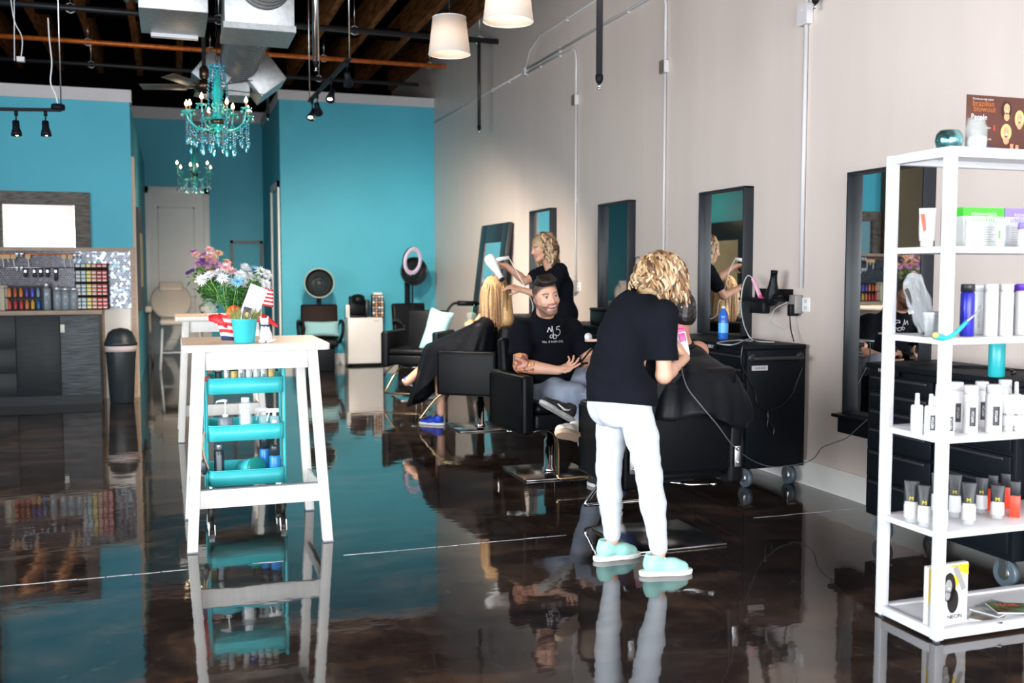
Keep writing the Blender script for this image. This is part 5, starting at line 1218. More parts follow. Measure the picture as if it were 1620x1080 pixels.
B().tube([(2.585+.066*math.cos(a*PI/16), 4.765+.068*math.sin(a*PI/16), 1.055+.02*math.sin(a*PI/16)) for a in range(32)], .014, 8, closed=True).build('cape_collar', 'cape', cl, w=True)
# clipper in the stylist's hand
CLP = AY(1080, 540, 4.53); T = Matrix.Translation(CLP)@lookrot((-.3, -.9, .1), (-.12, .38, .90))
t = thing('hair_clipper', 'pink and white hair clipper held at the nape of the client', 'hair clipper', tuple(CLP))
B().ring_loft([[T@V((rx*math.cos(a*PI/10), z, ry*math.sin(a*PI/10))) for a in range(20)] for z, rx, ry in ((-.085, .012, .012), (-.07, .020, .017), (-.03, .023, .018), (.02, .026, .020), (.045, .026, .018), (.05, .022, .014))]).build('clipper_body', 'white', t, w=True)
B().box((-.024, .048, -.014), (.024, .068, .014), T).box((-.017, .0, .015), (.017, .042, .0215), T).build('pink_blade_guard', 'hot_pink', t, w=True, bevel=.003)
b = B()
for k in range(7): b.box((-.022+k*.0066, .066, -.012), (-.0185+k*.0066, .082, -.004), T)
b.build('blade_comb', 'hot_pink', t, w=True)
P = [T@V((0, -.085, 0)), V((2.44, 4.42, 1.0)), V((2.47, 4.36, .86)), V((2.60, 4.33, .69)), V((2.74, 4.3, .56)), V((2.82, 4.27, .40))]
P = [T@V((0, -.085, 0))]+[AY(px, py, yy) for px, py, yy in ((1078, 575, 4.36), (1086, 610, 4.26), (1108, 640, 4.20), (1135, 672, 4.22), (1160, 705, 4.35), (1190, 728, 4.9), (1220, 738, 5.1), (1250, 736, 5.2), (1275, 731, 5.2), (1290, 722, 5.15), (1300, 708, 5.05), (1320, 700, 4.95), (1340, 692, 4.85), (1358, 676, 4.75), (1375, 662, 4.65), (1395, 655, 4.5), (1425, 645, 4.4), (1445, 628, 4.3), (1455, 605, 4.2))]
B().tube(smooth_path(P, 5), .003, 6).build('power_cord', 'cord_grey', t, w=True)
# pink sectioning clips on the client's head
for k, (px, py) in enumerate(((1089, 487), (1064, 497))):
    p = AY(px, py, 4.72); d = B().beam(p, p+V((.012, .0, .05)), .010, .012).beam(p, p+V((-.004, -.004, .05)), .006, .012)
    solo(d, 'hair_clip', 'light_pink', ('pink hair clip at right above the clipped hair', 'pink hair clip at left above the clipped hair')[k], 'hair clip')
# ------------------------------------------------------------------ SEATED MAN
mn = person('smiling bearded man in black printed tee, sitting with legs crossed', (2.55, 6.7, 0))
mB = basis((.04, -.97, -.08), (-.17, -.02, 1)); HS = 1.11         # head
hc = V((2.470, 6.49, 1.270))
pel = V((2.565, 6.74, .60)); chs = V((2.54, 6.66, .94)); nk = V((2.505, 6.60, 1.10))
shl, shr = V((2.725, 6.66, 1.02)), V((2.325, 6.60, 1.01))    # his left (image right), his right (image left)
er, wr_ = V((2.285, 6.50, .79)), V((2.50, 6.33, .765)); el_, wl = V((2.86, 6.60, .80)), V((2.775, 6.37, .765))
s = SDF((2.1, 6.05, .40), (3.05, 6.95, 1.43), .0045)
s.cap(pel, chs, .12, .105, .05).cap(chs, nk, .09, .062, .04).cap(nk, hc+V((.01, .03, -.03)), .066, .062, .02)
for sh, e, w_ in ((shr, er, wr_), (shl, el_, wl)): s.cap(chs.lerp(sh, .5)+V((0, 0, .02)), sh, .08, .062, .05).chain([sh, e, e.lerp(w_, .35), w_], [.060, .050, .046, .030], .015)
hand(s, wr_, (.75, -.25, .30), (-.15, -.5, .85), 1, curl=(.15, .3, .45, .6), thumb=.3, spread=.14)
hand(s, wl, (-.25, -.35, .45), (-.85, .1, -.2), 1, curl=(.9, 1.0, 1.05, 1.1), thumb=.7)
head(s, hc, mB, HS, smile=1)
TATT = [(.75, .25, .10), (.85, .55, .20), (.45, .08, .07), (.20, .12, .10), (.80, .40, .28), (.62, .30, .20)]
def cf(W):
    c = skin_col(W, (.74, .42, .31)); head_color(W, hc, mB, HS, c, beard=(.12, .055, .035), smile=1, brow=(.035, .018, .012), crop=(.035, .020, .014))
    # tattoo sleeve on his right arm
    a = np.array(shr); b_ = np.array(er); d = b_-a; t = ((W-a)@d)/(d@d); dist = np.linalg.norm(W-a-np.clip(t, 0, 1.15)[:, None]*d, axis=1)
    w2 = np.array(wr_); d2 = w2-b_; t2 = ((W-b_)@d2)/(d2@d2); dist2 = np.linalg.norm(W-b_-np.clip(t2, 0, 1)[:, None]*d2, axis=1)
    m = ((t > .45) & (dist < .09)) | ((t2 > -.1) & (t2 < .42) & (dist2 < .075))
    ph = np.sin(W[:, 0]*95+3*np.sin(W[:, 2]*60))+np.sin(W[:, 2]*80+2.5*np.sin(W[:, 1]*75+W[:, 0]*40)); q = ((ph+2)/4*5.99).astype(int).clip(0, 5)
    c[m] = np.array(TATT)[q[m]]; return c
s.build('body', 'skin', mn, cf, smooth=1)
# tee
s = SDF((2.1, 6.3, .52), (3.0, 6.95, 1.18), .0055); mR = basis((.05, -1, 0), (0, 0, 1))
s.ell((2.555, 6.68, .90), (.225, .155, .20), mR, .05).ell((2.56, 6.66, .72), (.205, .175, .16), mR, .07).ell((2.535, 6.65, 1.01), (.190, .115, .095), mR, .05).cap(nk+V((0, .02, 0)), nk+V((0, .03, -.06)), .085, .11, .05)
for sh, e in ((shr, er), (shl, el_)): s.cap(chs.lerp(sh, .7), sh, .09, .085, .04).cap(sh, sh.lerp(e, .75), .083, .080, .03)
s.cap(nk+V((0, .03, .035)), nk+V((0, .02, -.05)), .076, .125, .05)
s.wrinkle(.004, 17, 29, (1, 1, 1.2), .5)
s.cut((2.55, 6.7, .60), (0, 0, -1))
for sh, e in ((shr, er), (shl, el_)):
    d = (e-sh).normalized(); p = sh.lerp(e, .70); sl, X = s.coords(); dd = ((X[0]-p.x)*d.x+(X[1]-p.y)*d.y+(X[2]-p.z)*d.z)
    nr = ((X[0]-p.x)**2+(X[1]-p.y)**2+(X[2]-p.z)**2) < .13**2; s.f = np.where(nr & (np.abs(X[0]-2.55) > .16), np.maximum(s.f, dd), s.f).astype(np.float32)
s.cap(nk+V((0, -.025, .092)), nk+V((0, -.03, .19)), .068, .09, .008, True)
tee = s.build('shirt', 'tee', mn, smooth=3)
# print on the chest, laid on the cloth
bvh = BVHTree.FromPolygons([tee.matrix_basis@v.co+V((2.55, 6.7, 0)) for v in tee.data.vertices], [tuple(p.vertices) for p in tee.data.polygons])
def on_cloth(b):
    out = []
    for v in b.v:
        p = V(v); h, nrm, i, d = bvh.ray_cast(V((p.x, 5.9, p.z)), V((.0, 1, 0))); out.append(tuple((h+V((0, -.004, 0))) if h else p))
    b.v = out; return b
b = B(); c0 = AY(876, 529, 6.5); 
def bar2(b, pts, w_):
    for (x0, z0), (x1, z1) in zip(pts, pts[1:]):
        n = max(1, int(math.hypot(x1-x0, z1-z0)/.008))
        for i in range(n):
            a0, a1 = i/n, (i+1)/n; A = V((x0+(x1-x0)*a0, 0, z0+(z1-z0)*a0)); Bv = V((x0+(x1-x0)*a1, 0, z0+(z1-z0)*a1)); d = (Bv-A).normalized(); q = V((-d.z, 0, d.x))*w_/2; o = V((c0.x, 6.4, c0.z))
            b.quad(o+A-q, o+Bv-q, o+Bv+q, o+A+q)
circ = lambda cx, cz, r, a0=0, a1=360, n=10: [(cx+r*math.cos(R_(a0+(a1-a0)*i/n)), cz+r*math.sin(R_(a0+(a1-a0)*i/n))) for i in range(n+1)]
bar2(b, [(-.052, .018), (-.042, .052)], .006); bar2(b, [(-.042, .052), (-.022, .020)], .006); bar2(b, [(-.022, .020), (-.018, .062), (-.005, .0)], .005)
bar2(b, circ(-.018, -.012, .011), .006); bar2(b, circ(.012, -.016, .015), .006); bar2(b, [(-.010, -.004), (.004, .0), (.008, -.004)], .005)
bar2(b, [(.050, .058), (.020, .052), (.020, .030)], .006); bar2(b, circ(.030, .014, .024, 120, -130, 12), .006)
on_cloth(b).build('chest_logo', 'print_white', mn, w=True, fix=False)
b = B().text('No. 5 HAIR CO.', .021, Matrix.Translation((c0.x+.004, 6.4, c0.z-.052))@lookrot((0, -1, 0)), 0, sx=1.15)
on_cloth(b).build('chest_lettering', 'print_white', mn, w=True, fix=False)
# jeans (right knee towards camera, left ankle across it)
s = SDF((2.25, 5.85, .07), (3.15, 6.95, .86), .006)
hr, hl = V((2.46, 6.70, .585)), V((2.67, 6.70, .60)); kr = V((2.62, 6.27, .60)); ar = V((2.66, 6.10, .15)); kl = V((2.93, 6.30, .74)); al = V((2.60, 6.10, .575))
s.cap(hr, hl, .125, .125, .03).chain([hr, hr.lerp(kr, .5), kr, kr.lerp(ar, .5), ar], [.115, .098, .075, .070, .068], .03)
s.chain([hl, hl.lerp(kl, .5), kl, kl.lerp(al, .5), al], [.115, .10, .076, .068, .056], .03)
s.wrinkle(.004, 20, 34, (1, 1, 1.2), .3); s.cut((2.5, 6.2, .115), (0, 0, -1)); sl, X = s.coords(); d = (al-kl).normalized(); p = al
s.f = np.where(((X[0]-p.x)**2+(X[1]-p.y)**2+(X[2]-p.z)**2) < .1**2, np.maximum(s.f, (X[0]-p.x)*d.x+(X[1]-p.y)*d.y+(X[2]-p.z)*d.z), s.f).astype(np.float32)
s.build('jeans', 'jeans_blue', mn, smooth=2)
sw = ((-1, .06, .05), (-1, .10, .04), (-1, .15, .06), (-1, .17, .08))
shoe(mn, (2.66, 6.15, .0), (2.70, 5.93, .0), (0, 0, 1), ('shoe_black', 'sole_white', 'shoe_black'), L=.27, stripe=((-1, .17, .035), (-1, .11, .030), (-1, .08, .04), (-1, .07, .055)))
shoe(mn, AY(905, 668, 5.95), AY(852, 636, 5.93), (.25, .20, .95), ('shoe_black', 'sole_grey', 'shoe_black'), L=.28, stripe=((-1, .17, .045), (-1, .11, .035), (-1, .08, .045), (-1, .07, .06)))
# hair: short sides, swept top
s = SDF((2.3, 6.3, 1.2), (2.65, 6.75, 1.45), .004)
H = lambda x, y, z: hc+mB@V((x, y, z))*HS
s.ell(H(0, -.022, .045), (.080, .097, .086), mB, .01).ell(H(0, .020, .096), (.066, .080, .038), mB, .02).ell(H(0, -.06, -.0), (.066, .05, .065), mB, .02)
for i in range(8): s.cap(H(-.050+i*.0135, .070, .100), H(-.045+i*.012, .0, .128), .010, .012, .012)
s.wrinkle(.0012, 150, 210)
s.cut(H(0, .082, .080), mB@V((0, 1, -1.1))); s.cut(H(0, .0, .040), mB@V((0, -.25, -1)))
for sx in (-1, 1): s.ell(H(sx*.082, .02, -.006), (.022, .038, .045), mB, .004, True)
s.build('hair', 'hair_black', mn, smooth=3)
# glasses-like dark strap held in his hand
b = B().tube(smooth_path([wl+V((-.05, -.05, .04)), wl+V((-.02, -.07, .10)), wl+V((-.02, -.03, .14)), wl+V((-.12, -.08, .06)), wl+V((-.18, -.10, .03))], 6), .006, 6).tube(smooth_path([wl+V((-.18, -.10, .03)), wl+V((-.14, -.11, .045)), wl+V((-.08, -.09, .05))], 5), .009, 6)
solo(b, 'sunglasses', 'black', 'dark sunglasses dangling from the seated man\'s hands', 'sunglasses')
# ------------------------------------------------------------------ FAR STYLIST (profile, facing -x, blow drying)
fs = person('blonde stylist in black top blow drying hair at the back', (3.3, 8.4, 0))
fB = basis((-.96, -.08, -.22), (-.15, 0, 1)); fh = V((3.165, 8.42, 1.655))
pel = V((3.36, 8.40, 1.0)); chs = V((3.32, 8.41, 1.34)); nk = V((3.245, 8.42, 1.50))
s_r, s_l = V((3.28, 8.56, 1.46)), V((3.27, 8.26, 1.45))    # right = farther? facing -x: left side faces camera
w_far, w_near = V((2.85, 8.50, 1.50)), V((2.92, 8.30, 1.285)); e_far = two_bone(s_r, w_far, .26, .24, (.1, 0, -1)); e_near = V((3.14, 8.20, 1.22))
s = SDF((2.65, 8.05, .05), (3.6, 8.75, 1.82), .006)
s.cap(pel, chs, .11, .11, .04).cap(chs, nk, .10, .055, .04).cap(nk, fh+V((.02, 0, -.03)), .05, .048, .02)
for sh, e, w_ in ((s_r, e_far, w_far), (s_l, e_near, w_near)): s.cap(chs.lerp(sh, .5), sh, .06, .045, .03).chain([sh, e, e.lerp(w_, .3), w_], [.045, .038, .037, .025], .015)
for sy in (-.09, .09): s.chain([(3.36, 8.40+sy, .92), (3.34, 8.40+sy, .5), (3.37, 8.40+sy, .10)], [.08, .052, .04], .02)
hand(s, w_far, (-1, 0, .1), (0, -.3, -1), -1, curl=(.8, .8, .85, .9), thumb=.7); hand(s, w_near, (-.95, .1, .35), (.1, .5, -.8), 1, curl=(.35, .45, .5, .55))
head(s, fh, fB, .98)
def cf(W): c = skin_col(W, (.66, .36, .25)); head_color(W, fh, fB, .98, c); return c
s.build('body', 'skin', fs, cf, smooth=1)
s = SDF((3.0, 8.05, .80), (3.62, 8.75, 1.6), .007); q = basis((-1, 0, 0), (0, 0, 1))
s.ell((3.355, 8.40, 1.05), (.16, .145, .17), q, .05).ell((3.33, 8.41, 1.28), (.155, .125, .17), q, .06).ell((3.29, 8.41, 1.42), (.15, .10, .08), q, .05)
for sh, e in ((s_r, e_far), (s_l, e_near)): s.cap(chs.lerp(sh, .7), sh, .085, .068, .04).cap(sh, sh.lerp(e, .6), .066, .066, .03)
s.wrinkle(.003, 20, 33); s.cut((3.3, 8.4, .90), (0, 0, -1)); s.cap(nk+V((-.03, 0, .05)), nk+V((-.05, 0, .1)), .055, .06, .01, True)
s.build('shirt', 'tee', fs, smooth=2)
s = SDF((3.1, 8.1, .06), (3.62, 8.7, 1.05), .008)
s.ell((3.37, 8.40, .93), (.135, .155, .13), None, .03)
for sy in (-.09, .09): s.chain([(3.37, 8.40+sy, .88), (3.35, 8.40+sy, .5), (3.37, 8.40+sy, .08)], [.10, .075, .06], .02)
s.cut((3.3, 8.4, 1.02), (0, 0, 1)); s.build('trousers', 'tee', fs)
for sy in (-.09, .09): shoe(fs, (3.43, 8.40+sy, 0), (3.2, 8.40+sy, 0), (0, 0, 1), ('shoe_black', 'shoe_black', 'shoe_black'), h=.005)
s = SDF((3.0, 8.25, 1.45), (3.42, 8.65, 1.83), .006)
s.ell(fh+fB@V((0, -.02, .038)), (.086, .102, .092), fB, .02).ell(fh+fB@V((0, -.065, -.03)), (.082, .065, .09), fB, .03).wrinkle(.003, 60, 80)
s.cut(fh+fB@V((0, .058, .03)), fB@V((0, 1, -.55)))
hb = s.build('hair', 'hair_blonde', fs)
b = locks(B(), fh, fB, 560, .235, .013, .0085, 4, front=1.7, seed=8, shell=1.10, freq=24)
b.build('hair_locks', ['hair_blonde', 'hair_pale', 'hair_gold', 'hair_brown'], hb, w=True)
# white hair dryer in her hand
def dryer(T, name, label, mbody, mnoz, s_=1.0, cordpts=None, cordm='white'):
    t = thing(name, label, 'hair dryer', tuple(T.translation))
    D = T@Matrix.Rotation(R_(90), 4, 'Y')   # local +x to the nozzle
    rings = lambda prof: [[T@V((x, r*math.cos(a*PI/10), r*math.sin(a*PI/10))) for a in range(20)] for x, r in prof]
    B().ring_loft(rings([(-.10*s_, .030*s_), (-.085*s_, .045*s_), (-.04*s_, .052*s_), (.01*s_, .046*s_), (.06*s_, .033*s_), (.10*s_, .027*s_), (.145*s_, .024*s_)])).build('dryer_barrel', mbody, t, w=True)
    B().ring_loft(rings([(.14*s_, .026*s_), (.165*s_, .026*s_), (.165*s_, .019*s_)])).build('nozzle', mnoz, t, w=True)
    B().ring_loft(rings([(-.104*s_, .024*s_), (-.098*s_, .030*s_)])).build('rear_grille', 'steel', t, w=True)
    B().tube([T@V((-.03*s_, 0, -.03*s_)), T@V((-.02*s_, 0, -.09*s_)), T@V((.005*s_, 0, -.16*s_))], [.021*s_, .018*s_, .016*s_], 12).build('handle', mbody, t, w=True)
    if cordpts: B().tube(smooth_path([T@V((.005*s_, 0, -.16*s_))]+cordpts, 6), .004, 6).build('power_cord', cordm, t, w=True)
    return t
a = AY(776, 412, 8.48); n_ = AY(791, 437, 8.42); fx = (n_-a).normalized(); T = Matrix.Translation(a)@Matrix(((fx.x, 0, 0), (fx.y, 1, 0), (fx.z, 0, 1))).to_4x4()
x_ = fx; z_ = V((-.75, .0, -.45)); z_ = (z_-x_*z_.dot(x_)).normalized(); y_ = z_.cross(x_); T = Matrix((x_, y_, z_)).transposed().to_4x4(); T.translation = a+x_*.05
dryer(T, 'hair_dryer', 'white hair dryer pointed at the blonde client\'s hair', 'white', 'black', 1.0, [V((2.93, 8.45, 1.45)), V((3.0, 8.40, 1.30)), V((3.07, 8.40, 1.15)), V((3.1, 8.45, 1.0)), V((3.4, 8.6, .95))])
# ------------------------------------------------------------------ BLONDE CLIENT (from behind, caped)
bc = person('long haired blonde client in a black cape with a drink cup', (2.7, 8.8, 0))
bB = basis((-.80, .60, -.02), (0, 0, 1)); bh = V((2.80, 8.72, 1.275))
s = SDF((1.85, 8.3, .02), (3.05, 9.8, 1.45), .007)
s.cap((2.72, 8.78, .62), (2.76, 8.75, .95), .13, .13, .04).cap((2.76, 8.75, .95), (2.79, 8.73, 1.08), .11, .06, .05).cap((2.79, 8.73, 1.08), bh, .052, .05, .02)
CUP = AY(746, 512, 9.0); s.cap((2.76, 8.75, 1.0), (2.66, 8.68, .97), .06, .045, .04).chain([(2.66, 8.68, .97), (2.62, 8.76, .78), CUP+V((.03, -.07, -.06))], [.040, .036, .026], .02)
s.cap((2.76, 8.75, 1.0), (2.86, 8.86, .97), .06, .045, .04).chain([(2.86, 8.86, .97), (2.74, 8.92, .80), (2.55, 9.0, .74)], [.040, .036, .026], .02)
s.chain([(2.66, 8.80, .60), (2.36, 9.02, .62), (2.38, 9.02, .12)], [.085, .058, .038], .03).chain([(2.72, 8.86, .60), (2.36, 9.16, .62), (2.10, 9.22, .40)], [.085, .058, .038], .03)
hand(s, CUP+V((.03, -.06, -.04)), (-.75, .35, .5), (.3, .9, 0), 1, curl=(.6, .65, .7, .7)); head(s, bh, bB, .97, face=True)
def cf(W): c = skin_col(W, (.64, .36, .25)); head_color(W, bh, bB, .97, c); return c
s.build('body', 'skin', bc, cf, smooth=1)
s = SDF((2.6, 8.5, .8), (3.05, 8.98, 1.45), .007)
s.ell(bh+bB@V((0, -.025, .036)), (.084, .098, .090), bB, .02).ell(bh+bB@V((0, -.065, -.06)), (.085, .05, .12), bB, .04).cap(bh+bB@V((0, -.09, -.05)), bh+bB@V((0, -.11, -.27)), .075, .085, .04).wrinkle(.003, 50, 70, (1, 1, .2))
hb = s.build('hair', 'hair_straw', bc)
b = locks(B(), bh, bB, 520, .42, .003, .0075, 3, front=.7, seed=12, shell=1.06, freq=5, ease=2)
b.build('hair_locks', ['hair_straw', 'hair_blonde', 'hair_gold'], hb, w=True)
def cpt(u, v):
    a = 2*PI*u; ca, sa = math.cos(a), math.sin(a); f = V((-.77, .64, 0)); r = V((.64, .77, 0))   # f forward, r right
    neck = V((2.79, 8.73, 1.07))+(r*ca+f*sa)*.065; sh = V((2.76, 8.75, .97))+(r*ca*.23+f*sa*.13)
    fw = max(0, sa); ed = V((2.70, 8.80, 0))+r*ca*.29+f*(sa*.20+fw*.36); ed.z = .72+.03*fw
    low = V((2.70, 8.80, 0))+r*ca*(.29+.02*fw)+f*(sa*.22+fw*.52); low.z = .66-.52*fw**1.3+.02*math.sin(5*a)
    if v < .25: t = v/.25; p = neck.lerp(sh, t)
    elif v < .6: t = (v-.25)/.35; p = sh.lerp(ed, t)
    else: t = (v-.6)/.4; p = ed.lerp(low, t)
    p += (r*ca+f*sa)*(math.sin(13*a+3*math.sin(2*a))*.018+math.sin(7*a+4)*.015)*max(0, v-.3)*1.3; return p
B().grid(cpt, 80, 24).build('cape', 'cape', bc, w=True, solid=.004)
shoe(bc, (2.40, 9.01, .0), (2.24, 9.15, 0), (0, 0, 1), ('shoe_blue', 'sole_white', 'sole_white'), h=.005)
f1 = AY(668, 612, 9.2); f2 = AY(645, 606, 9.35); shoe(bc, f1+V((0, 0, -.02)), f2+V((0, 0, .0)), (-.1, -.2, 1), ('shoe_blue', 'sole_white', 'sole_white'), h=.005)
# drink
p = CUP+V((0, 0, -.05)); t = thing('drink_cup', 'clear plastic cup of fruit drink with green straw held by the blonde client', 'cup', tuple(p))
M['drink'] = mat('amber_fruit_drink', (.75, .22, .03), .2, vary=.5, scale=30, col2=(.35, .45, .05))
B().lathe([(.030, 0), (.038, .09)], (0, 0, 0), 20).build('drink', 'drink', t)
b = B().lathe([(.032, -.002), (.046, .135)], (0, 0, 0), 20); b.f.pop(); b.mi.pop(); b.sm.pop(); b.build('cup_wall', 'clear_cup', t)
B().lathe([(.048, .135), (.048, .142), (.02, .16), (0, .16)], (0, 0, 0), 20).build('lid', 'clear_cup', t)
B().tube([(0, 0, .05), (.012, 0, .20), (.03, .0, .23)], .0035, 6).build('straw', 'green_straw', t)
# ================================================================== SMALL THINGS
def mpp(p): return (V(p)-_C).dot(_F)/CF      # metres per pixel at a point
def angc(p): return math.atan2(-p[1], -p[0])
def cyl_text(b, txt, size, r, zc, a0, vert=False, sx=1.0):
    q = B().text(txt, size, Matrix.Identity(4), 0, sx=sx)
    b.add([((r)*math.cos(a0+(v[1] if vert else v[0])/r*(-1 if vert else 1)), (r)*math.sin(a0+(v[1] if vert else v[0])/r*(-1 if vert else 1)), zc+(v[0] if vert else v[1])) for v in q.v], q.f); return b
def patch(b, r, z0, z1, a0, half, n=8):
    return b.grid(lambda u, v: (r*math.cos(a0-half+2*half*u), r*math.sin(a0-half+2*half*u), z0+(z1-z0)*v), n, 1)
def bottle(loc, r, h, body, capm, label, cat='bottle', group=None, cap=.16, capr=.98, shoulder=.04, lab=None, text=None, txm='prod_grey_text', a0=None, name='product_bottle', pump=None, vert=True, lab_z=(.12, .6), lab_half=.5, tsize=None, neck=False):
    t = thing(name, label, cat, tuple(loc), 0, group); a0 = angc(loc) if a0 is None else a0; hb = h*(1-cap)
    prof = [(r*.92, 0), (r, r*.1), (r, hb-shoulder*h)]
    prof += [(r*.9, hb-shoulder*h*.35), (r*.55 if neck else r*.8, hb)]
    B().lathe(prof, (0, 0, 0), 22).build('bottle_body', body, t)
    if pump == 'spray':
        B().cyl((0, 0, hb), (0, 0, h), r*.42, r*.36, 14).lathe([(r*.36, h), (r*.34, h+.012), (0, h+.014)], (0, 0, 0), 14).build('spray_cap', capm, t)
    elif pump == 'pump':
        B().cyl((0, 0, hb), (0, 0, hb+.02), r*.4).cyl((0, 0, hb), (0, 0, h), .005).tube([(.012, 0, h+.002), (-.01, 0, h+.006), (-.045, 0, h+.002), (-.052, 0, h-.008)], [.009, .009, .006, .004], 8).build('pump_head', capm, t)
    elif pump == 'trigger':
        B().cyl((0, 0, hb), (0, 0, hb+.02), r*.45).box((-.05, -.012, hb+.02), (.025, .012, hb+.045)).beam((-.03, 0, hb+.02), (-.045, 0, hb-.03), .01, .01).build('trigger_head', capm, t, bevel=.003)
    else:
        cr = r*capr*(.62 if neck else 1); B().lathe([(cr, hb), (cr, h-.003), (cr*.94, h)], (0, 0, 0), 22).build('bottle_cap', capm, t)
    if lab: patch(B(), r+.0006, h*lab_z[0], h*lab_z[1], a0, lab_half).build('bottle_label', lab, t, fix=False)
    if text: cyl_text(B(), text, tsize or r*.62, r+.0012, h*(lab_z[0]+lab_z[1])/2, a0, vert).build('label_text', txm, t, fix=False)
    return t
def tube_pack(loc, w_, h, body, capm, label, group, band=None, rot=None, mark=None, capz=.14, cat='tube', bandz=(.14, .52)):
    """squeeze tube standing on its cap: oval below, flat crimp on top"""
    t = thing('product_tube', label, cat, tuple(loc), angc(loc)+PI/2 if rot is None else rot, group); r = w_/2
    def ring(z, f, s_=1.0): return [V((r*s_*(1-.0*f)*math.cos(a*PI/12), r*s_*(1-f*.93)*math.sin(a*PI/12), z)) for a in range(24)]
    B().ring_loft([ring(0, 0, .8), ring(h*capz, 0, .8)]).build('tube_cap', capm, t)
    B().ring_loft([ring(h*capz, 0, .86), ring(h*(capz+.03), 0, .95), ring(h*.5, .25), ring(h*.8, .65), ring(h*.97, 1, 1.04), ring(h, 1, 1.05)]).build('tube_body', body, t)
    if band:
        def rp(z):
            f = .25*max(0, (z/h-.17)/.33) if z < h*.5 else .25+.4*(z/h-.5)/.3; return r*(1-f*.93)+.0008
        n = 10; B().grid(lambda u, v: ((r*.965+.0006)*math.cos(R_(-180+180*u)), -abs(math.sin(R_(180*u)))*rp(h*(bandz[0]+(bandz[1]-bandz[0])*v)), h*(bandz[0]+(bandz[1]-bandz[0])*v)), 16, 5).build('tube_label', band, t, fix=False)
    if mark:
        z = h*mark[3]; B().text(mark[0], mark[1], Matrix.Translation((0, -r*.80, z))@lookrot((0, -1, -.15)), .0004).build('tube_mark', mark[2], t)
    return t
def at(px, y, z): p = AY(px, 500, y); return V((p.x, y, z))
g2, g3, g4 = 'white bottles on the upper product shelf', 'white bottles with black labels on the middle shelf', 'black and white tubes on the lower shelf'
# shelf at z 1.17
z = SZ[3]+.0125
bottle(at(1530, 3.12, z), .0265, .205, 'prod_blue', 'prod_label_black', 'violet blue metallic bottle with black cap on the upper product shelf', cap=.15, lab=None, group=None)
for px, y, lb in ((1549, 3.2, 'slim white bottle right behind the violet blue bottle'), (1567, 3.10, 'tall white bottle to the right of the violet blue bottle'), (1591, 3.09, 'frontmost tall white bottle with vertical lettering, upper product shelf'), (1604, 3.18, 'white bottle with violet cap half hidden behind the front one'), (1617, 3.12, 'white violet capped bottle cut by the right picture edge')):
    bottle(at(px, y, z), .027, .205 if y < 3.15 else .20, 'prod_white', 'prod_violet' if 'violet cap' in lb else 'prod_white', lb, group=g2, cap=.13, text='PAUL MITCHELL', lab_z=(.15, .6), tsize=.013)
# bucket with combs
p = at(1472, 3.14, z); t = thing('metal_bucket', 'small galvanised bucket on the white shelf', 'bucket', tuple(p))
B().lathe([(.034, 0), (.036, .004), (.045, .092), (.047, .098), (.044, .098), (.034, .01)], (0, 0, 0), 28).build('bucket_body', 'galv', t)
b = B()
for zz in (.03, .072, .082): b.tube([((.0345+zz*.115)*math.cos(a*PI/14), (.0345+zz*.115)*math.sin(a*PI/14), zz) for a in range(28)], .0016, 5, closed=True)
b.build('bucket_rib', 'galv', t)
pk = thing('comb_packet', 'crumpled clear bag of dark combs standing in the metal bucket', 'comb packet', (p.x, p.y, p.z+.012))
T = Matrix.Translation((p.x-.01, p.y, p.z+.02))@Matrix.Rotation(R_(-22), 4, 'Y')
for k in range(4):
    Tk = T@Matrix.Translation((-.022+.014*k, -.008+.006*k, 0))@Matrix.Rotation(R_(-6+4*k), 4, 'Y')
    B().box((-.008, -.002, .0), (.008, .002, .20+.01*k), Tk).build('comb', 'rubber', pk, w=True, bevel=.001)
rn = random.Random(2)
def bag(u, v):
    a = 2*PI*u; r = .030+.012*math.sin(PI*v)+.004*math.sin(5*a+9*v)+.003*math.sin(9*a-13*v); r *= (1 if v < .9 else 1-(v-.9)*7)
    return T@V((r*math.cos(a)*1.15, r*math.sin(a)*.55, .01+.235*v))
B().grid(bag, 36, 20).build('plastic_bag', 'clear_plastic', pk, w=True)
t = thing('styling_razor', 'teal handled styling brush lying across the front of the white shelf', 'styling brush', tuple(at(1500, 3.06, z)))
P_ = [AY(1478, 533, 3.04)+V((0, 0, .004)), AY(1495, 536, 3.035)+V((0, 0, .004)), AY(1510, 528, 3.025), AY(1530, 508, 3.02)]
B().tube(smooth_path(P_, 4), [.012, .013, .013, .012, .011, .010, .009, .009, .009, .0085, .008, .0075, .007], 10).build('brush_handle', 'teal_plastic', t, w=True)
B().tube([AY(1530, 508, 3.02), AY(1541, 498, 3.02), AY(1554, 487, 3.02)], [.005, .003, .002], 8).build('metal_shaft', 'chrome', t, w=True)
B().ball(AY(1480, 530, 3.03), (.014, .008, .012), 12).build('amber_tip', 'prod_yellow_tan', t, w=True)
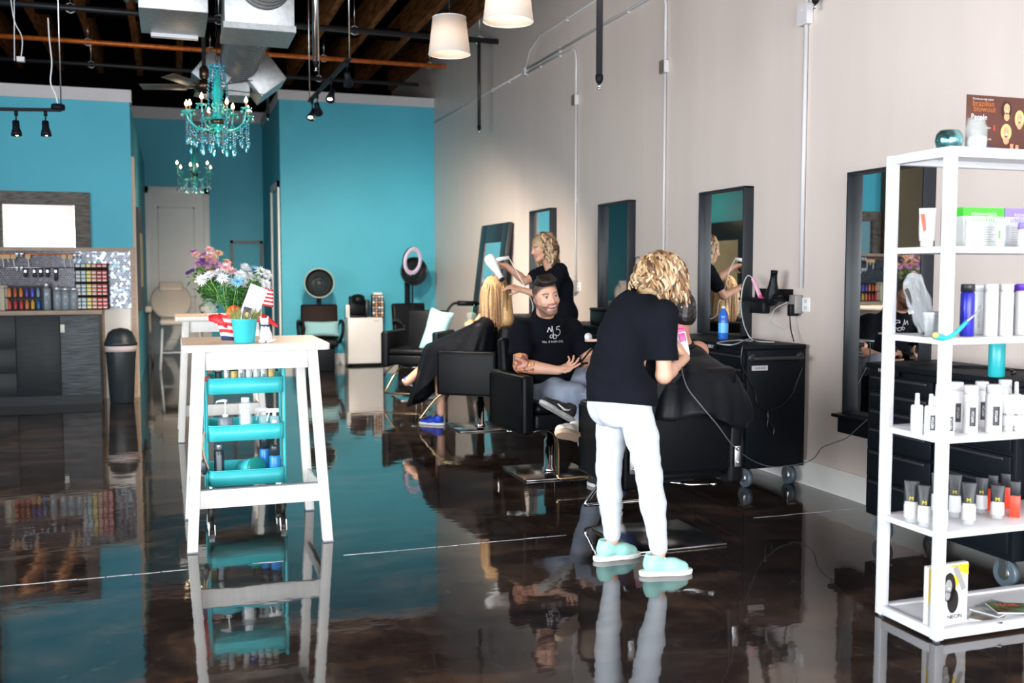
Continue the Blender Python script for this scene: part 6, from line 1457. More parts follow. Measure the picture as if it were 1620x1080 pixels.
# shelf at z .79
z = SZ[2]+.0125
for px, y, r, h, kind, lb in ((1455, 3.13, .023, .150, 'spray', 'clear white spray bottle nearest the left post, middle shelf'), (1477, 3.09, .023, .150, 'spray', 'white spray bottle with black label left of the front post'), (1487, 3.25, .022, .165, 'spray', 'white spray bottle directly behind the front post'), (1507, 3.06, .019, .140, None, 'small white bottle with black label just right of the front post'),
        (1517, 3.20, .026, .19, None, 'white bottle with black label standing behind the small one'), (1540, 3.09, .028, .19, None, 'large white black labelled bottle, front row left of centre'), (1557, 3.22, .026, .185, None, 'white bottle peeking between the two large front bottles'), (1577, 3.08, .031, .19, None, 'widest white bottle with black label in the front row'), (1594, 3.24, .026, .185, None, 'white bottle behind the right hand tube'), (1612, 3.18, .022, .17, 'spray', 'white spray bottle at the right picture edge')):
    bottle(at(px, y, z), r, h, 'prod_white', 'prod_white', lb, group=g3, cap=.18 if not kind else .22, pump=kind, lab='prod_label_black' if px != 1455 else None, lab_z=(.16, .56), lab_half=.42, text='MITCH' if px > 1460 else 'STYLE', txm='prod_white' if px > 1460 else 'prod_grey_text', a0=angc(at(px, y, z))+.35, tsize=.014)
for px, y, lb in ((1600, 3.09, 'white squeeze tube with black label right of the widest bottle'), (1618, 3.07, 'white squeeze tube cut by the right edge of the picture')): tube_pack(at(px, y, z), .046, .145, 'prod_white', 'prod_white', lb, None, band=None, mark=('MOD', .016, 'prod_label_black', .45))
# shelf at z .42
z = SZ[1]+.0125
for px, y, w_, h, lb in ((1450, 3.20, .056, .172, 'leftmost black and white tube with yellow letter, lower shelf'), (1471, 3.13, .050, .168, 'black and white tube directly left of the front post'), (1491, 3.26, .046, .18, 'black and white tube hidden mostly behind the front post'), (1500, 3.06, .044, .168, 'black and white tube directly right of the front post'), (1519, 3.22, .050, .178, 'back row black and white tube right of the post'), (1542, 3.10, .054, .172, 'tallest looking front row black and white tube'), (1562, 3.24, .048, .15, 'back row tube right of the tallest front tube'), (1588, 3.14, .052, .14, 'short black and white tube beside the red boxes')):
    tube_pack(at(px, y, z), w_, h, 'prod_label_black', 'clear_plastic', lb, g4, band='prod_white', mark=('M', .022, 'prod_yellow', .60))
for px, y, lb in ((1580, 3.28, 'red box with black cap behind the short tube'), (1600, 3.29, 'red box with black cap second from the right edge'), (1616, 3.15, 'red box with black cap at the right picture edge')):
    p = at(px, y, z); t = thing('red_product_box', lb, 'product box', tuple(p), angc(p)+PI/2, 'red boxes with black caps')
    B().box((-.02, -.02, 0), (.02, .02, .09)).build('box_body', 'prod_red', t, bevel=.002); B().box((-.019, -.019, .09), (.019, .019, .148)).build('black_cap', 'prod_label_black', t, bevel=.002)
# shelf at z 1.52
z = SZ[4]+.0125
t = tube_pack(at(1463, 3.14, z), .060, .148, 'prod_white', 'prod_white', 'white tube with a slanted red stripe, top left of the shelf unit', None)
B().quad(*[V((x, -.024, zz)) for x, zz in ((-.026, .125), (-.010, .125), (-.002, .06), (-.014, .055))]).build('red_stripe', 'prod_red', t, fix=False)
t = bottle(at(1491, 3.14, z), .017, .155, 'prod_white', 'prod_white', 'slim white bottle with a red bar beside the front post', cap=.25, lab='prod_red', lab_z=(.2, .55), lab_half=.4)
def cardbox(px0, px1, y, h, topm, t1, t2, lb, txm, boxm='prod_pale'):
    a, b_ = at(px0, y, z), at(px1, y, z); wd = b_.x-a.x; t = thing('skincare_box', lb, 'product box', tuple((a+b_)/2)); f = -.001
    B().box((-wd/2, 0, 0), (wd/2, .05, h)).build('box_body', boxm, t, bevel=.001)
    B().box((-wd/2-.0005, -.0006, h*.78), (wd/2+.0005, .051, h+.0005)).build('colour_band', topm, t)
    B().text(t1, .0165, Matrix.Translation((0, f-.001, h*.83))@lookrot((0, -1, 0)), .0002, sx=1.05).build('brand_text', 'prod_white', t)
    B().text(t2, .026, Matrix.Translation((0, f, h*.69))@lookrot((0, -1, 0)), .0002, sx=.95, sp=1.3).build('product_text', txm, t)
    b = B()
    for k in range(7): b.box((-wd*.34, f, h*(.5-.06*k)), (wd*(.30-.05*(k % 3)), 0, h*(.5-.06*k)+.002))
    b.build('fine_print', 'prod_grey_text', t)
cardbox(1519, 1583, 3.14, .155, 'prod_green', 'RODAN+FIELDS', 'SOOTHE', 'pale box with green top band on the shelf unit', 'prod_green')
cardbox(1584.5, 1650, 3.14, .155, 'prod_purple', 'RODAN+FIELDS', 'UNBLEMISH', 'pale box with purple top band at the right edge', 'prod_purple', 'prod_silver')
bottle(at(1577, 3.08, z), .017, .105, 'prod_white', 'prod_white', 'small white bottle with green mark before the green box', lab='prod_green', lab_z=(.3, .6), lab_half=.22)
bottle(at(1614, 3.08, z), .020, .095, 'prod_white', 'prod_purple', 'small white bottle with purple top before the purple box', cap=.25)
bottle(at(1528, 3.10, z), .013, .11, 'prod_white', 'prod_white', 'thin white tube bottle before the left side of the green box', cap=.2)
# top of the unit
z = 1.907
p = at(1493, 3.15, z); t = thing('candle_holder', 'round turquoise mercury glass candle holder on top of shelf unit', 'candle holder', tuple(p))
M['mercury'] = mat('turquoise_mercury_glass', (.02, .38, .46), .12, metal=.9, vary=.6, scale=28, bump=.2, bscale=30, col2=(.30, .62, .66))
B().lathe([(.030, 0), (.045, .012), (.052, .036), (.047, .060), (.036, .074), (.034, .075), (.032, .070), (.045, .036), (.03, .01)], (0, 0, 0), 32).build('glass_bowl', 'mercury', t)
p = at(1535, 3.12, z); t = thing('candle_jar', 'clear glass jar with white candle wax in front of the brown sign', 'candle jar', tuple(p))
b = B().lathe([(.036, 0), (.041, .006), (.042, .085), (.034, .102), (.032, .125), (.029, .125), (.031, .102), (.039, .084), (.038, .010), (.0, .008)], (0, 0, 0), 28); b.build('jar_glass', 'clear_cup', t)
B().lathe([(.037, .010), (.037, .050), (0, .052)], (0, 0, 0), 24).build('candle_wax', 'white', t)
B().tube([(.034*math.cos(a*PI/12), .034*math.sin(a*PI/12), .108+.002*a/6) for a in range(25)], .0018, 5).build('jar_thread', 'clear_cup', t)
a, b_ = AY(1527, 230, 3.27), AY(1621, 230, 3.27); wd = b_.x-a.x; h = .245
t = thing('promo_sign', 'brown salon poster sign with orange lettering and portraits', 'sign', ((a.x+b_.x)/2, 3.27, z)); f = -.0045
B().box((-wd/2, -.003, 0), (wd/2, .003, h)).build('sign_board', 'sign_brown', t, bevel=.003)
B().box((-.05, .003, 0), (.05, .06, .004)).build('sign_foot', 'sign_brown', t)
W_ = lambda x, zz: Matrix.Translation((x*wd-wd/2, f, zz*h))@lookrot((0, -1, 0))
B().text('brazilian', .034, W_(.27, .86), .0003).text('blowout', .034, W_(.29, .77), .0003).build('orange_lettering', 'sign_orange', t)
B().text('The new you only, original', .010, W_(.26, .935), .0003).text('People', .030, W_(.20, .64), .0003).text('InStyle', .009, W_(.36, .47), .0003).text('ALLURE', .009, W_(.36, .28), .0003).build('white_lettering', 'prod_white', t)
B().text('BAZAAR', .016, W_(.42, .14), .0003).build('blue_lettering', 'sign_blue', t)
B().text('E', .03, W_(.46, .47), .0003).build('red_mark', 'prod_red', t)
def portrait(x, zz, s_, hair, L):
    fx = lambda dx, dz, d=0: V((x*wd-wd/2+dx*s_, f-.0004*(1+d), zz*h+dz*s_))
    disc = lambda b, cx, cz, rx, rz, d: b.add([fx(cx+rx*math.cos(k*PI/12), cz+rz*math.sin(k*PI/12), d) for k in range(24)], [tuple(range(24))])
    b = disc(B(), 0, -.2*L, 1.45, 1.5+.5*L, 0); b.build('portrait_hair', hair, t, fix=False)
    b = disc(B(), 0, 0, .85, 1.2, 1); disc(b, 0, -1.8, .8, .9, 1); b.build('portrait_face', 'sign_skin', t, fix=False)
    b = B()
    for sx in (-1, 1): disc(b, sx*.35, .15, .17, .08, 2)
    b.build('portrait_eyes', 'sign_brown', t, fix=False); disc(B(), 0, -.55, .35, .12, 2).build('portrait_mouth', 'prod_white', t, fix=False)
portrait(.66, .80, .018, 'hair_dark', 1); portrait(.88, .66, .017, 'sign_blond', 1.2); portrait(.66, .42, .019, 'sign_blond', .6)
b = B()
for k, x in enumerate((.76, .85)): b.box((x*wd-wd/2-.008, f-.001, .01), (x*wd-wd/2+.008, f, .055-.004*k))
b.build('printed_tubes', 'sign_skin', t)
# bottom: neon book and magazines
z = SZ[0]+.0125
a, b_ = AY(1467, 980, 3.10), AY(1534, 980, 3.10); wd = b_.x-a.x; h = .235
t = thing('standing_book', 'upright colour chart book with yellow corners and a portrait, bottom shelf', 'book', ((a.x+b_.x)/2, 3.12, z+.001), R_(4)); f = -.012
B().box((-wd/2, -.012, 0), (wd/2, .012, h)).build('book_block', 'print_pale', t, bevel=.002)
q = lambda *pts: [V((x*wd-wd/2, f-.0006, zz*h)) for x, zz in pts]
B().quad(*q((0, .35), (.18, .62), (.2, .92), (0, .97))).quad(*q((.32, .99), (1, .97), (1, .78), (.75, .86), (.55, .97))).quad(*q((.45, .8), (.9, .8), (.7, .6))).build('yellow_print', 'prod_yellow', t, fix=False)
disc = lambda b, cx, cz, rx, rz, d: b.add([V((cx*wd-wd/2+rx*math.cos(k*PI/12), f-.0006*(1+d), cz*h+rz*math.sin(k*PI/12))) for k in range(24)], [tuple(range(24))])
disc(disc(B(), .52, .60, .034, .060, 1), .62, .36, .030, .050, 1).build('portrait_hair', 'hair_black', t, fix=False)
b = disc(B(), .50, .62, .018, .028, 2); disc(b, .48, .47, .014, .02, 2); b.quad(*[V((x*wd-wd/2, f-.002, zz*h)) for x, zz in ((.15, .45), (.25, .45), (.42, .97), (.3, .95))]).quad(*[V((x*wd-wd/2, f-.002, zz*h)) for x, zz in ((.95, .55), (.85, .52), (.6, .92), (.72, .97))]); b.build('portrait_figure', 'print_grey', t, fix=False)
disc(disc(disc(B(), .46, .64, .003, .0015, 3), .56, .64, .003, .0015, 3), .51, .585, .008, .003, 3).build('portrait_features', 'prod_white', t, fix=False)
B().text('NEON', .024, Matrix.Translation((.17*wd, f-.0025, .085*h))@lookrot((0, -1, 0)), .0003, sx=1.15).build('title_text', 'prod_label_black', t)
M['mag1'] = mat('glossy_red_green_cover', (.50, .08, .06), .25, vary=.8, scale=14, col2=(.10, .22, .10)); M['mag2'] = mat('glossy_dark_cover', (.08, .10, .12), .25, vary=.8, scale=12, col2=(.34, .30, .26)); M['mag3'] = mat('glossy_blue_cover', (.10, .16, .28), .25, vary=.8, scale=12, col2=(.5, .5, .5))
for k, (px, y, rz, m_, lb) in enumerate(((1580, 3.12, 38, 'mag2', 'dark covered magazine at the bottom of the fanned pile'), (1590, 3.16, 20, 'mag3', 'blue grey magazine in the middle of the fanned pile'), (1622, 3.12, -22, 'mag1', 'red titled magazine on top of the fanned pile'))):
    p = at(px, y, z+.006*k); t = thing('magazine', lb, 'magazine', tuple(p), R_(rz), 'magazines on the bottom shelf')
    B().box((-.095, -.06, .0005), (.095, .06, .0055)).build('pages', 'print_pale', t); B().box((-.096, -.061, .0055), (.096, .061, .006)).build('cover', m_, t)
    if k == 2: B().text('HAIR', .04, Matrix.Translation((-.02, .035, .0062)), .0002).build('cover_title', 'prod_red', t)
# turquoise tumbler and clutter on the near cabinet
tp = .956
p = AZ(1576, 596, tp); bottle(p, .036, .20, 'teal_plastic', 'teal_plastic', 'turquoise tumbler on the cabinet behind the shelf unit', cat='tumbler', name='tumbler', cap=.1)
for k, pts in enumerate((((3.60, 3.9), (3.66, 4.05), (3.78, 4.0), (3.86, 3.85), (3.80, 3.7), (3.7, 3.62)), ((3.62, 4.2), (3.72, 4.1), (3.70, 3.95), (3.82, 3.8), (3.92, 3.72)))):
    solo(B().tube(smooth_path([(x, y, tp+.006) for x, y in pts], 6), .0045, 6), 'loose_cord', 'black', ('loose black cord curling on the near cabinet', 'second black cord lying on the near cabinet towards the wall')[k], 'cord')
# ================================================================== ITEMS ON THE MIDDLE CABINET
p = AZ(1144, 537, tp); t = thing('water_bottle', 'tall blue plastic water bottle before the third mirror', 'water bottle', tuple(p))
s_ = .22/.205
B().lathe([(.034, 0), (.036, .006), (.034, .02), (.036, .035), (.036, .12), (.033, .15), (.036, .165), (.030, .19), (.014, .215), (.013, .222)], (0, 0, 0), 26).build('bottle_body', 'blue_plastic', t)
patch(B(), .0366, .05, .12, angc(p), 1.3, 14).build('bottle_label', 'blue_print', t, fix=False)
B().lathe([(.0155, .222), (.0155, .240), (.0, .242)], (0, 0, 0), 16).build('bottle_cap', 'prod_pale', t)
# dryers and clippers on the wall shelf
p = AX(1222, 462, 3.93); T = Matrix.Translation(p+V((0, 0, .0)))@Matrix.Rotation(R_(-100), 4, 'Z')@Matrix.Rotation(R_(-80), 4, 'Y')
dryer(T, 'hair_dryer', 'black hair dryer resting nose up in the wall shelf', 'black', 'black', .92)
p = AX(1197, 456, 3.92); t = thing('trimmer', 'pink trimmer leaning on the wall shelf left of the black dryer', 'trimmer', tuple(p))
B().beam(AX(1191, 440, 3.92), AX(1203, 470, 3.92), .028, .022).build('trimmer_body', 'light_pink', t, w=True, bevel=.008, seg=3); B().beam(AX(1202, 467, 3.92), AX(1205, 474, 3.92), .026, .02).build('trimmer_tip', 'hot_pink', t, w=True, bevel=.003)
pts = [AX(1191, 440, 3.92), AX(1183, 436, 3.90), AX(1176, 450, 3.86), AX(1172, 480, 3.84), AX(1176, 510, 3.82), AX(1184, 530, 3.78)]
q = [AZ(x, y, tp+.006) for x, y in ((1190, 539), (1170, 538), (1145, 540), (1135, 543), (1160, 545), (1185, 536), (1200, 540), (1225, 541))]
B().tube(smooth_path(pts+q, 6), .0045, 6).build('power_cord', 'cord_pale', t, w=True)
t = thing('plug_adapter', 'black plug adapter and cord under the outlet box', 'plug', tuple(AX(1248, 480, 3.99)))
B().box((3.96, 5.76, 1.14), (4.03, 5.80, 1.22)).build('plug_body', 'black', t, w=True, bevel=.006)
B().tube(smooth_path([AX(1249, 492, 3.99), AX(1251, 520, 3.98), AX(1256, 540, 3.97)], 6), .004, 6).build('cord', 'black', t, w=True)
B().tube(smooth_path([AX(1245, 478, 3.96), AX(1225, 490, 3.93), AX(1220, 510, 3.92), AX(1240, 522, 3.92), AX(1235, 538, 3.90)], 6), .0035, 6).build('grey_cord', 'cord_pale', t, w=True)
t = thing('loose_cord', 'black cords dangling down the side of the rolling cabinet', 'cord', (3.75, 5.64, .9))
B().tube(smooth_path([AY(x, y, 5.645) for x, y in ((1175, 545), (1173, 575), (1185, 600), (1195, 622), (1198, 640), (1215, 652), (1214, 675), (1222, 688), (1224, 676), (1215, 665), (1216, 650), (1235, 642), (1252, 625), (1262, 600), (1270, 580))], 5), .0045, 6).build('cord', 'black_gloss', t, w=True)
# pink curling iron on mirror 2, items on far stations
p = AX(1011, 425, 3.985); t = thing('curling_iron', 'pink handled curling iron hung beside the second mirror', 'curling iron', tuple(p))
B().cyl(AX(1013, 410, 3.985), AX(1014, 424, 3.985), .012).build('barrel', 'chrome', t, w=True); B().cyl(AX(1012, 422, 3.985), AX(1013, 434, 3.985), .015).build('handle', 'hot_pink', t, w=True)
B().tube(smooth_path([AX(1013, 434, 3.985), AX(1006, 430, 3.985), AX(1004, 414, 3.985), AX(1009, 406, 3.99), AX(1014, 410, 3.99)], 5), .004, 6).build('cord', 'black', t, w=True)
p = AZ(930, 540, tp); t = thing('round_brush', 'white round ended brush on a small wooden block beside the man', 'hair brush', tuple(p))
B().lathe([(0, 0), (.028, .004), (.028, .012), (0, .016)], (0, 0, .03), 18, Matrix.Rotation(R_(75), 4, 'X')).build('brush_head', 'white', t); B().box((-.01, -.02, 0), (.10, .03, .015)).build('wooden_block', 'birch', t)
t = thing('storage_case', 'black storage case on the station behind the man', 'case', (3.85, 8.35, tp))
B().box((-.16, -.20, 0), (.14, .20, .13)).build('case_body', 'black', t, bevel=.01); B().box((-.165, -.205, .13), (.145, .205, .155)).build('case_lid', 'black', t, bevel=.01)
# ================================================================== ON THE FRONT TABLE
TT = 1.0625
TP = lambda px, y: V((AY(px, 540, y).x, y, TT))
M['grass'] = mat('tufted_grass', (.16, .26, .06), .6, vary=.4, scale=40, col2=(.42, .42, .14)); M['leaf'] = mat('flower_leaf', (.025, .15, .025), .5, vary=.5, scale=25, col2=(.08, .27, .06)); M['stem'] = mat('flower_stem', (.20, .34, .08), .5)
p = TP(387, 5.44); t = thing('grass_pot', 'turquoise pot of artificial grass on the front table', 'potted plant', tuple(p))
B().lathe([(.050, 0), (.052, .003), (.066, .122), (.068, .128), (.064, .128), (.055, .03)], (0, 0, 0), 34).build('pot', 'pot_teal', t)
b = B(); rn = random.Random(5)
for i in range(170):
    a = rn.uniform(0, 2*PI); r0 = .05*math.sqrt(rn.random()); L = rn.uniform(.06, .11); o = V((r0*math.cos(a), r0*math.sin(a), .09)); d = V((math.cos(a)*rn.uniform(.1, .6), math.sin(a)*rn.uniform(.1, .6), 1)).normalized()
    b.tube([o, o+d*L*.5, o+d*L+V((math.cos(a), math.sin(a), 0))*.012], [.0022, .0020, .0004], 4)
b.build('grass_blades', 'grass', t)
T = Matrix.Translation((.01, -.045, .155))@Matrix.Rotation(R_(14), 4, 'Y')@Matrix.Rotation(R_(-12), 4, 'X')
B().box((-.026, -.001, -.045), (.026, .001, .042), T).build('photo_print', 'prod_white', t); B().box((-.021, -.002, -.030), (.021, -.001, .035), T).build('photo_picture', 'sign_brown_dark', t); B().ball((.01, -.051, .15), (.010, .002, .016), 10).build('photo_face', 'sign_blond', t)
# paper card
t = thing('paper_card', 'blank white card standing tilted behind the turquoise pot', 'card', tuple(TP(405, 5.53)))
pts = [AY(397, 448, 5.53), AY(424, 459, 5.53), AY(404, 506, 5.52), AY(382, 490, 5.52)]; pts[2] = AY(402, 512, 5.52); pts[3] = AY(378, 498, 5.52)
B().add([q_+V((0, dy, 0)) for dy in (0, .0015) for q_ in pts], [(0, 1, 2, 3), (7, 6, 5, 4), (0, 4, 5, 1), (1, 5, 6, 2), (2, 6, 7, 3), (3, 7, 4, 0)]).build('card_sheet', 'prod_paper', t, w=True)
B().tube([AY(391, 500, 5.525), AY(389, 538, 5.525)], .0025, 5).build('card_stick', 'birch', t, w=True)
# little striped flag
t = thing('striped_flag', 'small red and white striped flag right of the white card', 'flag', tuple(TP(420, 5.62)))
c0_, c1_ = AY(414, 455, 5.62), AY(432, 458, 5.62); hgt = 28*mpp(c0_)
for k in range(9):
    z1_ = 0-hgt*k/9; z0_ = -hgt*(k+1)/9
    B().grid(lambda u, v: c0_.lerp(c1_, u)+V((0, .006*math.sin(u*6), z0_+(z1_-z0_)*v)), 6, 1).build('stripe', 'flag_red' if k % 2 == 0 else 'prod_paper', t, w=True, solid=.001)
B().tube([c0_+V((0, 0, .01)), V((c0_.x-.01, 5.62, TT))], .0022, 5).build('flag_stick', 'birch', t, w=True)
# white dog figurine
p = TP(421, 5.42); t = thing('dog_figurine', 'white ceramic sitting dog figurine with navy bow, right of the pot', 'figurine', tuple(p))
s = SDF((p.x-.07, p.y-.08, TT), (p.x+.07, p.y+.08, TT+.16), .003); q = V(p)
s.ell(q+V((0, .012, .035)), (.034, .036, .036), None, .01).ell(q+V((-.004, .0, .075)), (.024, .024, .034), None, .02).ell(q+V((-.008, -.006, .112)), (.022, .022, .020), None, .01).ell(q+V((-.012, -.026, .106)), (.011, .012, .010), None, .006)
for sx in (-1, 1): s.cap(q+V((sx*.016-.008, -.004, .122)), q+V((sx*.020-.008, -.002, .138)), .007, .004, .006).cap(q+V((sx*.013-.004, -.018, .07)), q+V((sx*.014-.004, -.026, .006)), .010, .010, .008).ell(q+V((sx*.028, -.012, .010)), (.012, .018, .010), None, .008)
s.cap(q+V((.02, .03, .01)), q+V((.045, .01, .012)), .009, .006, .01); s.build('figurine_body', 'white', t, smooth=2)
B().lathe([(.024, -.004), (.027, 0), (.024, .004)], (-.006, -.002, .092), 18).ball((.008, -.026, .090), (.008, .005, .006), 8).ball((-.012, -.028, .090), (.008, .005, .006), 8).build('navy_bow', 'slack_blue', t)
# foil wrapped pot of white chrysanthemums
def petals(b, c, n_, R, rn_, tilt):
    x, y, z_ = frame_of(tilt)
    for lay, (k, up) in enumerate(((18, .10), (16, .45), (12, .85), (8, 1.25))):
        for i in range(k):
            a = 2*PI*(i+lay*.5)/k+rn_.uniform(-.1, .1); d = (x*math.cos(a)+y*math.sin(a))*math.cos(up)+z_*math.sin(up); L = R*rn_.uniform(.75, 1.25)*(1-.12*lay); sd = d.cross(z_).normalized()*R*.085; c_ = V(c)
            m1 = c_+d*L*.55+z_*L*.05; b.add([c_-sd*.4, c_+sd*.4, m1+sd, m1-sd, c_+d*L-z_*L*.08], [(0, 1, 2, 3), (3, 2, 4)])
    return b
def leafq(b, o, d, L, rn_):
    d = V(d).normalized(); sd = frame_of(d)[0]*L*.28; up = frame_of(d)[1]*L*.08; o = V(o)
    b.add([o, o+d*L*.45+sd+up, o+d*L, o+d*L*.45-sd+up, o+d*L*.5-up*.6], [(0, 4, 1), (1, 4, 2), (2, 4, 3), (3, 4, 0)])
p = TP(366, 5.72); t = thing('chrysanthemum_pot', 'pot of white chrysanthemums wrapped in red, white and blue foil, front table', 'flowers', tuple(p)); rn = random.Random(11)
def wrap(u, v):
    a = 2*PI*u; r = .052+.028*v+.004*math.sin(14*a)*v; return (r*math.cos(a), r*math.sin(a), .135*v)
for k in range(7):
    v0, v1 = k/7, (k+1)/7
    B().grid(lambda u, v: wrap(u, v0+(v1-v0)*v+.04*math.sin(2*PI*u*2)), 48, 2).build('foil_band', ('slack_blue', 'foil_white', 'flag_red', 'foil_white', 'flag_red', 'foil_white', 'flag_red')[k], t)
B().lathe([(.045, .002), (.06, .10), (0, .11)], (0, 0, 0), 20).build('inner_pot', 'leaf', t)
for nm_, pl in (('ribbon_tail', [(330, 503), (345, 505), (358, 512), (362, 520)]), ('ribbon_tail', [(378, 505), (392, 500), (410, 502), (425, 506), (440, 516)]), ('ribbon_tail', [(345, 500), (356, 508), (364, 520)])):
    P_ = smooth_path([AY(a_, b_2, 5.66) for a_, b_2 in pl], 5); n_ = len(P_)
    B().grid(lambda u, v: P_[min(n_-1, int(round(u*(n_-1))))]+V((0, .01*math.sin(u*9)+.012*v, (.028*math.sin(PI*(.12+.85*u))+.006)*(v-.5)*1.6)), n_-1, 2).build(nm_, 'flag_red', t, w=True, solid=.0015)
b = B()
for k in range(26): a = PI*k/25; c = AY(371, 497, 5.62); b.tube([c, c+V((math.cos(a)*.045, -.01*math.sin(k), math.sin(a)*.05))], [.005, .002], 4)
b.build('orange_bow', 'bow_orange', t, w=True)
heads = [(320, 443, 'petal_white'), (330, 437, 'petal_white'), (345, 432, 'petal_white'), (357, 424, 'petal_pink'), (366, 430, 'petal_pink'), (352, 441, 'petal_white'), (367, 448, 'petal_white'), (358, 452, 'petal_white'), (380, 435, 'petal_white'), (388, 424, 'petal_white'), (376, 446, 'petal_blue'), (394, 437, 'petal_white'), (402, 427, 'petal_blue'), (412, 430, 'petal_white'), (407, 443, 'petal_white'), (420, 449, 'petal_white'), (386, 449, 'petal_white'), (398, 446, 'petal_white'), (422, 434, 'petal_white')]
crown = p+V((0, 0, .14)); st_ = B(); lf = B()
for i, (x, y, m_) in enumerate(heads):
    c = AY(x, y, 5.62+.16*((i*7) % 5)/4); tl = (c-crown).normalized()+V((0, -.7, .1)); petals(B(), c, 1, .040, rn, tl).build('flower_head', m_, t, w=True, fix=False)
    mid = crown.lerp(c, .5)+V((rn.uniform(-.02, .02), 0, -.01)); st_.tube(smooth_path([crown-V((0, 0, .05)), mid, c], 4), .0024, 5)
    for k in range(16): f_ = rn.uniform(.1, .93); o = crown.lerp(c, f_)+V((rn.uniform(-.03, .03), rn.uniform(-.03, .03), 0)); leafq(lf, o, (rn.uniform(-1, 1), rn.uniform(-1, .6), rn.uniform(-.7, .6)), rn.uniform(.03, .055), rn)
st_.build('flower_stems', 'stem', t, w=True); lf.build('foliage', 'leaf', t, w=True, fix=False)
# ------- back table: purple bouquet in glass
p = V((AY(333, 480, 9.05).x, 9.05, TT)); t = thing('purple_bouquet', 'purple and pink bouquet in a glass vase on the rear table', 'flowers', tuple(p)); rn = random.Random(21)
B().lathe([(.045, 0), (.06, .03), (.065, .10), (.045, .16), (.055, .19), (.051, .19), (.041, .16), (.06, .10), (.04, .02)], (0, 0, 0), 26).build('glass_vase', 'clear_cup', t)
crown = p+V((0, 0, .10)); st_ = B(); lf = B()
for i in range(44):
    px = 333+rn.gauss(0, 13); py = 414+rn.gauss(0, 9); m_ = rn.choices(['petal_lilac', 'petal_peach', 'petal_purple', 'petal_pink'], [5, 2, 1.6, 2])[0]
    if i < 3: px, py, m_ = (297, 432, 'petal_purple') if i == 0 else (300+i*4, 428, 'petal_purple'), 0, 0
    if i < 3: px, py, m_ = 297+4*i, 432-2*i, 'petal_purple'
    c = AY(px, py, 9.0+rn.uniform(-.1, .1)); petals(B(), c, 1, .048 if i > 2 else .03, rn, (c-crown)+V((0, -.2, 0))).build('flower_head', m_, t, w=True, fix=False)
    st_.tube([crown-V((0, 0, .06)), crown.lerp(c, .6), c], .003, 5)
    for k in range(7): f_ = rn.uniform(.0, .9); leafq(lf, crown.lerp(c, f_)+V((rn.uniform(-.04, .04), rn.uniform(-.04, .04), 0)), (rn.uniform(-1, 1), rn.uniform(-1, .6), rn.uniform(-.7, .6)), rn.uniform(.05, .08), rn)
st_.build('flower_stems', 'stem', t, w=True); lf.build('foliage', 'leaf', t, w=True, fix=False)
q_ = AY(336, 404, 9.0); B().cbox(q_, (.10, .002, .06), None).build('note_card', 'prod_paper', t, w=True)
# ================================================================== ON THE TROLLEY
cx, cy = .40, 6.13
zt = TZ[2]-.065
for k, (dx, m_, cm, h) in enumerate(((-.150, 'prod_label_black', 'prod_white', .15), (-.105, 'prod_silver', 'prod_white', .17), (-.062, 'prod_yellow_tan', 'prod_label_black', .15), (-.020, 'prod_white', 'prod_white', .18), (.024, 'prod_white', 'prod_blue', .17), (.066, 'prod_pale', 'prod_white', .17), (.108, 'prod_white', 'prod_white', .165), (.152, 'prod_yellow_tan', 'prod_white', .155))):
    bottle((cx+dx, cy-.10, zt), .019, h, m_, cm, 'product bottle number %s in the front row on the cart\'s top tray' % ('one', 'two', 'three', 'four', 'five', 'six', 'seven', 'eight')[k] if False else ('black', 'silver', 'tan topped with black', 'plain white', 'blue capped white', 'pale grey', 'second plain white, further right,', 'tan with white cap')[k]+' bottle in the cart\'s top tray', group='bottles in the top tray of the cart', cap=.2, lab='prod_grey_text' if k in (3, 6) else None, lab_half=.5)
zt = TZ[1]-.065
bottle((cx-.115, cy-.10, zt), .043, .215, 'jar_grey', 'white', 'grey pump jar in the middle tray of the cart', pump='pump', cap=.42, lab='prod_green', lab_z=(.12, .3), lab_half=.15, a0=-.6)
bottle((cx+.0, cy-.10, zt), .040, .235, 'clear_plastic', 'white', 'clear bottle with white label in the cart\'s middle tray', cap=.12, neck=True, lab='prod_white', lab_z=(.1, .72), lab_half=.75)
bottle((cx+.105, cy-.09, zt), .030, .165, 'clear_plastic', 'clear_plastic', 'left clear trigger spray bottle in the middle tray', pump='trigger', cap=.25, neck=True)
bottle((cx+.165, cy-.11, zt), .026, .16, 'clear_plastic', 'white', 'right clear trigger spray bottle in the middle tray', pump='trigger', cap=.25, neck=True, lab='prod_white', lab_half=.6)
zt = TZ[0]-.065
bottle((cx-.155, cy-.09, zt), .029, .225, 'can_black', 'prod_silver', 'black spray can at left of the cart\'s bottom tray', cap=.12, neck=True, lab='jar_grey', lab_z=(.1, .75))
bottle((cx+.165, cy-.10, zt), .032, .205, 'can_blue', 'can_black', 'blue can with dark shoulder, front right of the bottom tray', cap=.28, neck=False, capr=.9)
bottle((cx+.115, cy+.02, zt), .030, .245, 'can_blue', 'can_black', 'taller blue can behind the other, bottom tray', cap=.3)
t = thing('green_tin', 'green lidded tin lying on its side in the bottom tray', 'tin', (cx+.06, cy-.07, zt+.052))
T = Matrix.Translation((cx+.065, cy-.09, zt+.078))@lookrot((.55, -.80, .25))
B().lathe([(.060, -.14), (.060, -.012)], (0, 0, 0), 28, T).build('tin_body', 'turq_metal', t, w=True); B().lathe([(.062, -.016), (.062, 0), (.056, .002), (0, .002)], (0, 0, 0), 28, T).build('tin_lid', 'tin_green', t, w=True)
t = thing('red_pouch', 'red pouch hanging off the left side of the cart', 'pouch', (cx-.25, cy-.10, .70))
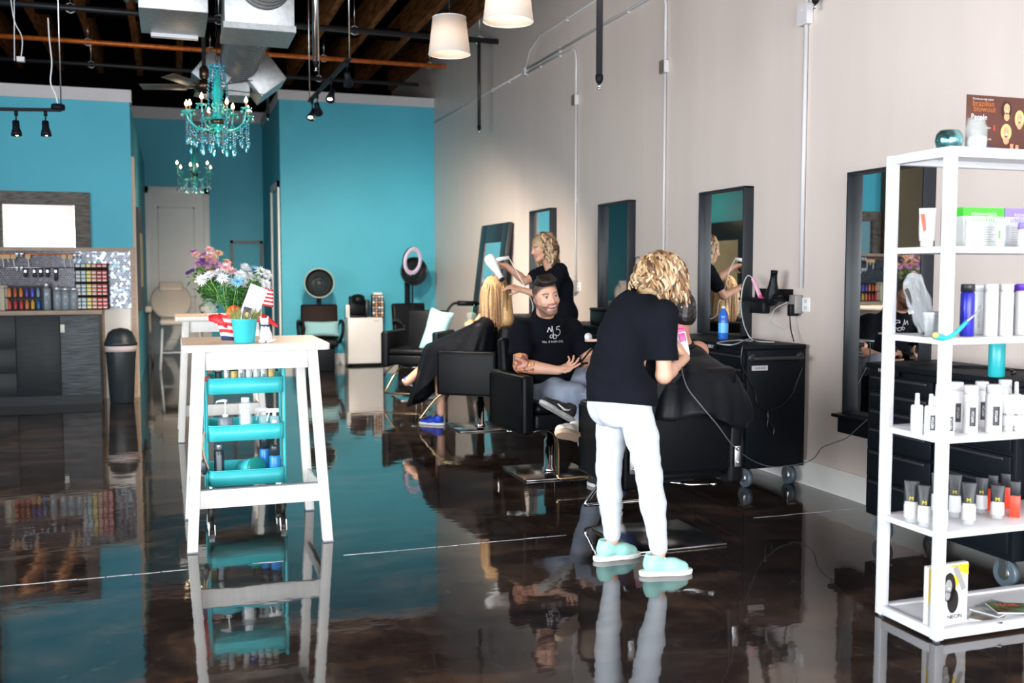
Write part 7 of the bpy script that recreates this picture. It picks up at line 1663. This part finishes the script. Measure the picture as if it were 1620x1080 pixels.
B().ring_loft([[V((cx-.248+rx*math.cos(a*PI/8), cy-.10+ry*math.sin(a*PI/8), z_)) for a in range(16)] for z_, rx, ry in ((.60, .004, .02), (.63, .012, .035), (.72, .014, .04), (.80, .016, .035), (.835, .020, .03))]).build('pouch_body', 'flag_red', t, w=True)
B().box((cx-.25, cy-.13, .80), (cx-.195, cy-.10, .835)).build('pouch_flap', 'flag_red', t, w=True, bevel=.006)
t = thing('hanging_brush', 'tan handled brush and cords dangling left of the bottom tray', 'brush', (cx-.25, cy-.12, .45))
B().tube(smooth_path([(cx-.235, cy-.16, .52), (cx-.245, cy-.16, .44), (cx-.235, cy-.16, .36), (cx-.215, cy-.16, .30)], 5), .006, 6).tube(smooth_path([(cx-.245, cy-.15, .50), (cx-.255, cy-.15, .40), (cx-.24, cy-.15, .32)], 5), .005, 6).build('cord', 'ledge_wood', t, w=True)
B().ball((cx-.24, cy-.15, .31), (.022, .02, .05), 12).build('brush_head', 'can_black', t, w=True)
# ================================================================== LEFT COUNTER ITEMS
yc = 12.02; zc = ctz
LC = lambda px, y=yc: V((AY(px, 480, y).x, y, zc))
m1 = mpp(LC(80))
for k, (px, h_px, w_px, neck, lb) in enumerate(((74, 42, 14, True, 'silver bottle with narrow neck right of the black rack'), (91, 36, 13, False, 'first of the three wide silver bottles'), (104, 35, 13, False, 'middle one of the three wide silver bottles'), (117, 35, 13, False, 'last silver bottle, touching the swatch rack'))):
    bottle(LC(px), w_px*m1/2, h_px*m1, 'bottle_silver', 'prod_silver', lb, group='silver bottles on the left counter', cap=.16, neck=neck, lab='prod_grey_text', lab_z=(.3, .55), lab_half=.3)
bottle(LC(5), .055, .27, 'cream_can', 'cream_can', 'tall cream canister at the far left of the counter', cat='canister', name='canister', cap=.1)
t = thing('bottle_rack', 'black two tier rack of small coloured bottles on the counter', 'rack', tuple(LC(39)))
wd = 54*m1; z2 = 19*m1
for zz in (0, z2): B().box((-wd/2, -.05, zz), (wd/2, .05, zz+.012)).build('rack_tier', 'black', t, bevel=.002)
for sx in (-1, 1): B().box((sx*wd/2-.006, -.05, 0), (sx*wd/2+.006, .05, z2+.12)).build('rack_side', 'black', t)
B().box((-wd/2, .04, 0), (wd/2, .05, z2+.13)).build('rack_back', 'black', t)
cols = [[(.60, .22, .10), (.45, .10, .05), (.60, .20, .06), (.10, .06, .38), (.10, .10, .50), (.20, .30, .42)], [(.55, .05, .06), (.40, .05, .06), (.55, .05, .05), (.65, .20, .05), (.65, .38, .06), (.02, .14, .48)]]
for r in (0, 1):
    for c in range(6):
        mn_ = 'shade_%d_%d' % (r, c); M[mn_] = mat('bottle_colour', cols[1-r][c], .35); x = -wd/2+wd*(c+.75)/6.6
        B().lathe([(.018, 0), (.019, .006), (.019, .075), (.010, .085), (.010, .10), (0, .101)], (x, -.01, r*z2+.012), 14).build('small_bottle', mn_, t)
# swatch rack
p = LC(146, 12.05); t = thing('color_box_rack', 'rack of small hair colour boxes in rainbow columns on the counter', 'rack', tuple(p)); wd = 47*m1; hh = 72*m1
B().box((-wd/2-.01, .02, 0), (wd/2+.01, .06, hh+.01)).build('rack_back', 'brown_leather', t)
swc = ['sw_a', 'sw_b', 'sw_c', 'sw_d', 'sw_e', 'sw_f']
rn = random.Random(9)
rows = [0, 1, 2, 3.6, 4.6, 5.6, 7.2, 8.2, 9.2, 11.0]
for zz in (-.2, 3.1, 6.7, 10.4): B().box((-wd/2-.01, -.035, max(0, hh*(zz+.1)/12)), (wd/2+.01, .02, max(0, hh*(zz+.1)/12)+.01)).build('rack_shelf', 'brown_leather', t)
for c in range(6):
    for r in rows:
        x = -wd/2+wd*(c+.5)/6; z0_ = hh*(r+.25)/12; B().box((x-wd*.07, -.03, z0_), (x+wd*.07, .015, z0_+hh*.072)).build('color_box', swc[c], t, bevel=.002)
        B().box((x-wd*.06, -.033, z0_+hh*.012), (x+wd*.06, -.03, z0_+hh*.035)).build('box_window', 'prod_paper', t.children[-1])
# rails with hanging brushes and clips
for k, (py, x0p, x1p, lb) in enumerate(((402, 0, 128, 'copper rail of tint brushes along the top of the tiles'), (423, 0, 120, 'lower steel rail with black clips on the tiles'))):
    a = AY(-60, py, YL-.06); b_ = AY(x1p, py, YL-.06); t = thing('tool_rail', lb, 'rail', tuple((a+b_)/2)); B().tube([a, b_], .006, 8).build('rail_bar', 'copper_pipe' if k == 0 else 'steel', t, w=True)
    for e in (a, b_): B().cyl(e, e+V((0, .05, 0)), .006).build('rail_bracket', 'steel', t, w=True)
for px in (4, 12, 21, 44, 101, 111):
    a = AY(px, 402, YL-.075); t = thing('tint_brush', {4: 'leftmost white handled tint brush on the upper rail', 12: 'short second tint brush from the left on the upper rail', 21: 'third tint brush from the left on the upper rail', 44: 'lone tint brush just right of the pale clip', 101: 'left one of the pair of tint brushes at the rail\'s right end', 111: 'right one of the pair of tint brushes at the rail\'s end'}[px], 'tint brush', tuple(a), group='tint brushes on the upper rail')
    B().box((-.025, -.006, -.05), (.025, .006, -.005)).build('bristles', 'bristle', t); L = .09 if px == 12 else .15
    B().beam((0, 0, -.05), (.01, 0, -L), .022, .008).build('brush_handle', 'white', t, bevel=.003)
for px in (40, 54, 64, 75, 88):
    a = AY(px, 424, YL-.075); t = thing('hair_clamp', {40: 'leftmost dark clamp on the lower rail', 54: 'second dark clamp from the left on the lower rail', 64: 'middle one of the five dark clamps', 75: 'fourth dark clamp from the left on the lower rail', 88: 'longest dark clamp, rightmost on the lower rail'}[px], 'clamp', tuple(a), group='dark clamps on the lower rail')
    B().beam((0, 0, 0), (.0, 0, -.10-.04*(px == 88)), .035, .012).build('clamp_body', 'black', t, bevel=.004); B().beam((0, -.008, -.02), (0, -.008, -.05), .022, .006).build('clamp_pad', 'prod_silver', t)
for k, (px, py) in enumerate(((30, 402), (30, 424), (122, 404))):
    a = AY(px, py, YL-.075); t = thing('butterfly_clip', ('pale butterfly clip on the upper rail at left', 'pale butterfly clip on the lower rail below another', 'pale butterfly clip at the right end of the upper rail')[k], 'hair clip', tuple(a), group='pale butterfly clips')
    for sx in (-1, 1): B().ball((sx*.024, 0, .006), (.026, .008, .018), 10, ).build('clip_wing', 'prod_silver', t); B().ball((sx*.02, 0, -.018), (.018, .008, .012), 8).build('clip_wing', 'prod_silver', t)
